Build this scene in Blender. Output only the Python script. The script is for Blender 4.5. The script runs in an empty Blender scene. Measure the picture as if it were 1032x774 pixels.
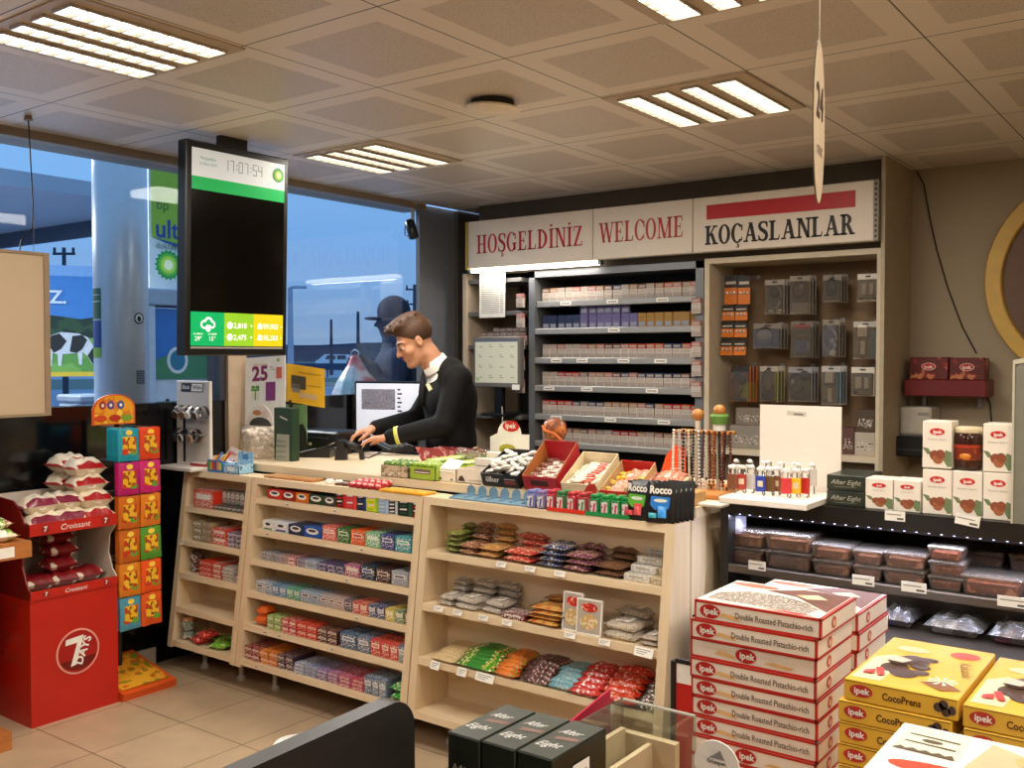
import bpy,math,random
import numpy as np
from mathutils import Vector,Matrix,noise
rnd=random.Random(7)
SC=bpy.context.scene
COL=SC.collection
R=math.radians
F=985.0;EYE=1.55;YAW=R(36.5);PIT=math.atan(28/F)
RT=(math.cos(YAW),math.sin(YAW),0)
FW=(-math.sin(YAW)*math.cos(PIT),math.cos(YAW)*math.cos(PIT),-math.sin(PIT))
UP=(-math.sin(YAW)*math.sin(PIT),math.cos(YAW)*math.sin(PIT),math.cos(PIT))
def at(u,v,X=None,Y=None,Z=None):
 a=(u-516)/F;b=-(v-387)/F
 d=[FW[i]+a*RT[i]+b*UP[i]for i in range(3)]
 t=X/d[0]if X is not None else Y/d[1]if Y is not None else(Z-EYE)/d[2]
 return Vector((d[0]*t,d[1]*t,EYE+d[2]*t))
def lin(c):
 if isinstance(c,str):
  c=c.lstrip('#');c=[int(c[i:i+2],16)/255 for i in(0,2,4)]
 return tuple(x/12.92 if x<=.04045 else((x+.055)/1.055)**2.4 for x in c[:3])
_mats={}
def mat(col,rough=.5,metal=0,var=.06,scale=18,emit=0,name=None,spec=.5,alpha=None):
 key=(str(col),rough,metal,var,scale,emit,spec,alpha)
 if key in _mats:return _mats[key]
 m=bpy.data.materials.new(name or 'paint_'+str(col).strip('#'));m.use_nodes=True
 nt=m.node_tree;b=nt.nodes['Principled BSDF']
 c=lin(col)
 if var>0:
  tc=nt.nodes.new('ShaderNodeTexCoord');n=nt.nodes.new('ShaderNodeTexNoise')
  n.inputs['Scale'].default_value=scale;n.inputs['Detail'].default_value=3
  nt.links.new(tc.outputs['Object'],n.inputs['Vector'])
  rp=nt.nodes.new('ShaderNodeValToRGB');rp.color_ramp.elements[0].position=.3;rp.color_ramp.elements[1].position=.7
  rp.color_ramp.elements[0].color=(*[x*(1-var)for x in c],1);rp.color_ramp.elements[1].color=(*[min(1,x*(1+var))for x in c],1)
  nt.links.new(n.outputs['Fac'],rp.inputs['Fac']);nt.links.new(rp.outputs['Color'],b.inputs['Base Color'])
 else:b.inputs['Base Color'].default_value=(*c,1)
 b.inputs['Roughness'].default_value=rough;b.inputs['Metallic'].default_value=metal
 b.inputs['Specular IOR Level'].default_value=spec
 if emit:
  b.inputs['Emission Color'].default_value=(*c,1);b.inputs['Emission Strength'].default_value=emit
 if alpha is not None:b.inputs['Alpha'].default_value=alpha
 _mats[key]=m;return m
def printed(a,b2,c3=None,scale=60,rough=.35):
 """busy printed wrapper: patches of two or three inks"""
 key=('pr',a,b2,c3,scale,rough)
 if key in _mats:return _mats[key]
 m=bpy.data.materials.new('print_'+a.strip('#'));m.use_nodes=True;nt=m.node_tree;bs=nt.nodes['Principled BSDF']
 tc=nt.nodes.new('ShaderNodeTexCoord');n=nt.nodes.new('ShaderNodeTexNoise');n.inputs['Scale'].default_value=scale
 n.inputs['Detail'].default_value=1.5
 nt.links.new(tc.outputs['Object'],n.inputs['Vector'])
 rp=nt.nodes.new('ShaderNodeValToRGB');rp.color_ramp.interpolation='CONSTANT'
 e=rp.color_ramp.elements;e[0].position=0;e[0].color=(*lin(a),1);e[1].position=.53;e[1].color=(*lin(b2),1)
 if c3:x=e.new(.6);x.color=(*lin(c3),1)
 nt.links.new(n.outputs['Fac'],rp.inputs['Fac']);nt.links.new(rp.outputs['Color'],bs.inputs['Base Color'])
 bs.inputs['Roughness'].default_value=rough
 _mats[key]=m;return m
def clear(tint='#ffffff',refl=.12,rough=.02,milky=0.0,name='clear'):
 """thin clear sheet: lets most light straight through, with a mirror-like sheen and an optional milky body"""
 key=('cl',tint,refl,rough,milky)
 if key in _mats:return _mats[key]
 m=bpy.data.materials.new(name);m.use_nodes=True;nt=m.node_tree
 nt.nodes.remove(nt.nodes['Principled BSDF']);out=nt.nodes['Material Output']
 tr=nt.nodes.new('ShaderNodeBsdfTransparent');tr.inputs[0].default_value=(*lin(tint),1)
 gl=nt.nodes.new('ShaderNodeBsdfGlossy');gl.inputs['Roughness'].default_value=rough
 lw=nt.nodes.new('ShaderNodeLayerWeight');lw.inputs[0].default_value=.35
 mr=nt.nodes.new('ShaderNodeMath');mr.operation='MULTIPLY_ADD';mr.inputs[1].default_value=.45 if refl>.01 else .10;mr.inputs[2].default_value=refl
 nt.links.new(lw.outputs['Fresnel'],mr.inputs[0])
 mx=nt.nodes.new('ShaderNodeMixShader');nt.links.new(mr.outputs[0],mx.inputs[0])
 base=tr
 if milky:
  df=nt.nodes.new('ShaderNodeBsdfDiffuse');df.inputs[0].default_value=(*lin(tint),1)
  mm=nt.nodes.new('ShaderNodeMixShader');mm.inputs[0].default_value=milky
  nt.links.new(tr.outputs[0],mm.inputs[1]);nt.links.new(df.outputs[0],mm.inputs[2]);base=mm
 nt.links.new(base.outputs[0],mx.inputs[1]);nt.links.new(gl.outputs[0],mx.inputs[2]);nt.links.new(mx.outputs[0],out.inputs[0])
 _mats[key]=m;return m
def wood(a='#d9bd92',b2='#c9a878',axis='X',scale=6,rough=.45):
 key=('wd',a,b2,axis,scale)
 if key in _mats:return _mats[key]
 m=bpy.data.materials.new('wood_'+a.strip('#'));m.use_nodes=True;nt=m.node_tree;b=nt.nodes['Principled BSDF']
 tc=nt.nodes.new('ShaderNodeTexCoord');mp=nt.nodes.new('ShaderNodeMapping')
 s=[scale*6]*3;s['XYZ'.index(axis)]=scale*.5;mp.inputs['Scale'].default_value=s
 n=nt.nodes.new('ShaderNodeTexNoise');n.inputs['Scale'].default_value=1;n.inputs['Detail'].default_value=5;n.inputs['Distortion'].default_value=.6
 rp=nt.nodes.new('ShaderNodeValToRGB');rp.color_ramp.elements[0].position=.3;rp.color_ramp.elements[1].position=.72
 rp.color_ramp.elements[0].color=(*lin(b2),1);rp.color_ramp.elements[1].color=(*lin(a),1)
 nt.links.new(tc.outputs['Object'],mp.inputs[0]);nt.links.new(mp.outputs[0],n.inputs['Vector'])
 nt.links.new(n.outputs['Fac'],rp.inputs['Fac']);nt.links.new(rp.outputs['Color'],b.inputs['Base Color'])
 b.inputs['Roughness'].default_value=rough
 _mats[key]=m;return m
WHITE=mat('#efece4',.5);BLACK=mat('#141314',.4);PAPER=mat('#f2efe6',.7)
INK=mat('#2a2624',.6,var=0);RED=mat('#c41a16',.35);STEEL=mat('#9a9a98',.35,.8)
class MB:
 def __init__(s):s.v=[];s.f=[];s.m=[];s.mats=[];s.T=Matrix.Identity(4)
 def mi(s,m):
  if m not in s.mats:s.mats.append(m)
  return s.mats.index(m)
 def add(s,vs,fs,m):
  o=len(s.v);T=s.T
  s.v+=[tuple(T@Vector(p))for p in vs];k=s.mi(m)
  for f in fs:s.f.append([i+o for i in f]);s.m.append(k)
  return s
 def box(s,x0,y0,z0,x1,y1,z1,m):
  v=[(x,y,z)for z in(z0,z1)for y in(y0,y1)for x in(x0,x1)]
  return s.add(v,[(0,2,3,1),(4,5,7,6),(0,1,5,4),(2,6,7,3),(0,4,6,2),(1,3,7,5)],m)
 def cbox(s,x0,y0,z0,x1,y1,z1,m,c=.002,top=None,front=None):
  """box with chamfered edges"""
  lo=(x0,y0,z0);hi=(x1,y1,z1);c=min(c,(x1-x0)/3,(y1-y0)/3,(z1-z0)/3)
  V=[];idx={}
  for ax in range(3):
   for sx in(0,1):
    for sy in(0,1):
     for sz in(0,1):
      sg=(sx,sy,sz);p=[]
      for k in range(3):
       e=hi[k]if sg[k]else lo[k]
       if k!=ax:e+=-c if sg[k]else c
       p.append(e)
      idx[(ax,sg)]=len(V);V.append(tuple(p))
  Fs=[]
  def q(ids):
   Fs.append(ids)
  for ax in range(3):
   a,b=[k for k in range(3)if k!=ax]
   for s0 in(0,1):
    def sg(i,j):
     t=[0,0,0];t[ax]=s0;t[a]=i;t[b]=j;return tuple(t)
    ids=[idx[(ax,sg(0,0))],idx[(ax,sg(1,0))],idx[(ax,sg(1,1))],idx[(ax,sg(0,1))]]
    q(ids)
  for ax in range(3):
   a,b=[k for k in range(3)if k!=ax]
   for i in(0,1):
    for j in(0,1):
     def sg(k0):
      t=[0,0,0];t[ax]=k0;t[a]=i;t[b]=j;return tuple(t)
     q([idx[(a,sg(0))],idx[(a,sg(1))],idx[(b,sg(1))],idx[(b,sg(0))]])
  for sx in(0,1):
   for sy in(0,1):
    for sz in(0,1):
     t=(sx,sy,sz);q([idx[(0,t)],idx[(1,t)],idx[(2,t)]])
  return s.add(V,Fs,m)
 def quad(s,a,b,c,d,m):return s.add([a,b,c,d],[(0,1,2,3)],m)
 def poly(s,pts,m):return s.add(pts,[list(range(len(pts)))],m)
 def prism(s,pts,axis,a0,a1,m,msides=None):
  """extrude a 2D outline along an axis: axis 'X' takes (y,z), 'Y' takes (x,z), 'Z' takes (x,y)"""
  def p3(p,h):return(h,p[0],p[1])if axis=='X' else(p[0],h,p[1])if axis=='Y' else(p[0],p[1],h)
  n=len(pts);v=[p3(p,a0)for p in pts]+[p3(p,a1)for p in pts]
  s.add(v,[list(range(n))[::-1],list(range(n,2*n))],m)
  return s.add(v,[(i,(i+1)%n,n+(i+1)%n,n+i)for i in range(n)],msides or m)
 def lathe(s,prof,m,c=(0,0,0),n=20,cap=True,sx=1,sy=1):
  v=[];f=[]
  for r,z in prof:
   for k in range(n):
    a=2*math.pi*k/n;v.append((c[0]+r*sx*math.cos(a),c[1]+r*sy*math.sin(a),c[2]+z))
  for i in range(len(prof)-1):
   for k in range(n):
    k2=(k+1)%n;f.append((i*n+k,i*n+k2,(i+1)*n+k2,(i+1)*n+k))
  if cap:f.append(list(range(n))[::-1]);f.append([(len(prof)-1)*n+k for k in range(n)])
  return s.add(v,f,m)
 def tube(s,path,r,m,n=8,cap=True):
  path=[Vector(p)for p in path];rs=r if isinstance(r,(list,tuple))else[r]*len(path)
  v=[];f=[];prev=None
  for i,p in enumerate(path):
   d=(path[min(i+1,len(path)-1)]-path[max(i-1,0)]).normalized()
   if prev is None:u=d.orthogonal().normalized()
   else:
    u=prev-d*prev.dot(d)
    u=u.normalized()if u.length>1e-6 else d.orthogonal().normalized()
   prev=u;w=d.cross(u)
   for k in range(n):
    a=2*math.pi*k/n;v.append(tuple(p+(u*math.cos(a)+w*math.sin(a))*rs[i]))
  for i in range(len(path)-1):
   for k in range(n):
    k2=(k+1)%n;f.append((i*n+k,i*n+k2,(i+1)*n+k2,(i+1)*n+k))
  if cap:f.append(list(range(n))[::-1]);f.append([(len(path)-1)*n+k for k in range(n)])
  return s.add(v,f,m)
 def ball(s,c,r,m,n=10,sc=(1,1,1)):
  prof=[(max(1e-4,math.sin(math.pi*i/n))*r,-math.cos(math.pi*i/n)*r)for i in range(n+1)]
  v=[];f=[];k2=n+4
  for rr,z in prof:
   for k in range(k2):
    a=2*math.pi*k/k2;v.append((c[0]+rr*math.cos(a)*sc[0],c[1]+rr*math.sin(a)*sc[1],c[2]+z*sc[2]))
  for i in range(n):
   for k in range(k2):f.append((i*k2+k,i*k2+(k+1)%k2,(i+1)*k2+(k+1)%k2,(i+1)*k2+k))
  return s.add(v,f,m)
 def disc(s,c,rx,ry,m,ux=(1,0,0),uy=(0,0,1),n=20,a0=0,a1=360):
  c=Vector(c);ux=Vector(ux);uy=Vector(uy)
  full=a1-a0>=360
  pts=[tuple(c+ux*rx*math.cos(R(a0+(a1-a0)*k/n))+uy*ry*math.sin(R(a0+(a1-a0)*k/n)))for k in range(n if full else n+1)]
  return s.poly(pts,m)
 def pillow(s,w,d,h,m,bands=(),patch=None,nx=16,ny=8,crimp=.07,wr=.25,seed=0,flat=.0):
  """sealed film bag lying on z=0: length w along x, flat sealed ends; bands = [(u0,u1,mat)] along x; patch = [(u0,u1,v0,v1,mat)]"""
  v=[];f=[];fm=[]
  for side in(1,-1):
   for i in range(nx+1):
    for j in range(ny+1):
     u=i/nx;t=j/ny
     bu=min(1,max(0,(u-crimp)/.22))*min(1,max(0,(1-crimp-u)/.22))
     bt=max(0,1-abs(2*t-1)**3)
     b=(math.sin(bu*math.pi/2))**.8*bt**.6
     nz=noise.noise(Vector((u*5+seed*3.1,t*4,seed)))*wr if b>0 else 0
     zz=h*.5+side*h*.5*b*(1+nz*(1 if side>0 else .2))
     if side<0:zz=max(0,zz)
     yy=(t-.5)*d*(1-.07*b*0)+noise.noise(Vector((u*3,seed,5)))*.02*d
     xx=(u-.5)*w+(((j%2)*2-1)*.006*w if i in(0,nx)else 0)
     v.append((xx,yy,zz))
  st=(nx+1)*(ny+1)
  groups={}
  for sd in(0,1):
   for i in range(nx):
    for j in range(ny):
     a=sd*st+i*(ny+1)+j;q=(a,a+ny+1,a+ny+2,a+1)
     if sd:q=q[::-1]
     mm=m;u=(i+.5)/nx;t=(j+.5)/ny
     for b0,b1,bm in bands:
      if b0<=u<=b1:mm=bm
     if patch and sd==0:
      for p0,p1,q0,q1,pm in patch:
       if p0<=u<=p1 and q0<=t<=q1:mm=pm
     groups.setdefault(mm,[]).append(q)
  first=True;o=len(s.v);T=s.T
  s.v+=[tuple(T@Vector(p))for p in v]
  for mm,qs in groups.items():
   k=s.mi(mm)
   for q in qs:s.f.append([i+o for i in q]);s.m.append(k)
  return s
 def text(s,string,h,m,o,ux=(1,0,0),uy=(0,0,1),w=None,shear=0,align='C',bold=0,lift=0):
  v,f,tw,th=glyphs(string,bold)
  if not v:return s
  sy=h/.72;sx=(w/tw)if w else sy
  o=Vector(o);ux=Vector(ux).normalized();uy=Vector(uy).normalized();nrm=ux.cross(uy)
  off={'C':-tw*sx/2,'L':0,'R':-tw*sx}[align]
  return s.add([tuple(o+ux*(off+p[0]*sx+shear*p[1]*sy)+uy*p[1]*sy+nrm*lift)for p in v],f,m)
 def mesh(s,name,smooth=False):
  me=bpy.data.meshes.new(name);me.from_pydata(s.v,[],s.f)
  for m in s.mats:me.materials.append(m)
  me.polygons.foreach_set('material_index',s.m)
  if smooth:me.polygons.foreach_set('use_smooth',[True]*len(s.f))
  me.update();return me
 def build(s,name,parent=None,smooth=False,label=None):
  o=bpy.data.objects.new(name,s.mesh(name,smooth));COL.objects.link(o)
  if parent is not None:o.parent=parent
  if label:o['label']=label
  return o
_gl={}
def glyphs(string,bold=0):
 k=(string,bold)
 if k in _gl:return _gl[k]
 cu=bpy.data.curves.new('glyphs','FONT');cu.body=string;cu.size=1;cu.resolution_u=2;cu.offset=bold
 ob=bpy.data.objects.new('glyphs',cu);COL.objects.link(ob)
 dg=bpy.context.evaluated_depsgraph_get();dg.update()
 me=ob.evaluated_get(dg).to_mesh()
 v=[tuple(p.co)for p in me.vertices];f=[list(p.vertices)for p in me.polygons]
 ob.evaluated_get(dg).to_mesh_clear();COL.objects.unlink(ob);bpy.data.objects.remove(ob);bpy.data.curves.remove(cu)
 if v:
  x0=min(p[0]for p in v);v=[(p[0]-x0,p[1],0)for p in v];tw=max(p[0]for p in v);th=max(p[1]for p in v)
 else:tw=th=1
 _gl[k]=(v,f,tw,th);return _gl[k]
def thing(name,label,cat,loc=(0,0,0),rz=0,group=None):
 o=bpy.data.objects.new(name,None);COL.objects.link(o);o.empty_display_size=.05
 o.location=loc;o.rotation_euler=(0,0,rz);o['label']=label;o['category']=cat
 if group:o['group']=group
 return o
def solo(name,me,label,cat,loc=(0,0,0),rz=0,group=None,rot=None):
 """a thing that is one mesh (me: mesh data or MB)"""
 if isinstance(me,MB):me=me.mesh(name)
 o=bpy.data.objects.new(name,me);COL.objects.link(o);o.location=loc
 o.rotation_euler=rot if rot else(0,0,rz);o['label']=label;o['category']=cat
 if group:o['group']=group
 return o
def struct(name,b,smooth=False):
 o=b.build(name,smooth=smooth);o['kind']='structure';return o
_mc={}
def cached(key,fn):
 if key not in _mc:_mc[key]=fn()
 return _mc[key]
ORD=['first','second','third','fourth','fifth','sixth','seventh','eighth','ninth','tenth','eleventh','twelfth','thirteenth','fourteenth','fifteenth','sixteenth','seventeenth','eighteenth','nineteenth','twentieth','twenty-first','twenty-second','twenty-third','twenty-fourth','twenty-fifth','twenty-sixth']
def nth(i,n,a='left',z='right'):
 return('leftmost' if a=='left' else 'first')if i==0 else('rightmost' if z=='right' else 'last')if i==n-1 and n>1 else ORD[i]+' from '+a

# ================================================================== ROOM
XW=-4.36
YB=5.53
ZC=2.55
XR,YF=2.6,-2.6
def ceiling_mat():
 m=bpy.data.materials.new('ceiling_tiles');m.use_nodes=True;nt=m.node_tree;b=nt.nodes['Principled BSDF']
 tc=nt.nodes.new('ShaderNodeTexCoord');sep=nt.nodes.new('ShaderNodeSeparateXYZ');nt.links.new(tc.outputs['Object'],sep.inputs[0])
 def math_(op,a,b2=None,v=None):
  n=nt.nodes.new('ShaderNodeMath');n.operation=op
  nt.links.new(a,n.inputs[0])
  if b2 is not None:nt.links.new(b2,n.inputs[1])
  if v is not None:n.inputs[1].default_value=v
  return n.outputs[0]
 ds=[]
 for ax,o,p in(('X',-.80,.595),('Y',2.65,.608)):
  a=math_('ADD',sep.outputs[ax],v=-o+p*50);a=math_('DIVIDE',a,v=p);fr=math_('FRACT',a)
  ds.append(math_('ABSOLUTE',math_('SUBTRACT',fr,v=.5)))
 mx=math_('MAXIMUM',ds[0],ds[1])
 joint=math_('GREATER_THAN',mx,v=.4955);perf=math_('LESS_THAN',mx,v=.355)
 n=nt.nodes.new('ShaderNodeTexNoise');n.inputs['Scale'].default_value=1.3;nt.links.new(tc.outputs['Object'],n.inputs['Vector'])
 vo=nt.nodes.new('ShaderNodeTexVoronoi');vo.inputs['Scale'].default_value=110;nt.links.new(tc.outputs['Object'],vo.inputs['Vector'])
 hole=math_('LESS_THAN',vo.outputs['Distance'],v=.28)
 def mixc(f,c1,c2):
  x=nt.nodes.new('ShaderNodeMix');x.data_type='RGBA'
  if hasattr(f,'links')or not isinstance(f,(int,float)):nt.links.new(f,x.inputs[0])
  else:x.inputs[0].default_value=f
  for k,c in((6,c1),(7,c2)):
   if isinstance(c,tuple):x.inputs[k].default_value=(*c,1)
   else:nt.links.new(c,x.inputs[k])
  return x.outputs[2]
 base=mixc(n.outputs['Fac'],lin('#e2d9cb'),lin('#ece4d7'))
 pc=mixc(hole,lin('#d0c6b9'),lin('#b3a99d'))
 c=mixc(perf,base,pc);c=mixc(joint,c,lin('#4c4032'))
 nt.links.new(c,b.inputs['Base Color']);b.inputs['Roughness'].default_value=.38;b.inputs['Specular IOR Level'].default_value=.35
 return m
def floor_mat():
 m=bpy.data.materials.new('floor_tiles');m.use_nodes=True;nt=m.node_tree;b=nt.nodes['Principled BSDF']
 tc=nt.nodes.new('ShaderNodeTexCoord');mp=nt.nodes.new('ShaderNodeMapping');mp.inputs['Location'].default_value=(3.56,-2.46,0)
 br=nt.nodes.new('ShaderNodeTexBrick');br.offset=0;br.inputs['Scale'].default_value=1
 br.inputs['Brick Width'].default_value=.4;br.inputs['Row Height'].default_value=.4;br.inputs['Mortar Size'].default_value=.0035;br.inputs['Mortar Smooth'].default_value=.3
 br.inputs['Color1'].default_value=(*lin('#b7a184'),1);br.inputs['Color2'].default_value=(*lin('#b09a7d'),1);br.inputs['Mortar'].default_value=(*lin('#6c5b46'),1)
 nt.links.new(tc.outputs['Object'],mp.inputs[0]);nt.links.new(mp.outputs[0],br.inputs['Vector'])
 n=nt.nodes.new('ShaderNodeTexNoise');n.inputs['Scale'].default_value=7;n.inputs['Detail'].default_value=5;nt.links.new(tc.outputs['Object'],n.inputs['Vector'])
 mx=nt.nodes.new('ShaderNodeMix');mx.data_type='RGBA';mx.blend_type='OVERLAY';mx.inputs[0].default_value=.25
 nt.links.new(br.outputs['Color'],mx.inputs[6]);nt.links.new(n.outputs['Fac'],mx.inputs[7]);nt.links.new(mx.outputs[2],b.inputs['Base Color'])
 b.inputs['Roughness'].default_value=.3
 return m
M_WALL=mat('#a3947b',.75,var=.04,scale=3)
b=MB();b.box(XW-.14,YF,-.12,XR,YB+.12,0,floor_mat());struct('floor',b)
b=MB();b.box(XW+.06,YF,ZC,XR,YB+.12,ZC+.06,ceiling_mat());struct('ceiling',b)
b=MB();b.box(XW-.14,YB,0,XR,YB+.12,ZC,M_WALL);struct('wall_back',b)
b=MB();b.box(XR,YF,0,XR+.1,YB+.12,ZC,M_WALL);struct('wall_right',b)
b=MB();b.box(XW-.14,YF-.1,0,XR+.1,YF,ZC,M_WALL);struct('wall_front',b)
M_BLK=mat('#0b0b0d',.12,var=.2,scale=3,spec=.5)
SILL=1.315
b=MB();b.box(XW-.12,YF,0,XW,4.84,SILL,M_BLK);struct('wall_left',b)
b=MB();b.box(XW,YF,0,XW+.012,2.86,.085,mat('#a39a8c',.5));struct('baseboard_left',b)
M_ALU=mat('#7d7f84',.4,.3);M_BEIGE=mat('#b29d86',.6)
b=MB();b.box(XW-.14,YF,ZC-.04,XW+.06,4.86,ZC+.06,mat('#8a7f72',.5));struct('trim_1',b)
b=MB();b.box(XW-.1,3.30,SILL-.32,XW+.03,3.42,ZC-.04,M_BEIGE);b.box(XW-.1,3.26,SILL,XW+.01,3.30,ZC-.04,mat('#35373d',.4));b.box(XW-.1,3.42,SILL,XW+.01,3.45,ZC-.04,mat('#35373d',.4));struct('trim_2',b)
b=MB();b.box(XW-.012,4.84,0,XW+.02,5.2,ZC,mat('#6d7178',.35));b.box(XW-.14,5.2,0,XW+.05,YB,ZC,mat('#4f4943',.5));struct('wall_corner',b)
GLASS=clear('#eef4f8',.004,0.0,name='window_glass')
for i,(y0,y1)in enumerate(((YF,1.05),(1.08,3.26),(3.45,4.84))):
 b=MB();x=XW-.01;b.box(x-.004,y0,SILL,x,y1,ZC-.04,GLASS);struct('window_%d'%(i+1),b)
b=MB();b.box(XW-.1,1.05,SILL,XW+.01,1.08,ZC-.04,M_ALU);struct('trim_3',b)
TUBE=mat('#fff8ec',.4,var=0,emit=3.2,name='lit_tube');LOUV=mat('#d8d2c4',.25,.6,var=0)
TRIM=mat('#bfae96',.4)
cells=[(-3.19,1.46,'brightly lit four-tube ceiling light above the left foreground, cut by the photo edge'),(-3.78,3.28,'four-tube ceiling light near the window corner above the cashier'),(-1.99,3.27,'four-tube ceiling light before the welcome sign'),(-1.40,2.05,'four-tube ceiling light at the top edge, nearest the camera')]
def ceiling_light(x,y,label,group='louvred four-tube ceiling lights'):
 t=thing('ceiling_light',label,'ceiling light',(x,y,ZC),group=group)
 w,d=.59,.60
 fr=MB();fr.box(.0,.0,-.006,.05,d,0,TRIM);fr.box(w-.05,0,-.006,w,d,0,TRIM)
 fr.box(.05,0,-.006,w-.05,.035,0,TRIM);fr.box(.05,d-.035,-.006,w-.05,d,0,TRIM)
 p=(w-.1)/4
 for k in range(1,4):fr.box(.05+k*p-.025,.035,-.006,.05+k*p+.025,d-.035,0,TRIM)
 fr.build('frame',t)
 for k in range(4):
  x0=.05+k*p+(.025 if k else 0);x1=.05+(k+1)*p-(.025 if k<3 else 0)
  tb=MB();tb.box(x0,.035,-.003,x1,d-.035,-.002,TUBE)
  o=tb.build('lamp_tube',t)
  lv=MB()
  for j in range(11):
   yy=.035+(d-.07)*j/10;lv.box(x0,yy-.002,-.016,x1,yy+.002,-.002,LOUV)
  lv.box(x0,.035,-.016,x0+.003,d-.035,-.002,LOUV);lv.box(x1-.003,.035,-.016,x1,d-.035,-.002,LOUV)
  lv.build('louvre',o)
 L=bpy.data.lights.new('panel_lamp','AREA');L.shape='RECTANGLE';L.size=.5;L.size_y=.5;L.energy=LIGHT_W;L.color=(1,.915,.80)
 lo=bpy.data.objects.new('panel_lamp',L);COL.objects.link(lo);lo.location=(x+w/2,y+d/2,ZC-.02)
 return t
LIGHT_W=23
for c in cells:ceiling_light(*c)
for x,y in((-.2,1.46),(1.0,2.7),(-2.6,-.4),(-.2,-.97),(1.3,.5)):  # added lamps over the unseen part of the room, without fixtures
 L=bpy.data.lights.new('panel_lamp','AREA');L.shape='RECTANGLE';L.size=.5;L.size_y=.5;L.energy=LIGHT_W;L.color=(1,.915,.80)
 lo=bpy.data.objects.new('panel_lamp',L);COL.objects.link(lo);lo.location=(x+.3,y+.3,ZC-.02)
t=thing('ceiling_speaker','round white disc hanging slightly open from a ceiling tile','ceiling speaker',(-2.36,3.06,ZC))
b=MB();b.lathe([(.085,0),(.085,-.02)],mat('#2a231c',.7),n=28);b.build('speaker_hole',t)
b=MB();b.T=Matrix.Translation((.0,.0,-.03))@Matrix.Rotation(R(4),4,'Y');b.lathe([(.02,.012),(.1,.008),(.112,0),(.1,-.008),(.02,-.012)],mat('#efe4d2',.45),n=32);b.build('cover',t,True)
w=bpy.data.worlds.new('dusk');SC.world=w;w.use_nodes=True;nt=w.node_tree
bg=nt.nodes['Background'];tc=nt.nodes.new('ShaderNodeTexCoord');sp=nt.nodes.new('ShaderNodeSeparateXYZ');nt.links.new(tc.outputs['Generated'],sp.inputs[0])
rp=nt.nodes.new('ShaderNodeValToRGB');e=rp.color_ramp.elements
e[0].position=0;e[0].color=(*lin('#98b0d0'),1);e[1].position=.25;e[1].color=(*lin('#93c8fb'),1)
x=e.new(.05);x.color=(*lin('#8fb2dd'),1);x=e.new(.12);x.color=(*lin('#88b9f2'),1)
mp=nt.nodes.new('ShaderNodeMapping');mp.inputs['Scale'].default_value=(2,2,16);nt.links.new(tc.outputs['Generated'],mp.inputs[0])
n=nt.nodes.new('ShaderNodeTexNoise');n.inputs['Scale'].default_value=2.2;n.inputs['Detail'].default_value=5;nt.links.new(mp.outputs[0],n.inputs['Vector'])
m1=nt.nodes.new('ShaderNodeMath');m1.operation='MULTIPLY_ADD';m1.inputs[1].default_value=.07;m1.inputs[2].default_value=-.035;nt.links.new(n.outputs['Fac'],m1.inputs[0])
m2=nt.nodes.new('ShaderNodeMath');nt.links.new(sp.outputs['Z'],m2.inputs[0]);nt.links.new(m1.outputs[0],m2.inputs[1])
nt.links.new(m2.outputs[0],rp.inputs['Fac']);nt.links.new(rp.outputs['Color'],bg.inputs['Color']);bg.inputs['Strength'].default_value=1.12
cam=bpy.data.cameras.new('camera');cam.sensor_width=36;cam.sensor_fit='HORIZONTAL';cam.lens=F/1032*36;cam.clip_start=.02;cam.clip_end=500
co=bpy.data.objects.new('camera',cam);COL.objects.link(co);co.location=(0,0,EYE);co.rotation_euler=(R(90)-PIT,0,YAW);SC.camera=co
SC.view_settings.view_transform='Standard';SC.view_settings.look='None';SC.view_settings.exposure=0
SC.cycles.use_denoising=True
try:SC.cycles.denoiser='OPENIMAGEDENOISE'
except Exception:pass
SC.cycles.max_bounces=8;SC.cycles.transparent_max_bounces=12;SC.cycles.caustics_reflective=False;SC.cycles.caustics_refractive=False
SC.cycles.sample_clamp_indirect=6

# ================================================================== OUTSIDE THE WINDOW
M_OUT_G=mat('#5b6f93',.8,var=.15,scale=.3);
gm=bpy.data.materials.new('forecourt_and_fields');gm.use_nodes=True;nt=gm.node_tree;bs=nt.nodes['Principled BSDF']
tc=nt.nodes.new('ShaderNodeTexCoord');ln=nt.nodes.new('ShaderNodeVectorMath');ln.operation='LENGTH';nt.links.new(tc.outputs['Object'],ln.inputs[0])
mr=nt.nodes.new('ShaderNodeMath');mr.operation='DIVIDE';mr.inputs[1].default_value=400;nt.links.new(ln.outputs['Value'],mr.inputs[0])
rp=nt.nodes.new('ShaderNodeValToRGB');rp.color_ramp.interpolation='CONSTANT';e=rp.color_ramp.elements
e[0].position=0;e[0].color=(*lin('#8494ae'),1);e[1].position=.14;e[1].color=(*lin('#5d6f6a'),1)
for p_,c_ in((.2,'#9aa7bb'),(.31,'#4d6157'),(.6,'#5c6670')):
 q=e.new(p_);q.color=(*lin(c_),1)
nt.links.new(mr.outputs[0],rp.inputs['Fac']);nt.links.new(rp.outputs['Color'],bs.inputs['Base Color']);bs.inputs['Roughness'].default_value=.85
b=MB();b.box(-500,-200,-.25,XW-.14,500,-.2,gm);struct('ground_outside',b)
b=MB();pts=[(-420+i*12,3.0+3.4*noise.noise(Vector((i*.21,3,1)))*.35+(1.0 if i>20 else .3))for i in range(50)]
def hill_pt(i,d):
 a=YAW+R(34-i*1.2);return(-math.sin(a)*d,math.cos(a)*d)
v=[];n_h=46
for i in range(n_h):
 x,y=hill_pt(i,330);h=5.6+noise.noise(Vector((i*.3,1,2)))*.9;v+=[(x,y,-.3),(x,y,h)]
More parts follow.
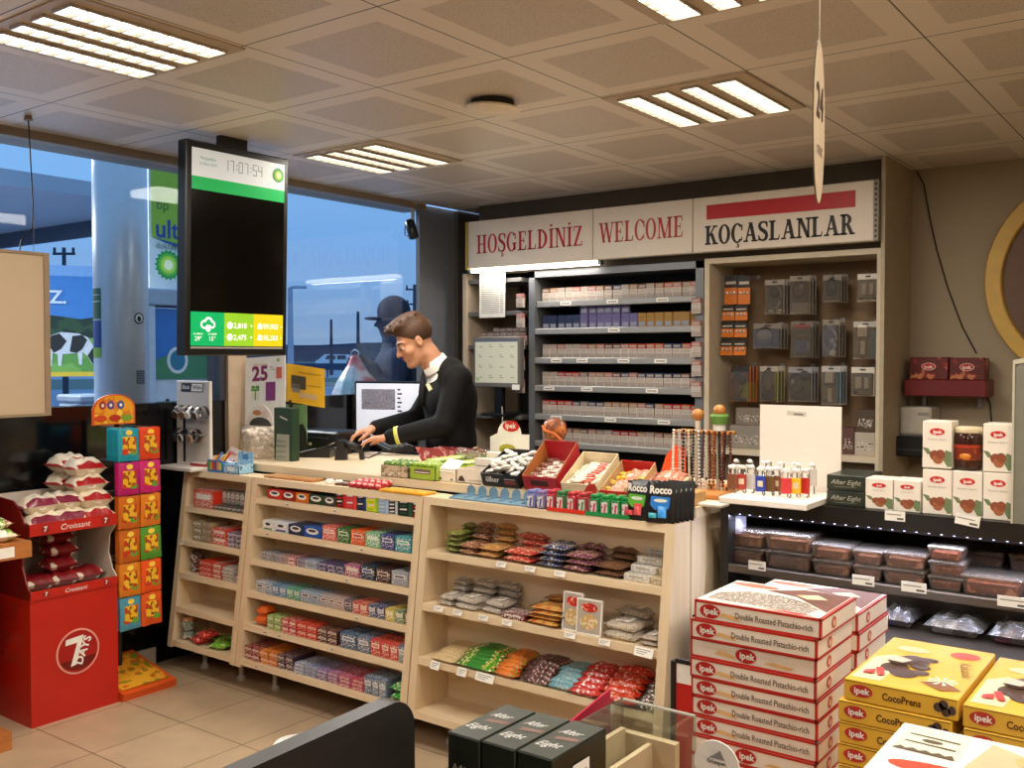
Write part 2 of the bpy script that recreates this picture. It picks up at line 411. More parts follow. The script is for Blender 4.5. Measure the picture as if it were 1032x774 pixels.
b.add(v,[(2*i,2*i+2,2*i+3,2*i+1)for i in range(n_h-1)],mat('#4f5c74',.9,var=.1,scale=.02));struct('hills',b)
b=MB();M_CAN=mat('#a9b0ba',.6,var=.04,scale=.3)
b.box(-46,-30,4.25,-15.6,10.7,4.5,M_CAN);b.box(-46,10.7,3.95,-15.6,10.85,4.7,mat('#3f4a5c',.6));struct('forecourt_canopy',b)
t=thing('column','round silver column standing outside the window beside the fuel pump','column',(-5.40,3.34,-.2))
b=MB();b.lathe([(.156,0),(.156,4.45)],mat('#d4d4d8',.32,.2,var=.03),n=40);b.build('shaft',t,True)
def on_col(bm,deg,half,z0,z1,m,r=.158):
 n=8;v=[]
 for k in range(n+1):
  a=R(deg-half+2*half*k/n);v+=[(r*math.cos(a),r*math.sin(a),z0),(r*math.cos(a),r*math.sin(a),z1)]
 bm.add(v,[(2*k,2*k+2,2*k+3,2*k+1)for k in range(n)],m)
dc=math.degrees(math.atan2(-3.34,5.40))
b=MB();on_col(b,dc-62,17,1.97,2.15,mat('#1f5a38',.5));on_col(b,dc-62,15,2.07,2.075,WHITE,.159);on_col(b,dc-62,15,2.11,2.113,WHITE,.159);on_col(b,dc-62,17,1.80,1.96,mat('#1f3f86',.5));on_col(b,dc-62,17,1.74,1.80,mat('#8fb63a',.5));b.build('sticker',t,label='green and blue sticker')
b=MB();b.T=Matrix.Rotation(R(dc+38),4,'Z');b.disc((.159,0,1.975),.034,.034,mat('#33383f',.5),ux=(0,1,0));b.disc((.16,0,1.975),.026,.026,WHITE,ux=(0,1,0));b.disc((.161,0,1.972),.014,.017,INK,ux=(0,1,0));b.build('round_notice',t,label='small round notice')
b=MB();on_col(b,dc+42,11,1.585,1.665,mat('#4c525c',.5))
for k in range(5):on_col(b,dc+42,9,1.595+k*.014,1.6+k*.014,mat('#9aa0a8',.5),.159)
b.build('vent_plate',t)
def sunburst(bm,c,r,ux=(0,1,0),uy=(0,0,1),n=18):
 c=Vector(c);ux=Vector(ux);uy=Vector(uy);nn=ux.cross(uy).normalized()
 for k,(rr,col)in enumerate(((1,'#0b8a3c'),(.8,'#5fb53a'),(.6,'#b7d840'),(.36,'#f4f2c0'))):
  pts=[]
  for i in range(n*2):
   a=math.pi*i/n;q=rr*r*(1 if i%2==0 else .84);pts.append(tuple(c+ux*math.cos(a)*q+uy*math.sin(a)*q+nn*.0008*(k+1)))
  bm.poly(pts,mat(col,.5,var=0,emit=.15))
t=thing('banner','lime green and white fuel banner hanging outside behind the screen','banner',(-6.9,0,0))
y0=at(150,230,X=-6.9).y;y1=y0+.74;z0=at(165,292,X=-6.9).z;z1=at(165,166,X=-6.9).z;zm=at(165,244,X=-6.9).z
b=MB();b.box(-.03,y0,z0,0,y1,z1,mat('#d9dcd8',.5));b.build('panel',t)
b=MB();b.poly([(.002,y0+.02,zm+.03),(.002,y0+.3,zm-.05),(.002,y1-.02,zm-.22),(.002,y1-.02,z1-.02),(.002,y0+.02,z1-.02)],mat('#96b92c',.5))
b.poly([(.003,y0+.02,zm+.035),(.003,y0+.3,zm-.05),(.003,y1-.02,zm-.22),(.003,y1-.02,zm-.16),(.003,y0+.3,zm-.01)],mat('#1f4a8a',.5));b.build('lime_field',t)
b=MB();b.text('bp',.085,mat('#3c6b2a',.5),(.004,y0+.07,z1-.36),(0,1,0),align='L');b.text('ultimate',.15,mat('#2b3f92',.5),(.004,y0+.06,z1-.58),(0,1,0),align='L',bold=.02);b.text('doktor yakıt',.05,mat('#3c6b2a',.5),(.004,y0+.06,z1-.67),(0,1,0),align='L');b.text('bp',.05,mat('#7d8a7d',.5),(.004,y0+.2,z0+.33),(0,1,0),align='L');b.build('lettering',t)
b=MB();sunburst(b,(.003,y0+.17,z0+.2),.125);b.build('emblem',t)
b=MB();b.tube([(-.02,y0+.1,z1),(-.02,y0+.1,4.25)],.01,STEEL);b.tube([(-.02,y1-.1,z1),(-.02,y1-.1,4.25)],.01,STEEL);b.build('hanger',t)
t=thing('fuel_pump','white fuel pump outside with a blue screen, right of the column','fuel pump',(-6.3,4.06,-.2))
PW=mat('#ccd3dd',.45);
b=MB();b.cbox(-.5,0,0,0,.68,1.1,mat('#aeb8c6',.5),.01);b.build('cabinet',t)
b=MB();b.cbox(-.5,0,1.1,.02,.1,2.12,PW,.01);b.cbox(-.5,.58,1.1,.02,.68,2.12,PW,.01);b.cbox(-.52,-.02,2.12,.04,.70,2.24,mat('#aab4c0',.5),.01);b.build('frame',t)
b=MB();b.box(-.3,.1,1.58,-.02,.58,2.1,mat('#3f7fc4',.3));b.poly([(-.018,.1,1.58),(-.018,.58,1.58),(-.018,.58,1.75),(-.018,.35,1.80),(-.018,.1,1.72)],mat('#4a8a5e',.5));b.disc((-.016,.3,1.72),.09,.1,WHITE,ux=(0,1,0));b.disc((-.014,.3,1.72),.065,.075,mat('#2f7f9a',.5),ux=(0,1,0));b.build('screen',t)
b=MB();b.box(-.3,.1,1.1,-.03,.58,1.58,mat('#d6dbe2',.5));b.disc((-.028,.22,1.42),.018,.018,INK,ux=(0,1,0));b.box(-.03,.3,1.2,-.02,.5,1.38,mat('#27303c',.4));b.build('keypad_panel',t)
b=MB();b.cbox(-.02,.5,1.2,.06,.58,1.5,mat('#23272e',.5),.01);b.tube([(.03,.54,1.25),(.12,.58,1.0),(.1,.62,.4),(.02,.6,.3)],.018,BLACK);b.build('nozzle',t)
c0=Vector((-14.5,7.93,0));nrm=Vector((14.5,-7.93,0)).normalized();ux=Vector((-nrm.y,nrm.x,0))
t=thing('billboard','billboard outside showing a black and white cow grazing under blue sky','billboard',(0,0,-.2))
def bb(u,z,l=0):p=c0+ux*u+nrm*(.02+l);return(p.x,p.y,z+.2)
b=MB();W0,W1=-1.5,1.5;Z0,Z1=1.24,2.94
b.quad(bb(W0,Z0),bb(W1,Z0),bb(W1,Z1),bb(W0,Z1),mat('#3d7fc0',.6));b.poly([bb(W0,Z1-.16,.004),bb(W1,Z1-.16,.004),bb(W1,Z1,.004),bb(W0,Z1,.004)],mat('#7fa9d6',.6))
b.poly([bb(W0,1.8,.01),bb(W1,1.75,.01),bb(W1,2.16,.01),bb(.8,2.2,.01),bb(.3,2.12,.01),bb(-.3,2.2,.01),bb(-.8,2.1,.01),bb(W0,2.18,.01)],printed('#1d3326','#2c4a2e',None,4,.7))
b.quad(bb(W0,Z0,.02),bb(W1,Z0,.02),bb(W1,1.82,.02),bb(W0,1.85,.02),printed('#5f9440','#76a84a',None,3,.7));b.quad(bb(W0,Z0,.03),bb(W1,Z0,.03),bb(W1,Z0+.07,.03),bb(W0,Z0+.07,.03),mat('#d8b430',.6));b.build('picture',t)
b=MB();CW=mat('#cfd0cf',.6);CB=mat('#15161a',.6)
body=[(-.28,1.68),(-.26,1.86),(-.1,1.92),(.15,1.9),(.28,1.84),(.36,1.7),(.42,1.55),(.47,1.44),(.42,1.38),(.34,1.42),(.27,1.55),(.2,1.62),(.19,1.42),(.15,1.42),(.13,1.6),(-.08,1.58),(-.1,1.4),(-.14,1.4),(-.15,1.58),(-.22,1.6),(-.23,1.4),(-.27,1.4)]
off=.12
b.poly([bb(x+off,z,.03)for x,z in body],CW)
for pts in([(-.26,1.7),(-.24,1.86),(-.12,1.9),(-.02,1.78),(-.1,1.66),(-.2,1.6)],[(.02,1.62),(.06,1.86),(.2,1.88),(.27,1.8),(.2,1.66),(.12,1.6)],[(.27,1.56),(.36,1.7),(.42,1.55),(.47,1.44),(.42,1.38),(.35,1.42)]):b.poly([bb(x+off,z,.035)for x,z in pts],CB)
b.build('cow_picture',t)
b=MB();p=bb(-.16,2.42,.04);b.text('Z.',.2,mat('#dfe6ee',.6),bb(.10,2.36,.04),ux,align='R',bold=.02);b.build('lettering',t)
b=MB();
for u in(-1.2,1.2):q=c0+ux*u;b=MB();b.box(q.x-.06,q.y-.06,0,q.x+.06,q.y+.06,3.1,STEEL);b.build('post',t)
t=thing('litter_bin','pale square bin standing outside under the cow billboard','bin',(0,0,-.2))
q=at(88,385,X=-9.5);b=MB();b.cbox(-9.7,q.y-.2,0,-9.3,q.y+.12,1.28,mat('#9fadc0',.6),.02);b.build('body',t)
b=MB();b.cbox(-9.72,q.y-.22,1.28,-9.28,q.y+.14,1.36,mat('#5d6a7c',.6),.02);b.build('lid',t)
def pole(u,vtop,d,label,arms=(),r=.09,lamp=False,name='utility_pole',group=None):
 lat=(u-516)/F*d;x=-math.sin(YAW)*d+math.cos(YAW)*lat;y=math.cos(YAW)*d+math.sin(YAW)*lat
 h=EYE+(359-vtop)/F*d+.2
 t=thing(name,label,'lamp post' if lamp else 'pole',(x,y,-.2),rz=YAW,group=group)
 m=mat('#3a4252',.7)if not lamp else mat('#a9b6c8',.6)
 b=MB();b.tube([(0,0,0),(0,0,h)],[r*1.3,r*.8],m,8);b.build('mast',t)
 for az,aw in arms:
  b=MB();b.box(-aw,-.04,h-az-.05,aw,.04,h-az+.05,m)
  for k in(-1,0,1):b.tube([(k*aw*.85,0,h-az+.05),(k*aw*.85,0,h-az+.25)],.06,m,6)
  b.build('cross_arm',t)
 if lamp:
  b=MB();b.tube([(0,0,h),(r*3,0,h+.02)],r*.5,m,6);b.cbox(r*2,-r,h-.03,r*5.5,r,h+r*.5,m,.01);b.build('lamp_head',t)
 return t
pole(293,290,30,'pale street lamp post seen through the window right of the screen',lamp=True,r=.09,name='lamp_post')
pole(418,287,60,'tall utility pole with three cross arms beside the window edge',arms=((.3,.55),(1.2,.5),(2.4,.35)),r=.12)
pole(334,322,90,'short bare pole on the horizon above the white van',r=.14)
pole(361,314,90,'bare pole on the horizon beside the silhouetted person',arms=(),r=.16)
pole(66,250,40,'utility pole with cross arms rising above the cow billboard',arms=((.25,.45),),r=.1)
lat=(337-516)/F*118;x=-math.sin(YAW)*118+math.cos(YAW)*lat;y=math.cos(YAW)*118+math.sin(YAW)*lat
t=thing('van','white van on the distant road seen through the window','van',(x,y,-.2),rz=YAW)
b=MB();b.prism([(-1.9,.35),(1.9,.35),(1.95,1.3),(1.7,1.95),(-1.0,2.0),(-1.75,1.35),(-2.1,1.2),(-2.15,.5)],'Y',-.9,.9,mat('#dfe6ee',.4));b.build('body',t)
b=MB();b.prism([(-.95,1.35),(.3,1.35),(.3,1.85),(-.7,1.85)],'Y',-.92,-.9,mat('#33414f',.3));b.prism([(.5,1.35),(1.6,1.35),(1.5,1.85),(.5,1.85)],'Y',-.92,-.9,mat('#33414f',.3));b.build('side_window',t)
for k in(-1.3,1.25):
 b=MB();b.T=Matrix.Translation((k,-.8,.36))@Matrix.Rotation(R(90),4,'X');b.lathe([(.36,-.1),(.36,.1)],BLACK,n=14);b.build('wheel',t)
t=thing('guard_rail','dark guard rail along the distant road','guard rail',(0,0,-.2));b=MB();pts=[]
for k in range(12):
 u=230+k*20;d=82;lat=(u-516)/F*d;pts.append((-math.sin(YAW)*d+math.cos(YAW)*lat,math.cos(YAW)*d+math.sin(YAW)*lat))
for i in range(11):b.quad((*pts[i],.6),(*pts[i+1],.6),(*pts[i+1],1.15),(*pts[i],1.15),mat('#44506a',.7))
b.build('rail',t)
for p in pts:b=MB();b.box(p[0]-.06,p[1]-.06,0,p[0]+.06,p[1]+.06,.7,mat('#44506a',.7));b.build('post',t)
b=MB();b.ball((0,0,0),1.5,mat('#3a4658',.9,var=.2,scale=1),8,(1.6,1,.8));
lat=(370-516)/F*95;solo('bush',b,'dark bush on the horizon beside the bare pole','bush',(-math.sin(YAW)*95+math.cos(YAW)*lat,math.cos(YAW)*95+math.sin(YAW)*lat,.9))
for x_,y_ in((-9,4),(-18,5),(-14,1)):  # added unseen lamps that brighten the canopy, column and pump
 L=bpy.data.lights.new('forecourt_fill','AREA');L.size=1.2;L.energy=700;L.color=(1,.93,.84);lo=bpy.data.objects.new('forecourt_fill',L);COL.objects.link(lo);lo.location=(x_,y_,4.2)

# ================================================================== LEFT SIDE: screen, board, display stands
t=thing('display_screen','large black portrait screen hanging from the ceiling by the window','screen',(-3.675,2.592,ZC));t.rotation_euler.y=R(1.6)
ZT,ZB=2.497-ZC,1.552-ZC;WY=.572
b=MB();b.cbox(-.065,0,ZB,0,WY,ZT,mat('#0c0b0b',.35,var=0),.006);b.build('housing',t)
b=MB();mx,mz=.027,.032
S0,S1,T0,T1=mx,WY-mx,ZB+mz,ZT-mz
def sp_(y,z,l=.001):return(l,y,z)
b.quad(sp_(S0,T0),sp_(S1,T0),sp_(S1,T1),sp_(S0,T1),mat('#050505',.12,var=0));b.build('panel',t,label='dark glossy screen panel')
E_=.5
hh=T1-T0
def scr(col,e=E_):return mat(col,.3,var=0,emit=e)
zb=T1-hh*.205;zg=T1-hh*.14
b=MB();b.quad(sp_(S0,zg,.002),sp_(S1,zg,.002),sp_(S1,T1,.002),sp_(S0,T1,.002),scr('#c9cdcc',.5));b.quad(sp_(S0,zb,.002),sp_(S1,zb,.002),sp_(S1,zg,.002),sp_(S0,zg,.002),scr('#04a04e'));b.build('header_graphic',t,label='white and green clock header')
b=MB();SEG={'0':'abcdef','1':'bc','7':'abc','5':'afgcd','4':'fgbc'}
def seg7(bm,ch,y,z,w,h,m):
 th=w*.13
 R_={'a':(0,h-th,w,h),'d':(0,0,w,th),'g':(0,h/2-th/2,w,h/2+th/2),'f':(0,h/2,th,h),'e':(0,0,th,h/2),'b':(w-th,h/2,w,h),'c':(w-th,0,w,h/2)}
 for s_ in SEG[ch]:
  a0,c0_,a1,c1=R_[s_];bm.quad((.003,y+a0,z+c0_),(.003,y+a1,z+c0_),(.003,y+a1,z+c1),(.003,y+a0,z+c1),m)
DI=scr('#4d5a55',.1);zz=zg+.045;yy=S0+.17
for ch in '17:07:54':
 if ch==':':
  for q in(.012,.03):b.quad((.003,yy+.006,zz+q),(.003,yy+.010,zz+q),(.003,yy+.010,zz+q+.005),(.003,yy+.006,zz+q+.005),DI)
  yy+=.018
 else:seg7(b,ch,yy,zz,.022,.05,DI);yy+=.031
b.build('clock_digits',t);b=MB();b.text('Perşembe',.014,scr('#5d9a86',.2),(.003,S0+.085,zz+.032),(0,1,0));b.text('31 Ekim 2019',.012,scr('#5d9a86',.2),(.003,S0+.085,zz+.008),(0,1,0));b.build('date_lettering',t);b=MB();b.text('bp',.016,scr('#8fa08c',.3),(.003,S1-.035,T1-.03),(0,1,0));b.build('brand_lettering',t)
b=MB();sunburst(b,(.003,S1-.04,zz+.022),.036);b.build('emblem',t)
zw=T0+hh*.185;y3=[S0,S0+(S1-S0)*.345,S0+(S1-S0)*.665,S1]
b=MB()
for k,c_ in enumerate(('#06a35c','#86bb28','#cdbb18')):b.quad(sp_(y3[k],T0+.012,.002),sp_(y3[k+1],T0+.012,.002),sp_(y3[k+1],zw,.002),sp_(y3[k],zw,.002),scr(c_))
b.quad(sp_(S0,T0,.002),sp_(S1,T0,.002),sp_(S1,T0+.008,.002),sp_(S0,T0+.008,.002),scr('#8f8a80',.3));b.build('price_graphic',t,label='green, lime and yellow price panel')
b=MB();WT=scr('#f4f8ee',.8);hz=zw-T0
cy=(y3[0]+y3[1])/2;cz=T0+hz*.66
for dy,dz,rr in((-.018,0,.02),(.004,.012,.022),(.022,0,.018)):
 b.disc((.003,cy+dy,cz+dz),rr,rr,WT,ux=(0,1,0))
for dy,dz,rr in((-.018,0,.012),(.004,.010,.014),(.022,0,.010)):b.disc((.0035,cy+dy,cz+dz),rr,rr,scr('#06a35c'),ux=(0,1,0))
b.disc((.004,cy+.002,cz-.02),.012,.013,WT,ux=(0,1,0))
for k,s_ in enumerate(('29°','15°')):b.text(s_,.02,WT,(.003,y3[0]+.04+k*.075,T0+.035),(0,1,0));b.text('en yüksek' if k==0 else 'en düşük',.009,WT,(.003,y3[0]+.04+k*.075,T0+.062),(0,1,0))
for k,s_ in enumerate(('2,810','2,475')):
 z_=T0+hz*(.58-.33*k);b.disc((.003,y3[1]+.03,z_+.012),.016,.016,WT,ux=(0,1,0),n=16);b.text('€$'[k],.016,scr('#86bb28'),(.004,y3[1]+.03,z_+.004),(0,1,0));b.text(s_,.024,WT,(.003,y3[1]+.052,z_),(0,1,0),align='L',bold=.01);b.quad((.003,y3[2]-.018,z_+.008),(.003,y3[2]-.010,z_+.008),(.003,y3[2]-.010,z_+.016),(.003,y3[2]-.018,z_+.016),WT)
for k,s_ in enumerate(('99,953','95,331')):
 z_=T0+hz*(.58-.33*k);b.poly([(.003,y3[2]+.02,z_),(.003,y3[2]+.05,z_),(.003,y3[2]+.045,z_+.025),(.003,y3[2]+.028,z_+.025)],WT);b.text(s_,.024,WT,(.003,y3[2]+.055,z_),(0,1,0),align='L',bold=.01);b.quad((.003,S1-.012,z_+.008),(.003,S1-.006,z_+.008),(.003,S1-.006,z_+.016),(.003,S1-.012,z_+.016),WT)
b.build('price_lettering',t)
b=MB();b.box(-.06,.2,ZT,-.03,.35,.0,BLACK);b.build('ceiling_mount',t)
q0=at(48,256,X=-4.05);q1=at(49,418,X=-4.05)
t=thing('hanging_board','blank beige board hanging on cords at the left edge','board',(-4.05,q0.y,q1.z));hB=q0.z-q1.z;b=MB()
b.box(-.012,-.9,0,0,0,hB,mat('#b9a489',.6,var=.03,scale=2));b.build('panel',t)
b=MB();fm_=mat('#8e7a62',.5)
b.box(-.02,-.02,-.003,.006,.004,hB+.003,fm_);b.box(-.02,-.9,hB-.008,.006,-.02,hB+.004,fm_);b.box(-.02,-.9,-.004,.006,-.02,.008,fm_);b.build('frame',t)
zc=ZC-q1.z;b=MB();b.tube([(0,-.12,hB),(0,-.11,hB+.05),(0,-.065,hB+.1),(0,-.06,hB+.2),(0,-.075,zc)],.003,BLACK,6);b.lathe([(.018,zc-.02),(.012,zc)],mat('#8a6a48',.5),(0,-.075,0),12);b.tube([(0,-.06,hB),(0,-.058,hB+.1),(0,-.06,hB+.2)],.0012,STEEL,5);b.build('cord',t)
b=MB();b.tube([(0,-.75,hB),(0,-.74,zc)],.003,BLACK,6);b.build('cord',t)
ZP=at(32,606,X=-4.0).z;ZL1=at(32,597,X=-4.0).z;ZU0=at(32,541,X=-4.0).z;ZU1=at(32,529,X=-4.0).z
CR=mat('#ba2012',.4,var=.05,scale=6);CRD=mat('#7d1410',.4);CIN=mat('#c8bcae',.6)
Y0,Y1,XB=2.046,2.44,-4.325
t=thing('croissant_stand','red cardboard croissant stand with two trays standing on the floor','display stand',(-4.0,Y0,0));W_=Y1-Y0;D_=XB+4.0
b=MB();b.box(D_,0,0,0,W_,ZP,CR);b.build('base_box',t)
side=[(0,ZP),(0,ZL1),(-.03,ZL1+.03),(-.06,ZL1+.1),(-.05,ZU0-.05),(0,ZU0),(0,ZU1),(-.04,ZU1),(-.08,ZU1+.06),(-.13,ZU1+.09),(D_,ZU1+.10),(D_,ZP)]
for yy in(0,W_-.006):
 b=MB();b.prism([(x,z)for x,z in side],'Y',yy,yy+.006,CRD if yy==0 else CIN);b.build('side_panel',t)
b=MB();b.box(D_,.006,ZP,D_+.006,W_-.006,ZU1+.10,CIN);b.box(D_+.006,.006,ZU0-.002,-.004,W_-.006,ZU0+.004,CIN);b.box(D_+.006,.006,ZP,-.004,W_-.006,ZP+.012,CIN);b.build('liner',t,label='pale inner liner and tray floors')
for z0,z1 in((ZP,ZL1),(ZU0,ZU1)):
 b=MB();b.box(-.004,0,z0,.006,W_,z1,CR);b.build('tray_lip',t)
 b=MB();hz=(z1-z0)
 if z0==ZP:hz=max(hz,.03)
 b.text('Croissant',hz*.5,WHITE,(.0075,W_/2,z0+hz*.25),(0,1,0),shear=.3)
 b.build('tray_lettering',t)
 for yy in(W_*.17,W_*.86):b=MB();b.disc((.007,yy,z0+hz*.5),hz*.36,hz*.36,mat('#8b1a14',.4),ux=(0,1,0));b.text('7',hz*.45,WHITE,(.0078,yy,z0+hz*.3),(0,1,0),bold=.03);b.build('tray_emblem',t)
b=MB();cy,cz=W_*.52,ZP*.52;b.disc((.003,cy,cz),.098,.098,mat('#e8a090',.5),ux=(0,1,0),n=40);b.disc((.004,cy,cz),.09,.09,mat('#a51712',.4),ux=(0,1,0),n=40)
b.disc((.0045,cy,cz-.01),.085,.07,mat('#6e1310',.4),ux=(0,1,0),n=30,a0=200,a1=345);b.build('emblem',t)
b=MB();b.poly([(.006,cy-.055,cz+.06),(.006,cy+.025,cz+.068),(.006,cy+.02,cz+.05),(.006,cy-.01,cz-.055),(.006,cy-.035,cz-.06),(.006,cy-.005,cz+.038),(.006,cy-.058,cz+.035)],WHITE)
b.text('DAYS',.036,WHITE,(.0062,cy+.038,cz-.005),(0,.38,.925),(0,-.925,.38),bold=.03);b.build('emblem_lettering',t,label='white 7 DAYS lettering')
b=MB();b.T=Matrix.Translation((0,0,0));MS=mat('#a8453a',.5)
for zz,s_ in((.44,.07),(.33,.05),(.25,.05)):b.text('7' if zz>.4 else 'DAYS',s_,MS,(-.14,-.0012,zz),(1,0,0),shear=.1)
b.build('side_lettering',t)
CRF=mat('#e6dac2',.3,var=.1,scale=40);CBR=printed('#e9dcc4','#c9924e','#f3ead8',22,.3);CRR=mat('#a5161c',.3);CPU=mat('#7d1836',.3)
def croissant(seed,purple):
 b=MB();m2=CPU if purple else CRR
 b.pillow(.17,.125,.08,CRF,bands=((.0,.05,m2),(.95,1,m2)),patch=((.12,.88,.0,.13,m2),(.35,.75,.3,.55,CBR)),seed=seed,wr=.6,crimp=.05);
 b.T=Matrix.Translation((0,-.052,.036))@Matrix.Rotation(R(62),4,'X');b.disc((0,0,.003),.02,.013,WHITE,ux=(1,0,0),uy=(0,1,0));b.disc((0,0,.0045),.015,.009,m2,ux=(1,0,0),uy=(0,1,0));return b.mesh('wrapped_croissant',True)
cro=[cached(('cro',k),lambda k=k:croissant(k,k%2))for k in range(4)]
zt=ZU0+.008;spots=[]
places=[('front left of the upper tray',-.07,.09,0,1),('front middle of the upper tray',-.07,.20,0,3),('front right of the upper tray, lowest of pile',-.07,.32,0,0),('back left of the upper tray',-.19,.09,0,1),('back middle of the upper tray',-.19,.2,0,3),('back right of the upper tray, lowest of pile',-.22,.32,0,2),('front right pile of the upper tray, second up',-.08,.32,1,2),('front right pile of the upper tray, third up',-.10,.31,2,0),('front right pile of the upper tray, topmost',-.12,.31,3,2),('back right pile of the upper tray, second up',-.235,.31,1,0),('back right pile of the upper tray, third up',-.24,.30,2,2),('back right pile of the upper tray, topmost',-.23,.30,3.2,0),('front left of the upper tray, second layer',-.1,.09,1,3),('front middle of the upper tray, second layer',-.11,.205,1,1)]
for where,x,y,lv,k in places:
 o=solo('wrapped_croissant',cro[k],('purple' if k%2 else 'red')+' and cream wrapped croissant at the '+where,'croissant',(-4.0+x,Y0+y,zt+lv*.068),R(90)+rnd.uniform(-.15,.15),'croissants in the upper tray of the red stand');o.rotation_euler.y=rnd.uniform(-.05,.05)
low=printed('#8e1c22','#5d1016','#d9c9b6',30,.3)
def low_pack(seed):b=MB();b.pillow(.17,.12,.065,low,bands=((.3,.7,mat('#7a1219',.3)),),seed=seed,wr=.5);return b.mesh('biscuit_pack',True)
for k,(y,lv,wh)in enumerate(((.09,0,'left end of the lower tray'),(.2,0,'middle of the lower tray, lowest'),(.31,0,'right end of the lower tray'),(.2,1,'middle of the lower tray, second up'),(.215,2,'middle of the lower tray, third up'),(.21,3,'middle of the lower tray, topmost'))):
 solo('biscuit_pack',cached(('lp',k%3),lambda k=k:low_pack(k)),'dark red biscuit pack at the '+wh+' of the stand','biscuit pack',(-4.13-.02*lv,Y0+y,ZP+.014+lv*.058),R(90),'packs in the lower tray of the red stand')
t=thing('candy_rack','slim candy rack with orange header and base beside the red stand','display rack',(-4.13,2.56,0))
b=MB();OR=mat('#d9571a',.4);YE=printed('#e8a82a','#d4581c','#6d9a2f',26,.4)
b.prism([(-.2,0),(.15,0),(.16,.035),(-.2,.11)],'Y',-.112,.16,OR);b.build('base_tray',t)
b=MB();b.quad((.13,-.1,.046),(.13,.14,.046),(-.17,.14,.109),(-.17,-.1,.109),YE);b.build('base_print',t)
b=MB();b.tube([(-.09,.02,.08),(-.09,.02,1.24)],.014,BLACK);b.build('pole',t)
hd=[(-.11,0),(.105,0),(.105,.075)]+[(.105*math.cos(R(a)),.075+.065*math.sin(R(a)))for a in range(10,171,10)]+[(-.11,.075)]
b=MB();b.prism([(y-.03,z+1.235)for y,z in hd],'X',-.03,-.024,OR);b.build('header_card',t)
b=MB();b.poly([(-.022,y*.9-.03,z*.92+1.24)for y,z in hd],printed('#e6a01e','#d8781c','#f2c63c',18,.4))
for y,c_ in((-.06,'#a12a2a'),(-.02,'#5d3a8a'),(.03,'#3a4a9a')):b.disc((-.021,y-.03,1.325),.018,.02,mat(c_,.4),ux=(0,1,0));b.disc((-.02,y-.03,1.325),.007,.008,WHITE,ux=(0,1,0))
for y,c_ in((-.07,'#c8421c'),(0,'#b5301a'),(.06,'#7a9a2a')):b.disc((-.021,y-.03,1.265),.03,.016,mat(c_,.4),ux=(0,1,0))
b.build('header_print',t)
for k in range(6):
 zz=1.235-.153*k-.01;b=MB()
 for y in(-.055,.055):b.tube([(-.09,y,zz),(.12,y,zz)],.002,STEEL,5)
 b.box(-.092,-.06,zz-.004,-.088,.06,zz+.004,STEEL);b.build('hook',t)
def pouch(col,seed):
 b=MB();m=mat(col,.28,var=.08,scale=30);w,h=.105,.148
 b.T=Matrix(((0,0,1,0),(1,0,0,0),(0,1,0,0),(0,0,0,1)))
 b.pillow(w,h,.016,m,patch=((.2,.82,.2,.72,printed('#e6b22a','#7a4a1c','#c8341c',42,.3)),),seed=seed,crimp=.03,wr=.4)
 b.T=Matrix.Identity(4);b.disc((.0155,0,.055),.017,.012,mat('#f0cf4a',.4),ux=(0,1,0));b.disc((.0155,.02,-.035),.02,.012,mat('#5f9a34',.4),ux=(0,1,0));b.disc((.0155,-.02,-.03),.02,.014,mat('#c23a1c',.4),ux=(0,1,0));return b.mesh('candy_pouch',True)
PC=[('teal','#1f93a8','red-orange','#d8431c'),('magenta','#b81f6a','pink','#c4246f'),('orange','#c8651c','orange','#d87a24'),('amber','#c0621c','green','#4f8f2a'),('yellow-orange','#d07a1e','bright orange','#e2521a'),('blue','#4a8fa8','orange-red','#d2521e')]
RN=['top','second','third','fourth','fifth','lowest']
for r_ in range(6):
 for c_ in range(2):
  nm,cl=PC[r_][2*c_],PC[r_][2*c_+1];nstack=7 if(r_==0 and c_==0)else 3
  for d_ in range(nstack):
   zz=1.235-.153*r_-.085;x=-4.015-d_*.018;y=2.507+c_*.108+(0.002*d_)
   wh='in front on' if d_==0 else 'hanging %s behind the front one on'%(ORD[d_-1]if nstack>2 else '')
   solo('candy_pouch',cached(('po',cl),lambda:pouch(cl,r_*2+c_)),'%s candy pouch %s the %s row %s hook'%(nm,wh,RN[r_],'left' if c_==0 else 'right'),'candy pouch',(x,y,zz),0,'candy pouches on the slim rack',rot=(0,rnd.uniform(-.04,.04),rnd.uniform(-.05,.05)))
t=thing('snack_shelf','orange-brown wooden snack shelf cut by the left photo edge','shelf unit',(-3.85,0,0));WO=wood('#c07a3e','#a8632c','Y',5)
p0=at(32,545,X=-3.85);p1=at(32,561,X=-3.85);pb=at(12,738,X=-3.85)
b=MB();b.box(-.36,.9,p1.z,0,p0.y,p0.z,WO);b.build('shelf_board',t)
b=MB();b.box(-.36,.9,0,0,pb.y,pb.z,WO);b.build('plinth',t)
b=MB();b.box(-.40,.9,pb.z,-.36,p0.y-.03,p0.z+.5,WO);b.build('back_panel',t)
b=MB();b.box(.0008,p0.y-.19,p1.z+.01,.002,p0.y-.07,p0.z-.012,PAPER);b.build('price_strip',t)
gb=printed('#5f9a2a','#8fbf3a','#e8e0c0',20,.3);ob=printed('#c8b48a','#a5562a','#e2d2b0',24,.3)
def snack(m,m2,s):b=MB();b.pillow(.16,.12,.05,m,bands=((.38,.66,m2),),seed=s,wr=.6);return b.mesh('snack_bag',True)
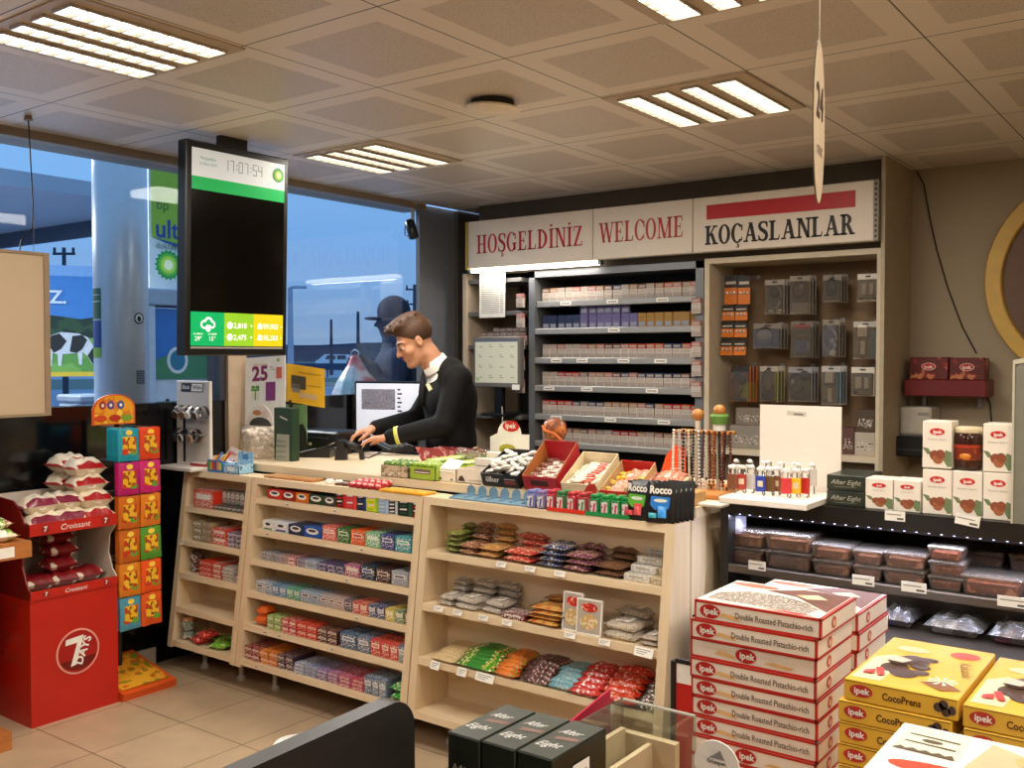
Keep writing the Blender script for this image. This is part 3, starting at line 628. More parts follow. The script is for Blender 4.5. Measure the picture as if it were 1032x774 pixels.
for k,(y,x,lv)in enumerate(((1.88,-.09,0),(1.75,-.09,0),(1.86,-.22,0),(1.86,-.1,1))):
 solo('snack_bag',cached(('sn',k%2),lambda k=k:snack(gb if k%2==0 else ob,PAPER if k%2==0 else gb,k)),['green and white snack bag at the front end of the wooden shelf','beige snack bag second from the end of the wooden shelf','green snack bag at the back of the wooden shelf','beige snack bag lying on the green one on the wooden shelf'][k],'snack bag',(-3.85+x,y,p0.z+lv*.045),R(90+8*k-10),'snack bags on the wooden shelf')
b=MB();b.T=Matrix.Rotation(R(90),4,'X')@Matrix.Translation((0,.085,0));b.pillow(.1,.17,.03,mat('#8fc21e',.3),seed=9)
solo('snack_bag',b,'bright green snack bag standing upright at the left photo edge','snack bag',(-4.06,1.78,p0.z),R(75),'snack bags on the wooden shelf')

# ================================================================== BACK WALL: sign band, tobacco unit, accessory unit
def strokes(ch,T=.17,t=.06,slab=False):
 """list of 2D polygons in a box 1 high; returns (polys, width)"""
 P=[];t2=t if not slab else .09
 def rect(x0,y0,x1,y1):P.append([(x0,y0),(x1,y0),(x1,y1),(x0,y1)])
 def stem(x,y0=0,y1=1,w=None,sl=.09,s0=True,s1=True):
  w=w or T;rect(x,y0,x+w,y1)
  if s0:rect(x-sl,y0,x+w+sl,y0+t2)
  if s1:rect(x-sl,y1-t2,x+w+sl,y1)
 def bar(p,q,w):
  P.append([p,(p[0]+w,p[1]),(q[0]+w,q[1]),q])
 def ring(cx,cy,rx,ry,a0,a1,T_=None,t_=None,n=22):
  T_=T_ or T;t_=t_ or t
  for k in range(n):
   a=R(a0+(a1-a0)*k/n);b2=R(a0+(a1-a0)*(k+1)/n)
   P.append([(cx+rx*math.cos(a),cy+ry*math.sin(a)),(cx+rx*math.cos(b2),cy+ry*math.sin(b2)),(cx+(rx-T_)*math.cos(b2),cy+(ry-t_)*math.sin(b2)),(cx+(rx-T_)*math.cos(a),cy+(ry-t_)*math.sin(a))])
 W=.7
 base={'Ş':'S','Ç':'C','İ':'I'}.get(ch,ch)
 if base=='H':stem(.09);stem(.52);rect(.2,.47,.6,.47+t2);W=.78
 elif base=='O':ring(.36,.5,.36,.52,0,360,n=32);W=.72
 elif base=='C' or base=='G':
  ring(.37,.5,.37,.52,42,318,n=26);rect(.6,.62,.68,.92)
  if base=='G':rect(.5,.05,.67,.42);rect(.42,.38,.76,.38+t2);W=.76
  else:W=.68;rect(.6,.1,.66,.3)
 elif base=='S':
  pts=[(.52,.74),(.5,.86),(.42,.95),(.29,.97),(.16,.93),(.09,.82),(.1,.7),(.19,.6),(.32,.52),(.44,.43),(.5,.31),(.49,.17),(.4,.06),(.27,.03),(.14,.07),(.07,.17),(.05,.28)]
  wd=[t,t,t*1.2,t,T*.7,T*.9,T*.9,T,T,T,T*.9,T*.9,T*.7,t,t*1.2,t,t]
  for i in range(len(pts)-1):
   p,q=pts[i],pts[i+1];d=(q[0]-p[0],q[1]-p[1]);L=math.hypot(*d);nx,ny=-d[1]/L,d[0]/L
   a,c=wd[i]/2,wd[i+1]/2;e=(d[0]/L*.012,d[1]/L*.012)
   P.append([(p[0]+nx*a-e[0],p[1]+ny*a-e[1]),(q[0]+nx*c+e[0],q[1]+ny*c+e[1]),(q[0]-nx*c+e[0],q[1]-ny*c+e[1]),(p[0]-nx*a-e[0],p[1]-ny*a-e[1])])
  rect(.48,.7,.56,.97);rect(.02,.03,.09,.3);W=.58
 elif base=='E' or base=='L':
  stem(.09);rect(.1,0,.58,t2);P.append([(.5,0),(.58,0),(.62,.26),(.57,.26)])
  if base=='E':rect(.1,1-t2,.58,1);P.append([(.5,1),(.58,1),(.6,.76),(.55,.76)]);rect(.2,.48,.46,.48+t2);rect(.42,.38,.47,.66)
  W=.64
 elif base=='D':stem(.09);ring(.2,.5,.5,.5,-90,90,T_=T*1.1);rect(.1,0,.22,t2);rect(.1,1-t2,.22,1);W=.74
 elif base=='I':stem(.09);W=.36
 elif base=='N':stem(.1,w=t*1.3);stem(.6,w=t*1.3,s0=False);bar((.1,1),(.56,0),T);rect(.0,1-t2,.2,1);W=.76
 elif base=='Z':rect(.04,1-t2,.58,1);rect(.02,0,.6,t2);bar((.42,1),(.02,0),T);rect(.03,.76,.08,1);rect(.55,0,.6,.25);W=.62
 elif base=='W':
  bar((.04,1),(.26,0),T);bar((.5,1),(.28,0),t*1.2);bar((.42,1),(.66,0),T);bar((.92,1),(.7,0),t*1.2);rect(-.04,1-t2,.26,1);rect(.36,1-t2,.62,1);rect(.84,1-t2,1.06,1);W=1.02
 elif base=='M':stem(.09,w=t*1.3);stem(.74,w=T);bar((.1,1),(.42,0),T);bar((.78,1),(.46,0),t*1.2);rect(.0,1-t2,.2,1);W=1.0
 elif base=='K':stem(.09);bar((.56,1),(.2,.42),t2*1.2);bar((.3,.6),(.54,0),T);rect(.48,1-t2,.76,1);rect(.46,0,.82,t2);W=.78
 elif base=='A':
  bar((.32,1),(.56,0),T);bar((.36,1),(.1,0),t2*1.1);rect(.2,.3,.56,.3+t2);rect(-.0,0,.28,t2);rect(.48,0,.84,t2);rect(.3,.94,.5,1);W=.8
 elif base=='R':stem(.09);ring(.3,.73,.3,.27,-90,90,n=14,t_=t2);rect(.2,1-t2,.32,1);rect(.2,.46,.34,.46+t2);bar((.3,.5),(.52,0),T);rect(.5,0,.78,t2);W=.74
 if ch in 'ŞÇ':cx=.3 if ch=='Ş' else .38;rect(cx-.03,-.1,cx+.03,.04);rect(cx-.02,-.14,cx+.11,-.08);rect(cx+.05,-.22,cx+.11,-.1);rect(cx-.08,-.25,cx+.1,-.19)
 if ch=='İ':P.append([(.17+.09*math.cos(R(a)),1.16+.065*math.sin(R(a)))for a in range(0,360,30)])
 return P,W
def serif_text(bm,s,x0,x1,z0,h,y,m,T=.17,t=.06,slab=False,gap=.07):
 gl=[strokes(c,T,t,slab)for c in s];tot=sum(g[1]for g in gl)+gap*(len(gl)-1);sx=(x1-x0)/tot;x=x0
 for P,W in gl:
  for p in P:bm.poly([(x+a*sx,y,z0+c*h)for a,c in p],m)
  x+=(W+gap)*sx
YS=5.0
SX=[at(u,240,Y=YS).x for u in(471.4,597.5,698,880.5)];SZ0,SZ1=2.126,2.429
SGN=mat('#dcd0c0',.45,var=.02);SRED=mat('#b3121c',.45,var=0)
def panel(name,label,x0,x1):
 t=thing(name,label,'sign',(0,YS,0));b=MB();b.cbox(x0+.002,0,SZ0,x1-.002,.06,SZ1,SGN,.004);b.build('panel',t);return t
def px_x(u):return at(u,230,Y=YS).x
t=panel('shop_sign','white fascia sign reading HOŞGELDİNİZ in red serif capitals',SX[0],SX[1]);b=MB();za,zb2=at(484,255.5,Y=YS).z,at(484,237,Y=YS).z
serif_text(b,'HOŞGELDİNİZ',px_x(480.5),px_x(587),za,(zb2-za),-.001,SRED);b.build('lettering',t)
b=MB();b.box(SX[0]-.02,0,SZ0-.01,SX[0],.06,SZ1,mat('#b59a30',.5));b.build('yellow_edge',t)
t=panel('shop_sign','white fascia sign reading WELCOME in red serif capitals',SX[1],SX[2]);b=MB()
serif_text(b,'WELCOME',px_x(604),px_x(688.5),za+.004,(zb2-za),-.001,SRED);b.build('lettering',t)
t=panel('shop_sign','white fascia sign reading KOÇASLANLAR under a red bar',SX[2],SX[3]);b=MB();z0_,z1_=at(711,247,Y=YS).z,at(711,228,Y=YS).z
serif_text(b,'KOÇASLANLAR',px_x(710.5),px_x(861),z0_,z1_-z0_,-.001,mat('#1b1714',.5,var=0),T=.2,t=.09,slab=True,gap=.05);b.build('lettering',t)
b=MB();b.quad((px_x(712),-.001,at(712,221.5,Y=YS).z),(px_x(862),-.001,at(862,208.5,Y=YS).z),(px_x(862),-.001,at(862,191.5,Y=YS).z),(px_x(712),-.001,at(712,207,Y=YS).z),mat('#b01216',.45,var=0));b.build('red_bar',t)
b=MB();b.box(SX[3]-.002,.0,SZ0,SX[3]+.022,.05,SZ1,mat('#8d8375',.5))
for k in range(11):b.box(SX[3]+.004,-.001,SZ0+.015+k*.026,SX[3]+.014,.0,SZ0+.028+k*.026,INK)
b.build('slotted_upright',t)
b=MB();b.box(SX[0],5.12,2.09,-1.46,5.5,ZC-.002,mat('#4e4536',.7));struct('trim_4',b)
t=thing('strip_light','lit fluorescent strip under the left end of the welcome sign','strip light',(0,5.03,0));b=MB();xl0,xl1=at(476,268,Y=5.05).x,at(604,262,Y=5.05).x
b.cbox(xl0,.0,2.098,xl1,.035,2.124,mat('#fff6e6',.4,var=0,emit=5),.004);b.build('lit_tube',t)
b=MB();b.box(xl0-.02,.0,2.1,xl0,.04,2.125,STEEL);b.build('end_cap',t);b=MB();b.box(xl1,.0,2.1,xl1+.02,.04,2.125,STEEL);b.build('end_cap',t)
L=bpy.data.lights.new('strip_lamp','AREA');L.shape='RECTANGLE';L.size=.85;L.size_y=.03;L.energy=3.0;L.color=(1,.93,.84);lo=bpy.data.objects.new('strip_lamp',L);COL.objects.link(lo);lo.location=((xl0+xl1)/2,5.045,2.09)
GR=mat('#77797c',.4,.35,var=.04);GRD=mat('#3a3836',.6);LIP=mat('#a8a7a4',.35,.4,var=.04)
YU=5.1;X0,X1=-3.64,-2.425
t=thing('cigarette_cabinet','tall grey steel cigarette cabinet with six shelves behind the counter','cabinet',(0,YU,0))
b=MB();b.box(X0,.36,.3,X1,.38,2.09,GRD);b.box(X0,0,.3,X0+.045,.36,2.09,GR);b.box(X1-.05,0,.3,X1,.36,2.09,GR);b.box(X0,0,2.05,X1,.36,2.09,GR);b.box(X0,0,0,X1,.38,.3,GRD);b.build('carcass',t)
SHZ=[1.895,1.722,1.537,1.362,1.18,1.008]
for z in SHZ:
 b=MB();b.box(X0+.045,.06,z-.012,X1-.05,.36,z,GRD);b.build('shelf',t)
 b=MB();b.cbox(X0+.045,.0 if z<1.85 else .02,z-.034,X1-.05,.06,z+.004,LIP,.004);b.build('shelf_lip',t)
CW_=mat('#cbbfb4',.5,var=.08,scale=90);CWG=mat('#8e857e',.6,var=0)
def cig(col,lid,dark=False):
 b=MB();body=CW_ if not dark else mat(col,.4)
 b.cbox(-.0275,0,0,.0275,.022,.060,body,.0015);b.cbox(-.0275,0,.060,.0275,.022,.088,mat(lid,.4,var=.03),.0015)
 b.quad((-.022,-.0006,.066),(.022,-.0006,.066),(.022,-.0006,.080),(-.022,-.0006,.080),mat('#a99c92' if not dark else col,.5,var=.0))
 if not dark:
  for k in range(3):b.quad((-.02,-.0006,.036+k*.008),(.02,-.0006,.036+k*.008),(.02,-.0006,.039+k*.008),(-.02,-.0006,.039+k*.008),CWG)
  b.quad((-.024,-.0006,.004),(.024,-.0006,.004),(.024,-.0006,.03),(-.024,-.0006,.03),mat('#a3968c',.5,var=.1,scale=120))
 else:b.quad((-.02,-.0006,.01),(.02,-.0006,.01),(.02,-.0006,.035),(-.02,-.0006,.035),mat('#8d90a0',.5))
 return b.mesh('cigarette_pack')
LID={'white':'#a8988c','red':'#b01f1a','orange':'#c4521f','blue':'#2e4468','tan':'#a4764e','brown':'#6a4434','grey':'#7c7470','pink':'#b06a60','gold':'#9a7434','navy':'#2a3454','violet':'#6a6290'}
rows=[['brown','tan','white','white','pink','white','pink','tan','brown','blue','white','tan','brown','white','tan','orange','pink','tan','pink'],['navy','navy','navy','navy','navy','violet','violet','violet','violet','violet','violet','violet','gold','gold','gold','gold','gold','gold','gold'],['white','white','pink','white','white','pink','tan','pink','brown','brown','pink','orange','red','orange','orange','blue','navy','orange','red'],['white','white','red','red','red','grey','pink','tan','pink','brown','blue','pink','navy','navy','blue','navy','navy','brown','navy'],['red','red','red','red','navy','grey','navy','navy','tan','tan','tan','tan','pink','navy','tan','red','red','orange','red'],['white','red','red','pink','tan','brown','pink','grey','white','red','red','red','tan','white','pink','tan','pink','red','white']]
SHN=['top','second','third','fourth','fifth','lowest']
x_a,x_b=X0+.045+.04,X1-.05-.035
for r_,row in enumerate(rows):
 for k,c_ in enumerate(row):
  x=x_a+(x_b-x_a)*k/18+rnd.uniform(-.002,.002);dark=r_==1
  o=solo('cigarette_pack',cached(('cg',c_,dark),lambda:cig(LID[c_],LID[c_],dark)),'%s cigarette pack, %s on the %s shelf of the cigarette cabinet'%(c_+(' lidded' if not dark else ''),nth(k,19)if 0<k<18 else('leftmost' if k==0 else 'rightmost'),SHN[r_]),'cigarette pack',(x,YU+.065+rnd.uniform(0,.006),SHZ[r_]+.004-.004),rnd.uniform(-.03,.03),'cigarette packs on the %s shelf'%SHN[r_])
  if c_ in('violet',)and k<11:
   o2=o.copy();COL.objects.link(o2);o2.location.z+=.089;o2['label']='violet cigarette pack stacked on top, %s on the second shelf of the cabinet'%nth(k,19)
for side,u_,ys in(('left',524,(302,322,344,365,388)),('right',701.5,(308,331,352,371,392))):
 for k,y_ in enumerate(ys):
  p=at(u_,y_+8,Y=YU-.02)
  b=MB();b.box(-.03,.006,.03,.03,.02,.034,STEEL)
  solo('cigarette_pack',cached(('cg','pink',False),lambda:cig(LID['pink'],LID['pink'])),'single cigarette pack on the %s upright of the cabinet, %s from the top'%(side,ORD[k]),'cigarette pack',(p.x,YU-.024,p.z),0,'packs fixed to the cabinet uprights')
for k,(r_,fx)in enumerate(((0,.2),(0,.5),(0,.8),(1,.52),(2,.15),(2,.32),(2,.58),(2,.8),(3,.1),(3,.35),(3,.75),(4,.15),(4,.5),(4,.82))):
 b=MB();b.box(-.04,-.002,-.012,.04,0,.012,PAPER);b.quad((-.03,-.0025,-.004),(.03,-.0025,-.004),(.03,-.0025,.003),(-.03,-.0025,.003),CWG)
 same=[j for j in((0,3),(1,1),(2,4),(3,3),(4,3))if j[0]==r_][0][1];idx=[q for q in((0,.2),(0,.5),(0,.8),(1,.52),(2,.15),(2,.32),(2,.58),(2,.8),(3,.1),(3,.35),(3,.75),(4,.15),(4,.5),(4,.82))if q[0]==r_].index((r_,fx))
 solo('price_label',cached('pl',lambda:b.mesh('price_label')),'small white price label, %s on the %s cigarette shelf edge'%(ORD[idx]+' from left',SHN[r_]),'price label',(X0+.045+(X1-X0-.09)*fx,YU-.001+(.02 if r_==0 else 0),SHZ[r_]-.015),0,'price labels on the cigarette shelves')
t=thing('wall_shelf_unit','narrow shelf unit with grey shelves between corner pillar and cigarette cabinet','shelf unit',(0,YU,0));XA,XB2=-4.17,-3.66
b=MB();b.box(XA,.40,.2,XB2,.42,2.1,mat('#4c4038',.7));b.box(XA,-.02,.2,XA+.03,.4,2.1,mat('#cbb9a2',.6));b.box(XA+.03,.37,1.0,XA+.17,.4,2.1,mat('#b5a38d',.6));b.build('carcass',t)
SH2=[at(500,v,Y=YU).z for v in(283,316,350,420)]
for z in SH2:b=MB();b.cbox(XA+.03,.0,z-.014,XB2-.04,.36,z+.014,mat('#6e6c6a',.45,.2),.003);b.build('shelf',t)
b=MB();pz=at(496,320,Y=YU-.02).z;pz1=at(496,275,Y=YU-.02).z;pxa,pxb=at(483,300,Y=YU-.02).x,at(509,300,Y=YU-.02).x
b.quad((pxa,0,pz),(pxb,0,pz),(pxb,.004,pz1),(pxa,.004,pz1),PAPER)
for k in range(20):
 zz=pz+.03+k*(pz1-pz-.06)/19;b.quad((pxa+.02,-.001,zz),(pxb-.05,-.001,zz),(pxb-.05,-.001,zz+.004),(pxa+.02,-.001,zz+.004),mat('#a09a94',.7));b.quad((pxb-.04,-.001,zz),(pxb-.015,-.001,zz),(pxb-.015,-.001,zz+.004),(pxb-.04,-.001,zz+.004),mat('#8a8480',.7))
solo('paper_price_list',b,'white printed paper list taped to the narrow shelf unit','paper list',(0,YU-.02,0))
for k in range(12):
 lv=k//7;kk=k%7 if lv==0 else k-7;x=at(483+kk*6.6+lv*7,340,Y=YU).x
 solo('cigarette_pack',cached(('cg',('brown','grey')[k%2],False),lambda:cig(LID[('brown','grey')[k%2]],LID[('brown','grey')[k%2]])),'%s cigarette pack on the narrow shelf unit, %s row, %s'%(('brown','grey')[k%2],'front' if lv==0 else 'raised back',nth(kk,7 if lv==0 else 5)),'cigarette pack',(x,YU+.05+lv*.06,SH2[2]+.014+(.0 if lv==0 else .03)),0,'packs on the narrow shelf unit')
b=MB();b.box(-.2,0,0,.2,.06,.03,mat('#8f8a84',.6));xm=at(500,340,Y=YU).x;solo('riser_block',b,'low grey riser carrying the back row of packs on the narrow shelf','riser',(xm+.02,YU+.1,SH2[2]+.014))
pm=at(500,384,Y=5.0);t=thing('monitor','grey monitor with pale tiled screen beside the cigarette cabinet','monitor',(pm.x,5.0,at(500,432,Y=5.0).z))
zt_,zb_=at(500,358,Y=5.0).z-t.location.z,at(500,409,Y=5.0).z-t.location.z;hw=(at(523,384,Y=5.0).x-at(476,384,Y=5.0).x)/2
b=MB();b.cbox(-hw,0,zb_,hw,.05,zt_,mat('#6f6b66',.45),.006);b.build('housing',t)
b=MB();s0,s1,z0_,z1_=-hw+.018,hw-.018,zb_+.03,zt_-.018;b.quad((s0,-.001,z0_),(s1,-.001,z0_),(s1,-.001,z1_),(s0,-.001,z1_),mat('#c7c6b0',.4,var=.02,emit=.25));b.quad((s0,-.0015,z1_-.014),(s1,-.0015,z1_-.014),(s1,-.0015,z1_),(s0,-.0015,z1_),mat('#5a6478',.4,emit=.1));b.build('screen',t)
b=MB()
for i in range(4):
 for j in range(4):
  x=s0+(s1-s0)*(i+.5)/4;z=z0_+(z1_-z0_-.014)*(j+.5)/4;b.quad((x-.012,-.002,z),(x+.018,-.002,z),(x+.018,-.002,z+.004),(x-.012,-.002,z+.004),mat('#7d806c',.5,emit=.05));
  if(i+j)%3:b.quad((x-.014,-.002,z+.012),(x+.002,-.002,z+.012),(x+.002,-.002,z+.017),(x-.014,-.002,z+.017),mat('#8d8f7a',.5,emit=.05))
b.build('screen_print',t);b=MB();sunburst(b,(s0+.02,-.002,z0_+.022),.012,ux=(1,0,0));b.build('emblem',t)
b=MB();b.quad((hw-.06,-.003,zb_-.012),(hw,-.003,zb_-.012),(hw,-.003,zb_+.022),(hw-.06,-.003,zb_+.022),PAPER);b.build('paper_note',t)
b=MB();b.box(-.03,.02,-.02,.03,.06,zb_,BLACK);b.cbox(-.1,-.04,-.035,.1,.12,-.02,BLACK,.004);b.build('stand',t)
t.location.z=SH2[3]+.014+.035
b=MB();x0=at(506,410,Y=4.98);b.tube([(x0.x,4.98,x0.z),(x0.x+.02,4.96,x0.z-.1),(x0.x+.08,4.94,x0.z-.22),(x0.x+.18,4.93,1.05)],.004,mat('#b9b2a8',.5),6);solo('cable',b,'pale cable dangling below the grey monitor','cable')
X2,X3=-2.42,-1.44;t=thing('accessory_cabinet','cream framed wall cabinet with hooks of phone accessories under the red-bar sign','cabinet',(0,YU,0))
CRM=mat('#c9bba2',.55);BWN=mat('#84694c',.65,var=.05,scale=4)
b=MB();b.box(X2,0,.3,X2+.03,.36,2.1,CRM);b.box(X3-.03,0,.3,X3,.36,2.1,CRM);b.box(X2+.03,0,2.07,X3-.03,.36,2.1,CRM);b.box(X2+.03,.02,1.0,X3-.03,.36,1.03,CRM);b.box(X2,0,0,X3,.38,.3,CRM);b.build('frame',t)
b=MB();b.box(X2+.03,.33,1.03,X3-.03,.36,2.07,BWN);b.build('back_panel',t)
b=MB();b.box(X2+.03,.1,.3,X3-.03,.36,1.0,mat('#6e5d4a',.7));b.build('lower_front',t)
struct('wall_side',MB().box(X3+.005,5.04,0,X3+.025,YB,ZC,mat('#a89a80',.6)))
YH=YU+.14
def hook(u,v):
 p=at(u,v,Y=YH);q=p-Vector((0,YU,0));b=MB();b.tube([(q.x-.0,YH-YU+.19,q.z+.012),(q.x,YH-YU-.04,q.z+.006),(q.x,YH-YU-.045,q.z+.016)],.002,STEEL,5)
 b.box(q.x-.012,.326,q.z,q.x+.012,.33,q.z+.02,STEEL);b.build('hook',t)
def cardm(w,h,card,blobs,clear_=True):
 b=MB();b.box(-w/2,.012,-h,w/2,.015,0,card);b.box(-w*.12,.010,-.018,w*.12,.0118,-.010,INK)
 for kind,x,z,sx,sz,m in blobs:
  x*=w;z*=-h;sx*=w;sz*=h
  if kind=='o':b.ball((x,.006,z),1,m,8,(sx,.010,sz))
  elif kind=='b':b.cbox(x-sx,-.006,z-sz,x+sx,.012,z+sz,m,.003)
  elif kind=='r':b.tube([(x+sx*math.cos(a*.35),.004-.0006*a,z+sz*math.sin(a*.35))for a in range(18)],.0035,m,5)
  elif kind=='p':b.quad((x-sx,.0115,z-sz),(x+sx,.0115,z-sz),(x+sx,.0115,z+sz),(x-sx,.0115,z+sz),m)
 if clear_:b.cbox(-w/2+.004,-.008,-h+.004,w/2-.004,.0118,-.03,clear('#cfc8be',.04,.08,.10,'blister'),.004)
 return b
DK,LG,SV,WH=mat('#2b2826',.4),mat('#8f8a80',.4),mat('#b4b0a8',.3,.5),mat('#d6cfc2',.45)
BLU,ORG,LIM,BRN=mat('#3d4f8f',.4),mat('#c8641c',.4),mat('#9a9c1c',.45),mat('#5a4636',.5)
KR=mat('#9c9082',.5)
acc=[(772,282,791,317,cardm,KR,(('o',0,.35,.25,.18,DK),('r',.0,.5,.36,.34,LG),('o',-.18,.9,.16,.06,SV),('o',.25,.9,.16,.06,SV)),'clear earphone pack with two shiny rings, top row left'),(797,278,817,317,cardm,mat('#8d8172',.5),(('r',0,.35,.3,.2,DK),('o',.1,.3,.15,.1,LG),('p',0,.82,.45,.13,LG)),'grey blister pack second in the top row of accessories'),(830,277,849,305,cardm,mat('#7f7468',.5),(('r',0,.45,.28,.3,DK),('o',.05,.5,.2,.2,DK)),'small cable pack third in the top row of accessories'),(865,276,886,304,cardm,WH,(('p',0,.55,.4,.27,LG),('b',-.15,.55,.12,.2,WH),('b',.2,.55,.1,.2,WH),('p',-.3,.9,.1,.05,DK),('p',.3,.9,.1,.05,DK)),'white boxed charger at the right end of the top accessory row'),(760,326,788,352,cardm,mat('#7d7468',.5),(('o',-.1,.45,.3,.22,LG),('r',-.05,.5,.34,.34,DK),('b',.3,.6,.1,.3,DK)),'grey charger pack at the left of the middle accessory row'),(798,324,820,361,cardm,mat('#6e6458',.5),(('p',0,.15,.35,.06,mat('#8a3a34',.5)),('o',0,.45,.25,.12,BRN),('b',.0,.68,.26,.18,BLU),('o',.25,.68,.12,.14,LG)),'pack with a blue gadget second in the middle accessory row'),(829,322,847,360,cardm,mat('#8a7f70',.5),(('o',0,.2,.25,.1,LG),('r',0,.55,.36,.3,SV),('o',.1,.6,.18,.1,SV),('b',.15,.88,.15,.07,WH)),'silver earphone pack third in the middle accessory row'),(861,324,885,362,cardm,mat('#b9b4ac',.5),(('b',-.1,.25,.2,.16,WH),('b',-.3,.7,.08,.18,LG),('b',-.08,.7,.1,.18,WH),('p',.35,.6,.12,.35,mat('#4f7f94',.5))),'white and blue cable pack at the right of the middle accessory row'),(736,369,757,405,cardm,ORG,(('p',0,.1,.46,.1,DK),('p',.25,.7,.22,.26,LIM),('r',-.05,.5,.26,.3,DK),('o',.1,.4,.22,.14,DK),('o',0,.93,.35,.06,DK)),'orange and lime cable pack at the left of the lower accessory row'),(766,369,785,405,cardm,mat('#a59c8e',.5),(('r',0,.4,.3,.3,DK),('o',0,.82,.4,.14,DK),('p',.4,.55,.08,.4,LIM)),'car charger pack second in the lower accessory row'),(795,370,819,405,cardm,mat('#8f8c8c',.5),(('r',-.1,.45,.3,.26,DK),('o',.2,.25,.22,.15,DK),('o',0,.82,.4,.13,mat('#30343f',.5)),('o',-.3,.45,.1,.1,SV)),'dark adapter pack third in the lower accessory row'),(828,369,848,408,cardm,mat('#b5b2ad',.5),(('b',-.05,.3,.22,.14,WH),('b',-.2,.7,.1,.16,LG),('b',0,.75,.1,.18,WH),('p',.38,.55,.1,.4,mat('#3f7f9c',.5))),'white and blue cable pack fourth in the lower accessory row'),(858,370,882,399,cardm,WH,(('p',0,.55,.36,.26,LG),('b',-.14,.55,.14,.2,WH),('b',.2,.55,.1,.2,WH),('p',-.33,.88,.08,.05,DK)),'white boxed charger at the right of the lower accessory row')]
for u0,v0,u1,v1,fn,card,bl,lab in acc:
 p=at((u0+u1)/2,v0,Y=YH);w=at(u1,v0,Y=YH).x-at(u0,v0,Y=YH).x;h=p.z-at((u0+u1)/2,v1,Y=YH).z
 hook((u0+u1)/2,v0+1);b=fn(w,h,card,bl);solo('accessory_pack',b,lab,'accessory pack',(p.x,YH-.02,p.z),rnd.uniform(-.1,.1),'accessory packs on hooks')
 if u0 not in(865,858):
  for d_ in(1,2):o=solo('accessory_pack',bpy.data.objects[-1].data if False else b.mesh('accessory_pack'),'pack %s behind the '%('directly' if d_==1 else 'farthest')+' '.join(lab.replace(' at the ',' ').replace('accessory ','').replace(' pack','').split()[:11]),'accessory pack',(p.x+.004*d_,YH-.02+.036*d_,p.z),rnd.uniform(-.08,.08),'accessory packs on hooks')
OB=mat('#d0701a',.4);BB_=mat('#211c19',.4)
for r_,(v0,v1)in enumerate(((278,307),(308,323),(325,340),(343,358))):
 for c_ in range(2):
  u0=728.5+c_*13.3+(2.5 if r_==0 else-1*(r_-1)*.5);p=at(u0+6.4,v0,Y=YH);w=(at(u0+13,v0,Y=YH).x-at(u0,v0,Y=YH).x)*.96;h=p.z-at(u0,v1,Y=YH).z
  b=MB();b.box(-w/2,0,-h,w/2,.004,0,BB_);top=.42;b.quad((-w/2,-.001,-h),(w/2,-.001,-h),(w/2,-.001,-h*top),(-w/2,-.001,-h*top),OB)
  for k in(-.28,0,.28):b.ball((k*w,-.003,-h*.6),.008,SV,6,(.9,.5,1.2))
  b.quad((-w*.4,-.0015,-h*.3),(w*.4,-.0015,-h*.3),(w*.4,-.0015,-h*.2),(-w*.4,-.0015,-h*.2),mat('#b5aa9a',.5))
  solo('battery_card',b,'orange and black battery card, %s column, %s row of the cabinet'%(('left','right')[c_],('top','second','third','lowest')[r_]),'battery card',(p.x,YH-.01-.004*r_,p.z),0,'battery cards')
  if r_==0:hook(u0+6.4,v0+1)
bx=[(735,450,768,471,'#8d857a','grey accessory carton low at the left of the accessory cabinet'),(741,432,770,448,'#7b7064','brown-grey accessory carton stacked on the grey one at left'),(848,440,861,466,'#5a3a34','dark carton with white print right of the blank card'),(862,424,882,446,'#4a3a2c','brown carton stacked at the right side of the accessory cabinet'),(861,448,882,470,'#b0a496','pale patterned carton at the lower right of the accessory cabinet')]
for u0,v0,u1,v1,c_,lab in bx:
 p=at(u0,v1,Y=YU+.1);q=at(u1,v0,Y=YU+.1);w=q.x-p.x;h=q.z-p.z;b=MB();b.cbox(0,0,0,w,.12,h,mat(c_,.5),.003);b.quad((w*.12,-.001,h*.2),(w*.88,-.001,h*.2),(w*.88,-.001,h*.6),(w*.12,-.001,h*.6),printed(c_,'#d0c6b8','#3a302a',60,.5));
 zz=top_+.001 if 'stacked on' in lab else p.z if 'stacked' in lab else 1.03
 if 'stacked' not in lab:top_=1.03+h
 solo('accessory_carton',b,lab,'carton',(p.x,YU+.1,max(zz,1.03))if 'brown carton' not in lab else(p.x,YU+.1,1.03+at(882,448,Y=YU+.1).z-at(861,470,Y=YU+.1).z+.001),0,'cartons in the accessory cabinet')
t=thing('wall_ring','large round gold frame on the back wall, cut by the right edge','wall frame',(0,YB,0));pc=at(1117,279,Y=YB);Rr=.545
b=MB();n=64
prof=[(Rr,0),(Rr,-.03),(Rr-.006,-.036),(Rr-.074,-.036),(Rr-.08,-.03),(Rr-.085,0)]
v=[];f=[]
for r_,y_ in prof:
 for k in range(n):a=2*math.pi*k/n;v.append((pc.x+r_*math.cos(a),y_,pc.z+r_*math.sin(a)))
for i in range(len(prof)-1):
 for k in range(n):f.append((i*n+k,i*n+(k+1)%n,(i+1)*n+(k+1)%n,(i+1)*n+k))
b.add(v,f,mat('#cfa850',.45,.1));b.build('rim',t)
b=MB();b.disc((pc.x,-.01,pc.z),Rr-.08,Rr-.08,mat('#6b4c34',.5),n=48);b.build('face',t)
t=thing('wall_shelf','dark red wall shelf on the back wall under the wire','shelf',(0,YB,0));p0=at(916,398,Y=YB-.1);p1=at(998,383,Y=YB-.1)
b=MB();b.cbox(p0.x,-.2,p0.z,p1.x,-.001,p0.z+(p1.z-p0.z),mat('#6d1418',.4),.004);b.build('board',t)
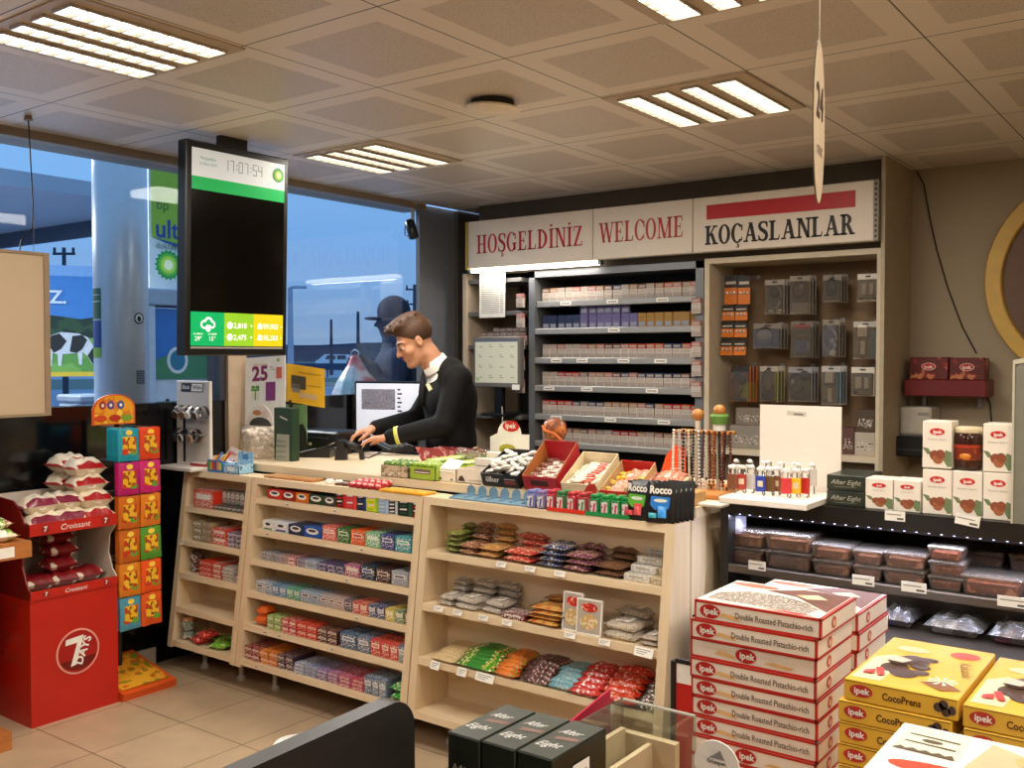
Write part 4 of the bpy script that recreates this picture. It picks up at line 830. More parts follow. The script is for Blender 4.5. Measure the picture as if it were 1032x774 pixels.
b=MB();b.box(p0.x+.05,-.03,p0.z-.06,p0.x+.07,-.001,p0.z,STEEL);b.build('bracket',t);b=MB();b.box(p1.x-.07,-.03,p0.z-.06,p1.x-.05,-.001,p0.z,STEEL);b.build('bracket',t)
for k,(u0,u1)in enumerate(((918,957),(958,994))):
 a0=at(u0,383,Y=YB-.12);a1=at(u1,361,Y=YB-.12);w=a1.x-a0.x;b=MB();b.cbox(0,-.03,0,w,.08,a1.z-a0.z,printed('#5f1614','#8a2018','#c07a4a',26,.4),.003);hh_=a1.z-a0.z
 b.disc((w/2,-.031,hh_*.58),.035,.02,mat('#d8c8b8',.4));b.disc((w/2,-.032,hh_*.58),.031,.017,mat('#c22420',.4));b.text('ipek',.018,WHITE,(w/2,-.033,hh_*.5),bold=.02)
 solo('gift_box',b,'%s dark red sweets box on the wall shelf'%('left' if k==0 else 'right'),'sweets box',(a0.x,YB-.12,p0.z+(p1.z-p0.z)),0,'sweets boxes on the wall shelf')
pa=at(905,458,Y=YB-.15);pb2=at(944,440,Y=YB-.15);t=thing('wall_bracket_box','black box fixed to the back wall under the red shelf','black box',(pa.x,YB,pa.z));w,h=pb2.x-pa.x,pb2.z-pa.z
b=MB();b.cbox(0,-.25,0,w,-.001,h,BLACK,.008);b.build('housing',t);b=MB();b.box(.02,-.252,h*.3,w-.02,-.249,h*.4,mat('#38383a',.3));b.build('front_slot',t)
pa2=at(909,440,Y=YB-.15);pb3=at(941,412,Y=YB-.15);b=MB();w2,h2=pb3.x-pa2.x,pb3.z-pa2.z;b.cbox(0,-.2,0,w2,-.01,h2,mat('#b9b2a4',.5),.01);b.box(w2*.58,-.202,h2*.72,w2*.92,-.2,h2*.82,LG);b.box(.01,-.201,h2*.08,w2-.01,-.199,h2*.12,LG);solo('white_dispenser',b,'small white box standing on the black box by the back wall','white box',(pa2.x,YB,pa.z+h))
b=MB();pts=[at(u,v,Y=YB-.006)for u,v in((924,173),(931,186),(937,220),(944,252),(955,290),(970,330),(984,356))];b.tube(pts,.004,mat('#2e2a22',.6),5);pts=[at(u,v,Y=YB-.006)for u,v in((994,398),(998,408),(1000,440))];solo('wire',b,'dark loose wire running down the right back wall','wire')
b=MB();b.tube(pts,.004,mat('#2e2a22',.6),5);solo('wire',b,'short end of dark wire below the red wall shelf','wire')
pcam=at(416,206,Y=4.75);t=thing('security_camera','small dark security camera on a white arm in the window corner','security camera',(pcam.x,4.75,ZC))
b=MB();zc_=at(415,222,Y=4.75).z-ZC;b.tube([(0,0,0),(0,0,zc_)],.012,mat('#b9b3a8',.5));b.lathe([(.03,-.012),(.03,0)],mat('#b9b3a8',.5),n=14);b.build('arm',t)
b=MB();b.T=Matrix.Translation((-.005,-.01,zc_-.05))@Matrix.Rotation(R(-20),4,'Y');b.lathe([(.02,-.075),(.033,-.07),(.034,.04),(.02,.055)],mat('#1b1b1d',.3),n=14);b.build('housing',t,True)
b=MB();b.tube([(-.02,0,zc_),(-.07,0,zc_-.04),(-.07,0,zc_-.09),(-.02,-.01,zc_-.11)],.004,BLACK,6);b.build('cable',t)
pt,pb_=at(826,41,Y=1.9),at(824,205,Y=1.9);hz=(pt.z-pb_.z)/2;t=thing('hanging_sign','oval white hanging card sign seen almost edge on','hanging sign',(at(825,120,Y=1.9).x,1.9,(pt.z+pb_.z)/2),rz=R(0))
ang=math.atan2(t.location.y,t.location.x)
t.rotation_euler.z=ang-R(9)
b=MB();OV=mat('#b9a68c',.5);b.prism([(hz*.42*math.cos(R(a)),hz*math.sin(R(a)))for a in range(0,360,10)],'Y',-.0015,.0015,OV,mat('#6d6250',.5));b.build('card',t)
DB=mat('#463a30',.5,var=0)
for sgn in(-1,1):b=MB();b.text('24',hz*.42,DB,(0,-.003*(1 if sgn<0 else-1),hz*.05),ux=(-sgn,0,0),w=hz*.5,bold=.02);b.build('lettering',t);b=MB();b.text('saat',hz*.16,DB,(0,-.003*(1 if sgn<0 else-1),-hz*.4),ux=(-sgn,0,0),w=hz*.4);b.build('small_lettering',t)
b=MB();b.tube([(0,0,hz),(0,0,ZC-t.location.z)],.0008,mat('#cfc6b8',.4),5);b.build('cord',t)

# ================================================================== PEOPLE (distance-field bodies, one continuous surface each)
class SDF:
 def __init__(s,lo,hi,h):
  s.lo=np.array(lo,np.float32);s.h=h;s.n=[int((hi[i]-lo[i])/h)+1 for i in range(3)];s.d=np.full(s.n,.2,np.float32)
 def _apply(s,c0,c1,fn,k,sub=False):
  a=[max(0,int((c0[i]-s.lo[i])/s.h)-1)for i in range(3)];b=[min(s.n[i],int((c1[i]-s.lo[i])/s.h)+2)for i in range(3)]
  if any(b[i]<=a[i]for i in range(3)):return
  ax=[s.lo[i]+s.h*np.arange(a[i],b[i],dtype=np.float32)for i in range(3)]
  X,Y,Z=np.meshgrid(*ax,indexing='ij');v=fn(X,Y,Z).astype(np.float32)
  D=s.d[a[0]:b[0],a[1]:b[1],a[2]:b[2]]
  if sub:
   v=-v;hh=np.clip(.5-.5*(D-v)/k,0,1);D[...]=D*(1-hh)+v*hh+k*hh*(1-hh)
  else:
   hh=np.clip(.5+.5*(D-v)/k,0,1);D[...]=D*(1-hh)+v*hh-k*hh*(1-hh)
 def cap(s,p,q,r0,r1=None,k=.02,sy=1.0):
  r1=r0 if r1 is None else r1;p=np.array(p,float);q=np.array(q,float);m=max(r0,r1)*max(1,sy)+2.2*k
  def fn(X,Y,Z):
   d=q-p;L=max(1e-9,d.dot(d));t=np.clip(((X-p[0])*d[0]+(Y-p[1])*d[1]+(Z-p[2])*d[2])/L,0,1)
   return np.sqrt((X-p[0]-t*d[0])**2+((Y-p[1]-t*d[1])/sy)**2+(Z-p[2]-t*d[2])**2)-(r0+(r1-r0)*t)
  s._apply(np.minimum(p,q)-m,np.maximum(p,q)+m,fn,k);return s
 def ell(s,c,r,k=.015,rot=None,sub=False):
  c=np.array(c,float);r=np.array(r,float);m=max(r)+2.2*k
  M=np.array(rot.to_3x3().transposed())if rot is not None else np.eye(3)
  def fn(X,Y,Z):
   P=[X-c[0],Y-c[1],Z-c[2]];Q=[sum(M[i][j]*P[j]for j in range(3))for i in range(3)]
   k0=np.sqrt(sum((Q[i]/r[i])**2 for i in range(3)));k1=np.sqrt(sum((Q[i]/r[i]**2)**2 for i in range(3)))+1e-6
   return k0*(k0-1)/k1
  s._apply(c-m,c+m,fn,k,sub);return s
 def plane(s,n,o,k=.004):
  n=np.array(n,float)
  ax=[s.lo[i]+s.h*np.arange(s.n[i],dtype=np.float32)for i in range(3)]
  X,Y,Z=np.meshgrid(*ax,indexing='ij');s.d=np.maximum(s.d,-(n[0]*X+n[1]*Y+n[2]*Z-o).astype(np.float32));return s
 def surface(s):
  D=s.d;ins=D<0;nx,ny,nz=D.shape
  c=np.zeros((nx-1,ny-1,nz-1),np.int8)
  for i in(0,1):
   for j in(0,1):
    for k in(0,1):c+=ins[i:nx-1+i,j:ny-1+j,k:nz-1+k]
  act=(c>0)&(c<8);ids=-np.ones(act.shape,np.int64);idx=np.argwhere(act);ids[act]=np.arange(len(idx))
  acc=np.zeros((len(idx),3));cnt=np.zeros(len(idx));cor=[(i,j,k)for i in(0,1)for j in(0,1)for k in(0,1)]
  val={o:D[idx[:,0]+o[0],idx[:,1]+o[1],idx[:,2]+o[2]].astype(float)for o in cor}
  for a in cor:
   for ax in range(3):
    if a[ax]==0:
     b=list(a);b[ax]=1;b=tuple(b);va,vb=val[a],val[b];m=(va<0)!=(vb<0)
     t=np.where(m,va/np.where(m,va-vb,1),0);p=np.array(a,float)[None]+np.zeros((len(idx),3));p[:,ax]+=t
     acc[m]+=p[m];cnt[m]+=1
  V=(idx+acc/cnt[:,None])*s.h+s.lo;Fs=[]
  for ax in range(3):
   u,w=(ax+1)%3,(ax+2)%3
   A=[slice(None)]*3;B=[slice(None)]*3;A[ax]=slice(0,-1);B[ax]=slice(1,None)
   ch=ins[tuple(A)]!=ins[tuple(B)];e=np.argwhere(ch);e=e[(e[:,u]>0)&(e[:,w]>0)&(e[:,u]<D.shape[u]-1)&(e[:,w]<D.shape[w]-1)]
   flip=ins[tuple(A)][e[:,0],e[:,1],e[:,2]]
   def cell(du,dw):q=e.copy();q[:,u]-=du;q[:,w]-=dw;return ids[q[:,0],q[:,1],q[:,2]]
   Q=np.stack([cell(1,1),cell(0,1),cell(0,0),cell(1,0)],1);Q[~flip]=Q[~flip][:,::-1];Fs.append(Q)
  Fq=np.concatenate(Fs);Fq=Fq[(Fq>=0).all(1)];return V,Fq
 def obj(s,name,m,parent,mats=None,pick=None):
  V,Q=s.surface();me=bpy.data.meshes.new(name);me.vertices.add(len(V));me.vertices.foreach_set('co',V.astype(np.float32).ravel())
  me.loops.add(len(Q)*4);me.loops.foreach_set('vertex_index',Q.astype(np.int32).ravel());me.polygons.add(len(Q))
  me.polygons.foreach_set('loop_start',np.arange(0,len(Q)*4,4,dtype=np.int32));me.polygons.foreach_set('loop_total',np.full(len(Q),4,np.int32))
  for q in[m]+(mats or[]):me.materials.append(q)
  if pick is not None:me.polygons.foreach_set('material_index',pick(V[Q].mean(1)).astype(np.int32))
  me.polygons.foreach_set('use_smooth',np.ones(len(Q),bool));me.update();me.validate()
  o=bpy.data.objects.new(name,me);COL.objects.link(o);o.parent=parent;return o
SKIN=mat('#c9906e',.5,var=.05,scale=30);LIPM=mat('#a8604e',.5,var=0)
def hand(S,w,d,n,s_,curl,k=.006,sc=1.0):
 """w wrist, d finger direction, n back-of-hand normal, s_ towards the thumb"""
 w,d,n,s_=(np.array(q,float)for q in(w,d,n,s_));d/=np.linalg.norm(d);s_-=d*d.dot(s_);s_/=np.linalg.norm(s_);n=np.cross(d,s_)if np.dot(np.cross(d,s_),n)>0 else np.cross(s_,d)
 P=lambda a,b,c:w+(d*a+s_*b+n*c)*sc
 for b in(-.027,-.009,.009,.027):S.cap(P(.0,b*.6,0),P(.085,b,.002),.015*sc,.0125*sc,k=.010)
 for b,L,sp in((-.03,.062,-.10),(-.010,.078,-.03),(.011,.084,.03),(.031,.074,.10)):
  p=np.array([.085,b,.002]);a=-.15;segs=(L*.45,L*.32,L*.25)
  for i,sg in enumerate(segs):
   a2=a-curl*(.5,1.0,.8)[i];q=p+np.array([math.cos(a2)*sg,sp*sg,math.sin(a2)*sg]);S.cap(P(*p),P(*q),(.0098,.0088,.0078)[i]*sc,(.0088,.0078,.0070)[i]*sc,k=k*.6);p=q;a=a2
 t0,t1,t2,t3=(.02,.022,-.006),(.05,.052,-.016),(.078,.06,-.026),(.1,.054,-.034)
 S.cap(P(*t0),P(*t1),.014*sc,.0115*sc,k=.008);S.cap(P(*t1),P(*t2),.0112*sc,.0098*sc,k=k*.6);S.cap(P(*t2),P(*t3),.0098*sc,.0078*sc,k=k*.6)
fx,fy=-.6,-.8
clerk=thing('person','man in black jacket and white collar leaning over the counter, typing on a card terminal','person',(-3.50,4.13,0),rz=math.atan2(fy,fx))
HC=np.array([.186,0,1.625]);PITCH=R(27);Rh=Matrix.Rotation(PITCH,4,'Y')@Matrix.Rotation(R(6),4,'Z')
def hp(x,y,z):q=Rh@Vector((x,y,z));return(HC[0]+q.x,HC[1]+q.y,HC[2]+q.z)
S=SDF((-.3,-.36,-.01),(.72,.36,1.86),.0055)
S.ell((-.02,0,.98),(.10,.14,.14),.05).ell((-.015,0,1.15),(.09,.13,.17),.06).ell((-.01,0,1.33),(.10,.15,.15),.06)
S.cap((-.015,-.15,1.43),(-.015,.15,1.43),.055,k=.05)
S.cap((.02,0,1.43),(.105,0,1.55),.062,.056,k=.04)
for sg in(-1,1):
 S.cap((0,sg*.09,.92),(.015,sg*.095,.5),.082,.058,k=.03);S.cap((.015,sg*.095,.5),(-.02,sg*.1,.09),.055,.038,k=.02);S.cap((-.03,sg*.1,.05),(.13,sg*.115,.035),.04,.03,k=.03)
LW,RW=(.355,.125,1.118),(.405,-.05,1.155)
LE,RE=(.07,.235,1.185),(.13,-.215,1.19)
S.cap((.0,.185,1.425),LE,.05,.042,k=.02).cap(LE,LW,.042,.027,k=.015);S.cap((.0,-.185,1.425),RE,.05,.042,k=.02).cap(RE,RW,.042,.027,k=.015)
hand(S,LW,(.95,-.3,-.1),(0,0,1),(0,-1,0),.38);hand(S,RW,(.95,.05,-.26),(0,0,1),(0,1,0),.34)
S.ell(hp(-.018,0,.045),(.097,.076,.088),.02,Rh).ell(hp(.028,0,-.035),(.066,.058,.08),.03,Rh)
S.ell(hp(.072,0,-.1),(.022,.024,.018),.022,Rh);S.cap(hp(.0,-.045,-.07),hp(.062,-.018,-.102),.02,.016,k=.025);S.cap(hp(.0,.045,-.07),hp(.062,.018,-.102),.02,.016,k=.025)
S.ell(hp(.072,0,.03),(.022,.05,.013),.014,Rh)
for sg in(-1,1):
 S.ell(hp(.058,sg*.04,-.028),(.026,.022,.024),.02,Rh);S.ell(hp(.093,sg*.031,.008),(.012,.017,.010),.008,Rh,sub=True)
 S.ell(hp(-.008,sg*.077,-.002),(.019,.010,.031),.006,Rh);S.ell(hp(-.004,sg*.086,.002),(.009,.006,.017),.004,Rh,sub=True)
S.cap(hp(.088,0,.014),hp(.113,0,-.026),.0095,.012,k=.010);S.ell(hp(.1,.010,-.031),(.009,.008,.007),.006,Rh);S.ell(hp(.1,-.010,-.031),(.009,.008,.007),.006,Rh)
S.ell(hp(.089,0,-.055),(.012,.021,.007),.006,Rh);S.ell(hp(.087,0,-.068),(.011,.018,.007),.006,Rh)
S.cap(hp(-.035,0,-.045),(.06,0,1.47),.056,.06,k=.03)
lipc=[np.array(hp(.098,0,-.055)),np.array(hp(.096,0,-.068))]
S.obj('body',SKIN,clerk,[LIPM],lambda c:((np.linalg.norm(c-lipc[0],axis=1)<.013)|(np.linalg.norm(c-lipc[1],axis=1)<.012)))
del S
for sg in(-1,1):
 b=MB();q=hp(.081,sg*.031,.006);b.ball(q,.0125,mat('#e9e2da',.3,var=0),10);q2=hp(.0925,sg*.032,.001);b.ball(q2,.0055,mat('#3a281c',.3,var=0),6);b.build('eye',clerk,True)
 b=MB();b.ball(hp(.0815,sg*.031,.010),.0135,SKIN,8);b.build('eyelid',clerk,True)
 b=MB();b.tube([hp(.092,sg*.012,.026),hp(.09,sg*.03,.034),hp(.076,sg*.05,.03)],[.0035,.0045,.002],mat('#2c1b10',.8),6);b.build('eyebrow',clerk)
HAIR=mat('#4a2f1c',.6,var=.5,scale=120)
S=SDF((-.02,-.14,1.48),(.4,.14,1.86),.0045)
S.ell(hp(-.026,0,.056),(.106,.083,.096),.01,Rh).ell(hp(.045,0,.122),(.062,.064,.034),.03,Rh).ell(hp(.092,.0,.118),(.03,.05,.022),.02,Rh).ell(hp(-.02,0,.135),(.075,.06,.028),.03,Rh)
nv=Rh@Vector((-.66,0,.75));S.plane((nv.x,nv.y,nv.z),nv.dot(Vector(hp(.063,0,.062))))
for sg in(-1,1):S.ell(hp(-.006,sg*.084,-.005),(.024,.02,.036),.006,Rh,sub=True)
for k in range(26):S.cap(hp(-.06+.14*(k%7)/6,-.06+.12*((k*5)%9)/8,.142),hp(.0+.12*(k%7)/6,-.06+.12*((k*5+1)%9)/8,.146-.02*(k%3)),.006,.004,k=.006)
S.obj('hair',HAIR,clerk)
BJ=mat('#0c0c0d',.8,var=.25,scale=14,spec=.25)
S=SDF((-.32,-.42,.7),(.5,.42,1.62),.008)
S.ell((-.02,0,.88),(.145,.185,.19),.05).ell((-.02,0,1.08),(.14,.18,.2),.06).ell((-.015,0,1.3),(.15,.195,.19),.06)
S.cap((-.02,-.165,1.425),(-.02,.165,1.425),.078,k=.05);S.cap((-.01,-.08,1.48),(-.01,.08,1.48),.055,.055,k=.05);S.ell((.0,0,1.48),(.085,.1,.06),.03)
S.cap((-.01,.195,1.42),LE,.07,.062,k=.025).cap(LE,np.array(LE)+(np.array(LW)-LE)*.93,.062,.043,k=.015);S.cap((-.01,-.195,1.42),RE,.07,.062,k=.025).cap(RE,np.array(RE)+(np.array(RW)-RE)*.93,.062,.043,k=.015)
S.ell((.10,0,1.57),(.072,.06,.07),.012,sub=True);S.ell((.155,0,1.44),(.045,.022,.10),.012,sub=True)
S.obj('jacket',BJ,clerk)
b=MB();ax=Vector((.55,0,.835)).normalized();cc=Vector((.062,0,1.49));u1=Vector((.835,0,-.55));u2=Vector((0,1,0))
v=[];n=28
for r_,h in((.082,-.012),(.075,.045),(.068,.05),(.066,.02)):
 for k in range(n):a=2*math.pi*k/n;hh=h-(.022 if h>0 and math.cos(a)>.6 else 0);v.append(tuple(cc+ax*hh+u1*r_*math.cos(a)+u2*r_*math.sin(a)))
f=[(i*n+k,i*n+(k+1)%n,(i+1)*n+(k+1)%n,(i+1)*n+k)for i in range(3)for k in range(n)]
b.add(v,f,WHITE);b.build('shirt_collar',clerk,True)
S=SDF((-.2,-.26,.95),(.3,.26,1.6),.008);S.ell((-.012,0,1.12),(.115,.15,.2),.06).ell((-.005,0,1.33),(.128,.17,.17),.06).cap((-.01,-.15,1.42),(-.01,.15,1.42),.064,k=.05).ell((.02,0,1.44),(.085,.08,.045),.03);S.plane((.55,0,.835),-10);S.obj('shirt',WHITE,clerk)
b=MB();b.tube([(.118,0,1.49),(.132,0,1.465),(.138,0,1.43),(.142,0,1.36),(.143,0,1.28)],[.016,.012,.016,.021,.024],mat('#17171a',.6),10);b.build('tie',clerk,True)
def band(name,p,q,t0,t1,r,m,label=None):
 p,q=Vector(p),Vector(q);b=MB();b.tube([p.lerp(q,t0),p.lerp(q,t1)],[r,r*.985],m,18);return b.build(name,clerk,True,label)
band('cuff_stripe',LE,LW,.80,.855,.0505,mat('#c8c83c',.5),'yellow stripe on the near cuff');band('cuff_stripe',LE,LW,.79,.80,.0508,WHITE);band('wristwatch',RE,RW,.955,1.0,.036,mat('#d8d2c8',.3,.4),'pale wristwatch')
b=MB();b.cbox(-.022,-.002,-.012,.022,.002,.012,mat('#d8cf8a',.5),.001);b.quad((-.018,.0025,-.006),(.018,.0025,-.006),(.018,.0025,.006),(-.018,.0025,.006),mat('#f2eee0',.5));o=b.build('name_badge',clerk);o.location=(.128,.115,1.385);o.rotation_euler=(R(12),R(-55),R(-50))
S=SDF((-.25,-.26,.04),(.2,.26,1.05),.012);S.ell((-.01,0,.96),(.125,.165,.13),.04)
for sg in(-1,1):S.cap((0,sg*.09,.9),(.015,sg*.095,.5),.098,.075,k=.03).cap((.015,sg*.095,.5),(-.02,sg*.1,.1),.072,.062,k=.02)
S.obj('trousers',mat('#191a1d',.8),clerk)
for sg in(-1,1):
 S=SDF((-.15,-.3,-.03),(.25,.3,.2),.008);S.cap((-.03,sg*.1,.05),(.14,sg*.115,.04),.052,.04,k=.03).cap((-.03,sg*.1,.05),(-.02,sg*.1,.12),.05,.046,k=.02);S.plane((0,0,1),.0);S.obj('shoe',mat('#0e0e0f',.35),clerk)
b=MB();b.box(-6.0,-3,-.2,XW-.14,9,.02,mat('#6d7684',.8));struct('pavement_outside',b)
out=thing('person','person in a cap standing outside behind the window, dark against the dusk, holding a bag','person',(-4.73,5.02,-.01),rz=math.atan2(-.75,-.66))
DKC=mat('#2c3a5e',.85,var=.08,scale=6);k_=1.06  # backlit navy of the silhouette put into the clothes' colour
S=SDF((-.3,-.4,-.02),(.62,.4,2.0),.012)
S.ell((0,0,1.0),(.13,.17,.16),.05).ell((0,0,1.25),(.13,.18,.2),.06).ell((0,0,1.46),(.13,.19,.15),.06).cap((0,-.18,1.52),(0,.18,1.52),.07,k=.05)
S.cap((0,0,1.5),(.03,0,1.7),.07,.066,k=.03).ell((.02,0,1.83),(.105,.082,.12),.02).ell((.05,0,1.77),(.07,.06,.08),.03).cap((.115,0,1.81),(.14,0,1.775),.01,.013,k=.01)
for sg in(-1,1):S.cap((0,sg*.1,.95),(.01,sg*.1,.5),.09,.065,k=.03).cap((.01,sg*.1,.5),(-.02,sg*.1,.08),.06,.045,k=.02).cap((-.03,sg*.1,.05),(.14,sg*.11,.035),.045,.035,k=.02)
S.cap((0,.2,1.5),(.08,.24,1.2),.055,.048,k=.02).cap((.08,.24,1.2),(.18,.2,1.5),.046,.034,k=.02);S.cap((0,-.2,1.5),(.02,-.25,1.18),.055,.046,k=.02).cap((.02,-.25,1.18),(.1,-.24,.92),.044,.034,k=.02)
hand(S,(.18,.2,1.5),(.7,-.2,.7),(-.7,0,.7),(0,-1,.2),.9,k=.012,sc=1.1);hand(S,(.1,-.24,.92),(.2,0,-1),(0,-1,0),(1,0,0),.4,k=.012,sc=1.1)
S.obj('body',mat('#4d5068',.7),out)  # skin colour carries the same dim backlit tone
S=SDF((-.3,-.42,.75),(.45,.42,1.75),.014)
S.ell((0,0,1.0),(.16,.2,.24),.05).ell((0,0,1.25),(.165,.215,.22),.06).ell((0,0,1.46),(.16,.22,.16),.06).cap((0,-.19,1.52),(0,.19,1.52),.095,k=.05).cap((0,0,1.56),(.01,0,1.66),.095,.085,k=.04)
S.cap((0,.21,1.5),(.08,.24,1.2),.08,.07,k=.02).cap((.08,.24,1.2),(.17,.205,1.47),.068,.05,k=.02);S.cap((0,-.21,1.5),(.02,-.25,1.18),.08,.068,k=.02).cap((.02,-.25,1.18),(.09,-.24,.96),.066,.05,k=.02);S.obj('coat',DKC,out)
S=SDF((-.2,-.16,1.7),(.3,.16,2.02),.009);S.ell((.01,0,1.87),(.118,.095,.115),.02);S.plane((0.05,0,1),1.815);S.ell((.145,0,1.822),(.075,.075,.012),.012);S.obj('cap',DKC,out)
S=SDF((-.2,-.28,.05),(.2,.28,1.05),.014)
for sg in(-1,1):S.cap((0,sg*.09,.95),(.01,sg*.1,.5),.11,.085,k=.03).cap((.01,sg*.1,.5),(-.02,sg*.1,.1),.08,.065,k=.02)
S.obj('trousers',DKC,out)
bagm=bpy.data.materials.new('thin_printed_bag');bagm.use_nodes=True;nt=bagm.node_tree;bs=nt.nodes['Principled BSDF'];tc=nt.nodes.new('ShaderNodeTexCoord');n_=nt.nodes.new('ShaderNodeTexNoise');n_.inputs['Scale'].default_value=5;nt.links.new(tc.outputs['Object'],n_.inputs['Vector']);rp=nt.nodes.new('ShaderNodeValToRGB');e=rp.color_ramp.elements
e[0].position=.3;e[0].color=(*lin('#86b4c4'),1);e[1].position=.7;e[1].color=(*lin('#d8784a'),1)
for p_,c_ in((.42,'#a9bdd0'),(.5,'#d8cfd6'),(.6,'#c0506a')):q=e.new(p_);q.color=(*lin(c_),1)
nt.links.new(n_.outputs['Fac'],rp.inputs['Fac']);nt.links.new(rp.outputs['Color'],bs.inputs['Base Color']);bs.inputs['Roughness'].default_value=.35;bs.inputs['Alpha'].default_value=.85
pb=Vector((-4.73,5.02,-.01))+Matrix.Rotation(math.atan2(-.75,-.66),3,'Z')@Vector((.29,.2,1.57))
t=thing('carrier_bag','crumpled thin carrier bag held by the person outside the window','bag',tuple(pb))
S=SDF((-.3,-.3,-.56),(.3,.3,.04),.012);S.ell((.02,0,-.3),(.18,.15,.2),.04).cap((0,0,-.18),(0,0,-.03),.1,.025,k=.05).ell((.08,.05,-.34),(.1,.09,.1),.03).ell((-.09,.03,-.3),(.09,.1,.11),.03)
for k in range(12):a=k*.524;S.cap((.02*math.cos(a),.02*math.sin(a),-.02),(.02+.19*math.cos(a),.17*math.sin(a),-.3),.008,.012,k=.02)
S.obj('bag_body',bagm,t)
b=MB()
b.tube([(-.03,0,-.03),(-.035,0,.02),(0,0,.035),(.035,0,.02),(.03,0,-.03)],.006,mat('#aab4c4',.5),6);b.build('handle',t,True)

# ================================================================== SLOPING SWEET DISPLAYS ALONG THE COUNTER
MAP=wood('#e4d0b0','#d8c09a','X',5);MAPZ=wood('#e2cdac','#d6be97','Z',5)
def yf(z):return 2.84+.125*(z-.15)
YBK=3.06;ZT_=.985
def display(label,x0,x1,levels,ext=0):
 t=thing('display_shelves',label,'display shelf',(0,0,0));th=.036
 for x in(x0,x1-th):
  b=MB();b.prism([(yf(.12),.12),(yf(ZT_),ZT_),(YBK,ZT_),(YBK,.12)],'X',x,x+th,MAPZ);b.build('side_panel',t)
 b=MB();b.box(x0+th,YBK-.012,.12,x1-th,YBK,ZT_,MAP);b.build('back_panel',t)
 b=MB();b.prism([(yf(ZT_-.03),ZT_-.03),(yf(ZT_),ZT_),(YBK,ZT_),(YBK,ZT_-.03)],'X',x0+th,x1-th,MAP);b.build('top_board',t)
 for z in levels:
  h=.027;b=MB();b.prism([(yf(z-h)+.002,z-h),(yf(z)+.002,z),(YBK-.012,z),(YBK-.012,z-h)],'X',x0+th,x1-th,MAP);b.build('shelf',t)
 for x in(x0+.12,x1-.12):
  b=MB();b.lathe([(.022,0),(.022,.012),(.012,.02),(.012,.12)],mat('#b8b4aa',.4),(x,2.97,0),14);b.build('foot',t)
 return t
U1,U2,U3=(-4.218,-3.695),(-3.69,-2.625),(-2.62,-1.5)
L1=[.806,.643,.482,.318,.155];L2=[.893,.748,.613,.466,.316,.158];L3=[.774,.567,.358,.15]
display('left narrow maple display with five shelves beside the candy rack',*U1,L1)
display('middle maple display with six shelves of chewing gum boxes',*U2,L2)
display('right maple display with three shelves of wrapped cakes and bars',*U3,L3)
b=MB();b.box(-4.2,3.15,0,-1.55,3.2,.98,mat('#2a2420',.7));b.box(XW+.012,3.2,0,-4.15,3.25,.98,mat('#2a2420',.7))
t=thing('counter','long maple shop counter carrying sweets and card terminals','counter',(0,0,0));CT=wood('#ead8b8','#dfc9a4','X',4,.32)
b.build('front_panel',t)
b=MB();b.prism([(-4.34,3.085),(-1.49,3.085),(-1.49,3.86),(-4.34,3.86)],'Z',.99,1.025,CT);b.build('worktop',t)
b=MB();b.box(-1.53,3.07,0,-1.5,3.84,.99,MAPZ);b.build('end_panel',t);b=MB();b.box(-4.3,3.3,0,-4.27,3.84,.99,MAPZ);b.build('end_panel',t)
CZ=1.025
def f_carton(w,d,h,col,badge=None,lidcol=None):
 def mk():
  b=MB();m=mat(col,.35,var=.06,scale=40);b.cbox(-w/2,0,0,w/2,d,h,m,.002)
  if badge=='oval':b.disc((0,-.0008,h*.60),w*.36,h*.3,WHITE,n=16);b.disc((0,-.0014,h*.66),w*.24,h*.14,mat('#3a3a44',.5),n=12);b.quad((-w*.4,-.0011,h*.12),(w*.4,-.0011,h*.12),(w*.3,-.0011,h*.26),(-w*.3,-.0011,h*.26),mat(lidcol or col,.4))
  elif badge=='tall':
   b.quad((-w*.42,-.0008,h*.06),(w*.30,-.0008,h*.06),(w*.30,-.0008,h*.94),(-w*.42,-.0008,h*.94),mat(lidcol or '#17171a',.35))
   for k in range(4):b.quad((-w*.32,-.0014,h*(.12+.2*k)),(w*.20,-.0014,h*(.15+.2*k)),(w*.20,-.0014,h*(.24+.2*k)),(-w*.32,-.0014,h*(.21+.2*k)),mat('#d8d4cc' if k%2 else col,.4))
  elif badge=='print':
   b.quad((-w*.46,-.0008,h*.05),(w*.46,-.0008,h*.05),(w*.46,-.0008,h*.95),(-w*.46,-.0008,h*.95),printed(col,lidcol or '#e8e4dc','#e6dccf',150));b.quad((-w*.35,-.0012,h*.5),(w*.35,-.0012,h*.5),(w*.35,-.0012,h*.78),(-w*.35,-.0012,h*.78),mat('#e9e4da',.4));b.quad((-w*.28,-.0016,h*.56),(w*.28,-.0016,h*.56),(w*.28,-.0016,h*.72),(-w*.28,-.0016,h*.72),mat(lidcol or '#30343f',.4))
   b.quad((-w*.46,.004,h+.0006),(w*.46,.004,h+.0006),(w*.46,d-.004,h+.0006),(-w*.46,d-.004,h+.0006),printed(col,lidcol or '#e8e4dc',None,110))
  return b.mesh('carton')
 return cached(('ct',round(w,3),round(d,3),round(h,3),col,badge,lidcol),mk)
def f_bag(w,d,h,a,b2,c3=None,seed=0,band=None,crimp=.07,wr=.45,sc=85):
 def mk():
  b=MB();m=printed(a,b2,c3,sc,.28);b.pillow(w,d,h,m,bands=((.0,crimp,mat(a,.3)),(1-crimp,1,mat(a,.3)))+(((.32,.68,mat(band,.3)),)if band else()),seed=seed,crimp=crimp,wr=wr);return b.mesh('bag',True)
 return cached(('bg',w,d,h,a,b2,c3,seed,band),mk)
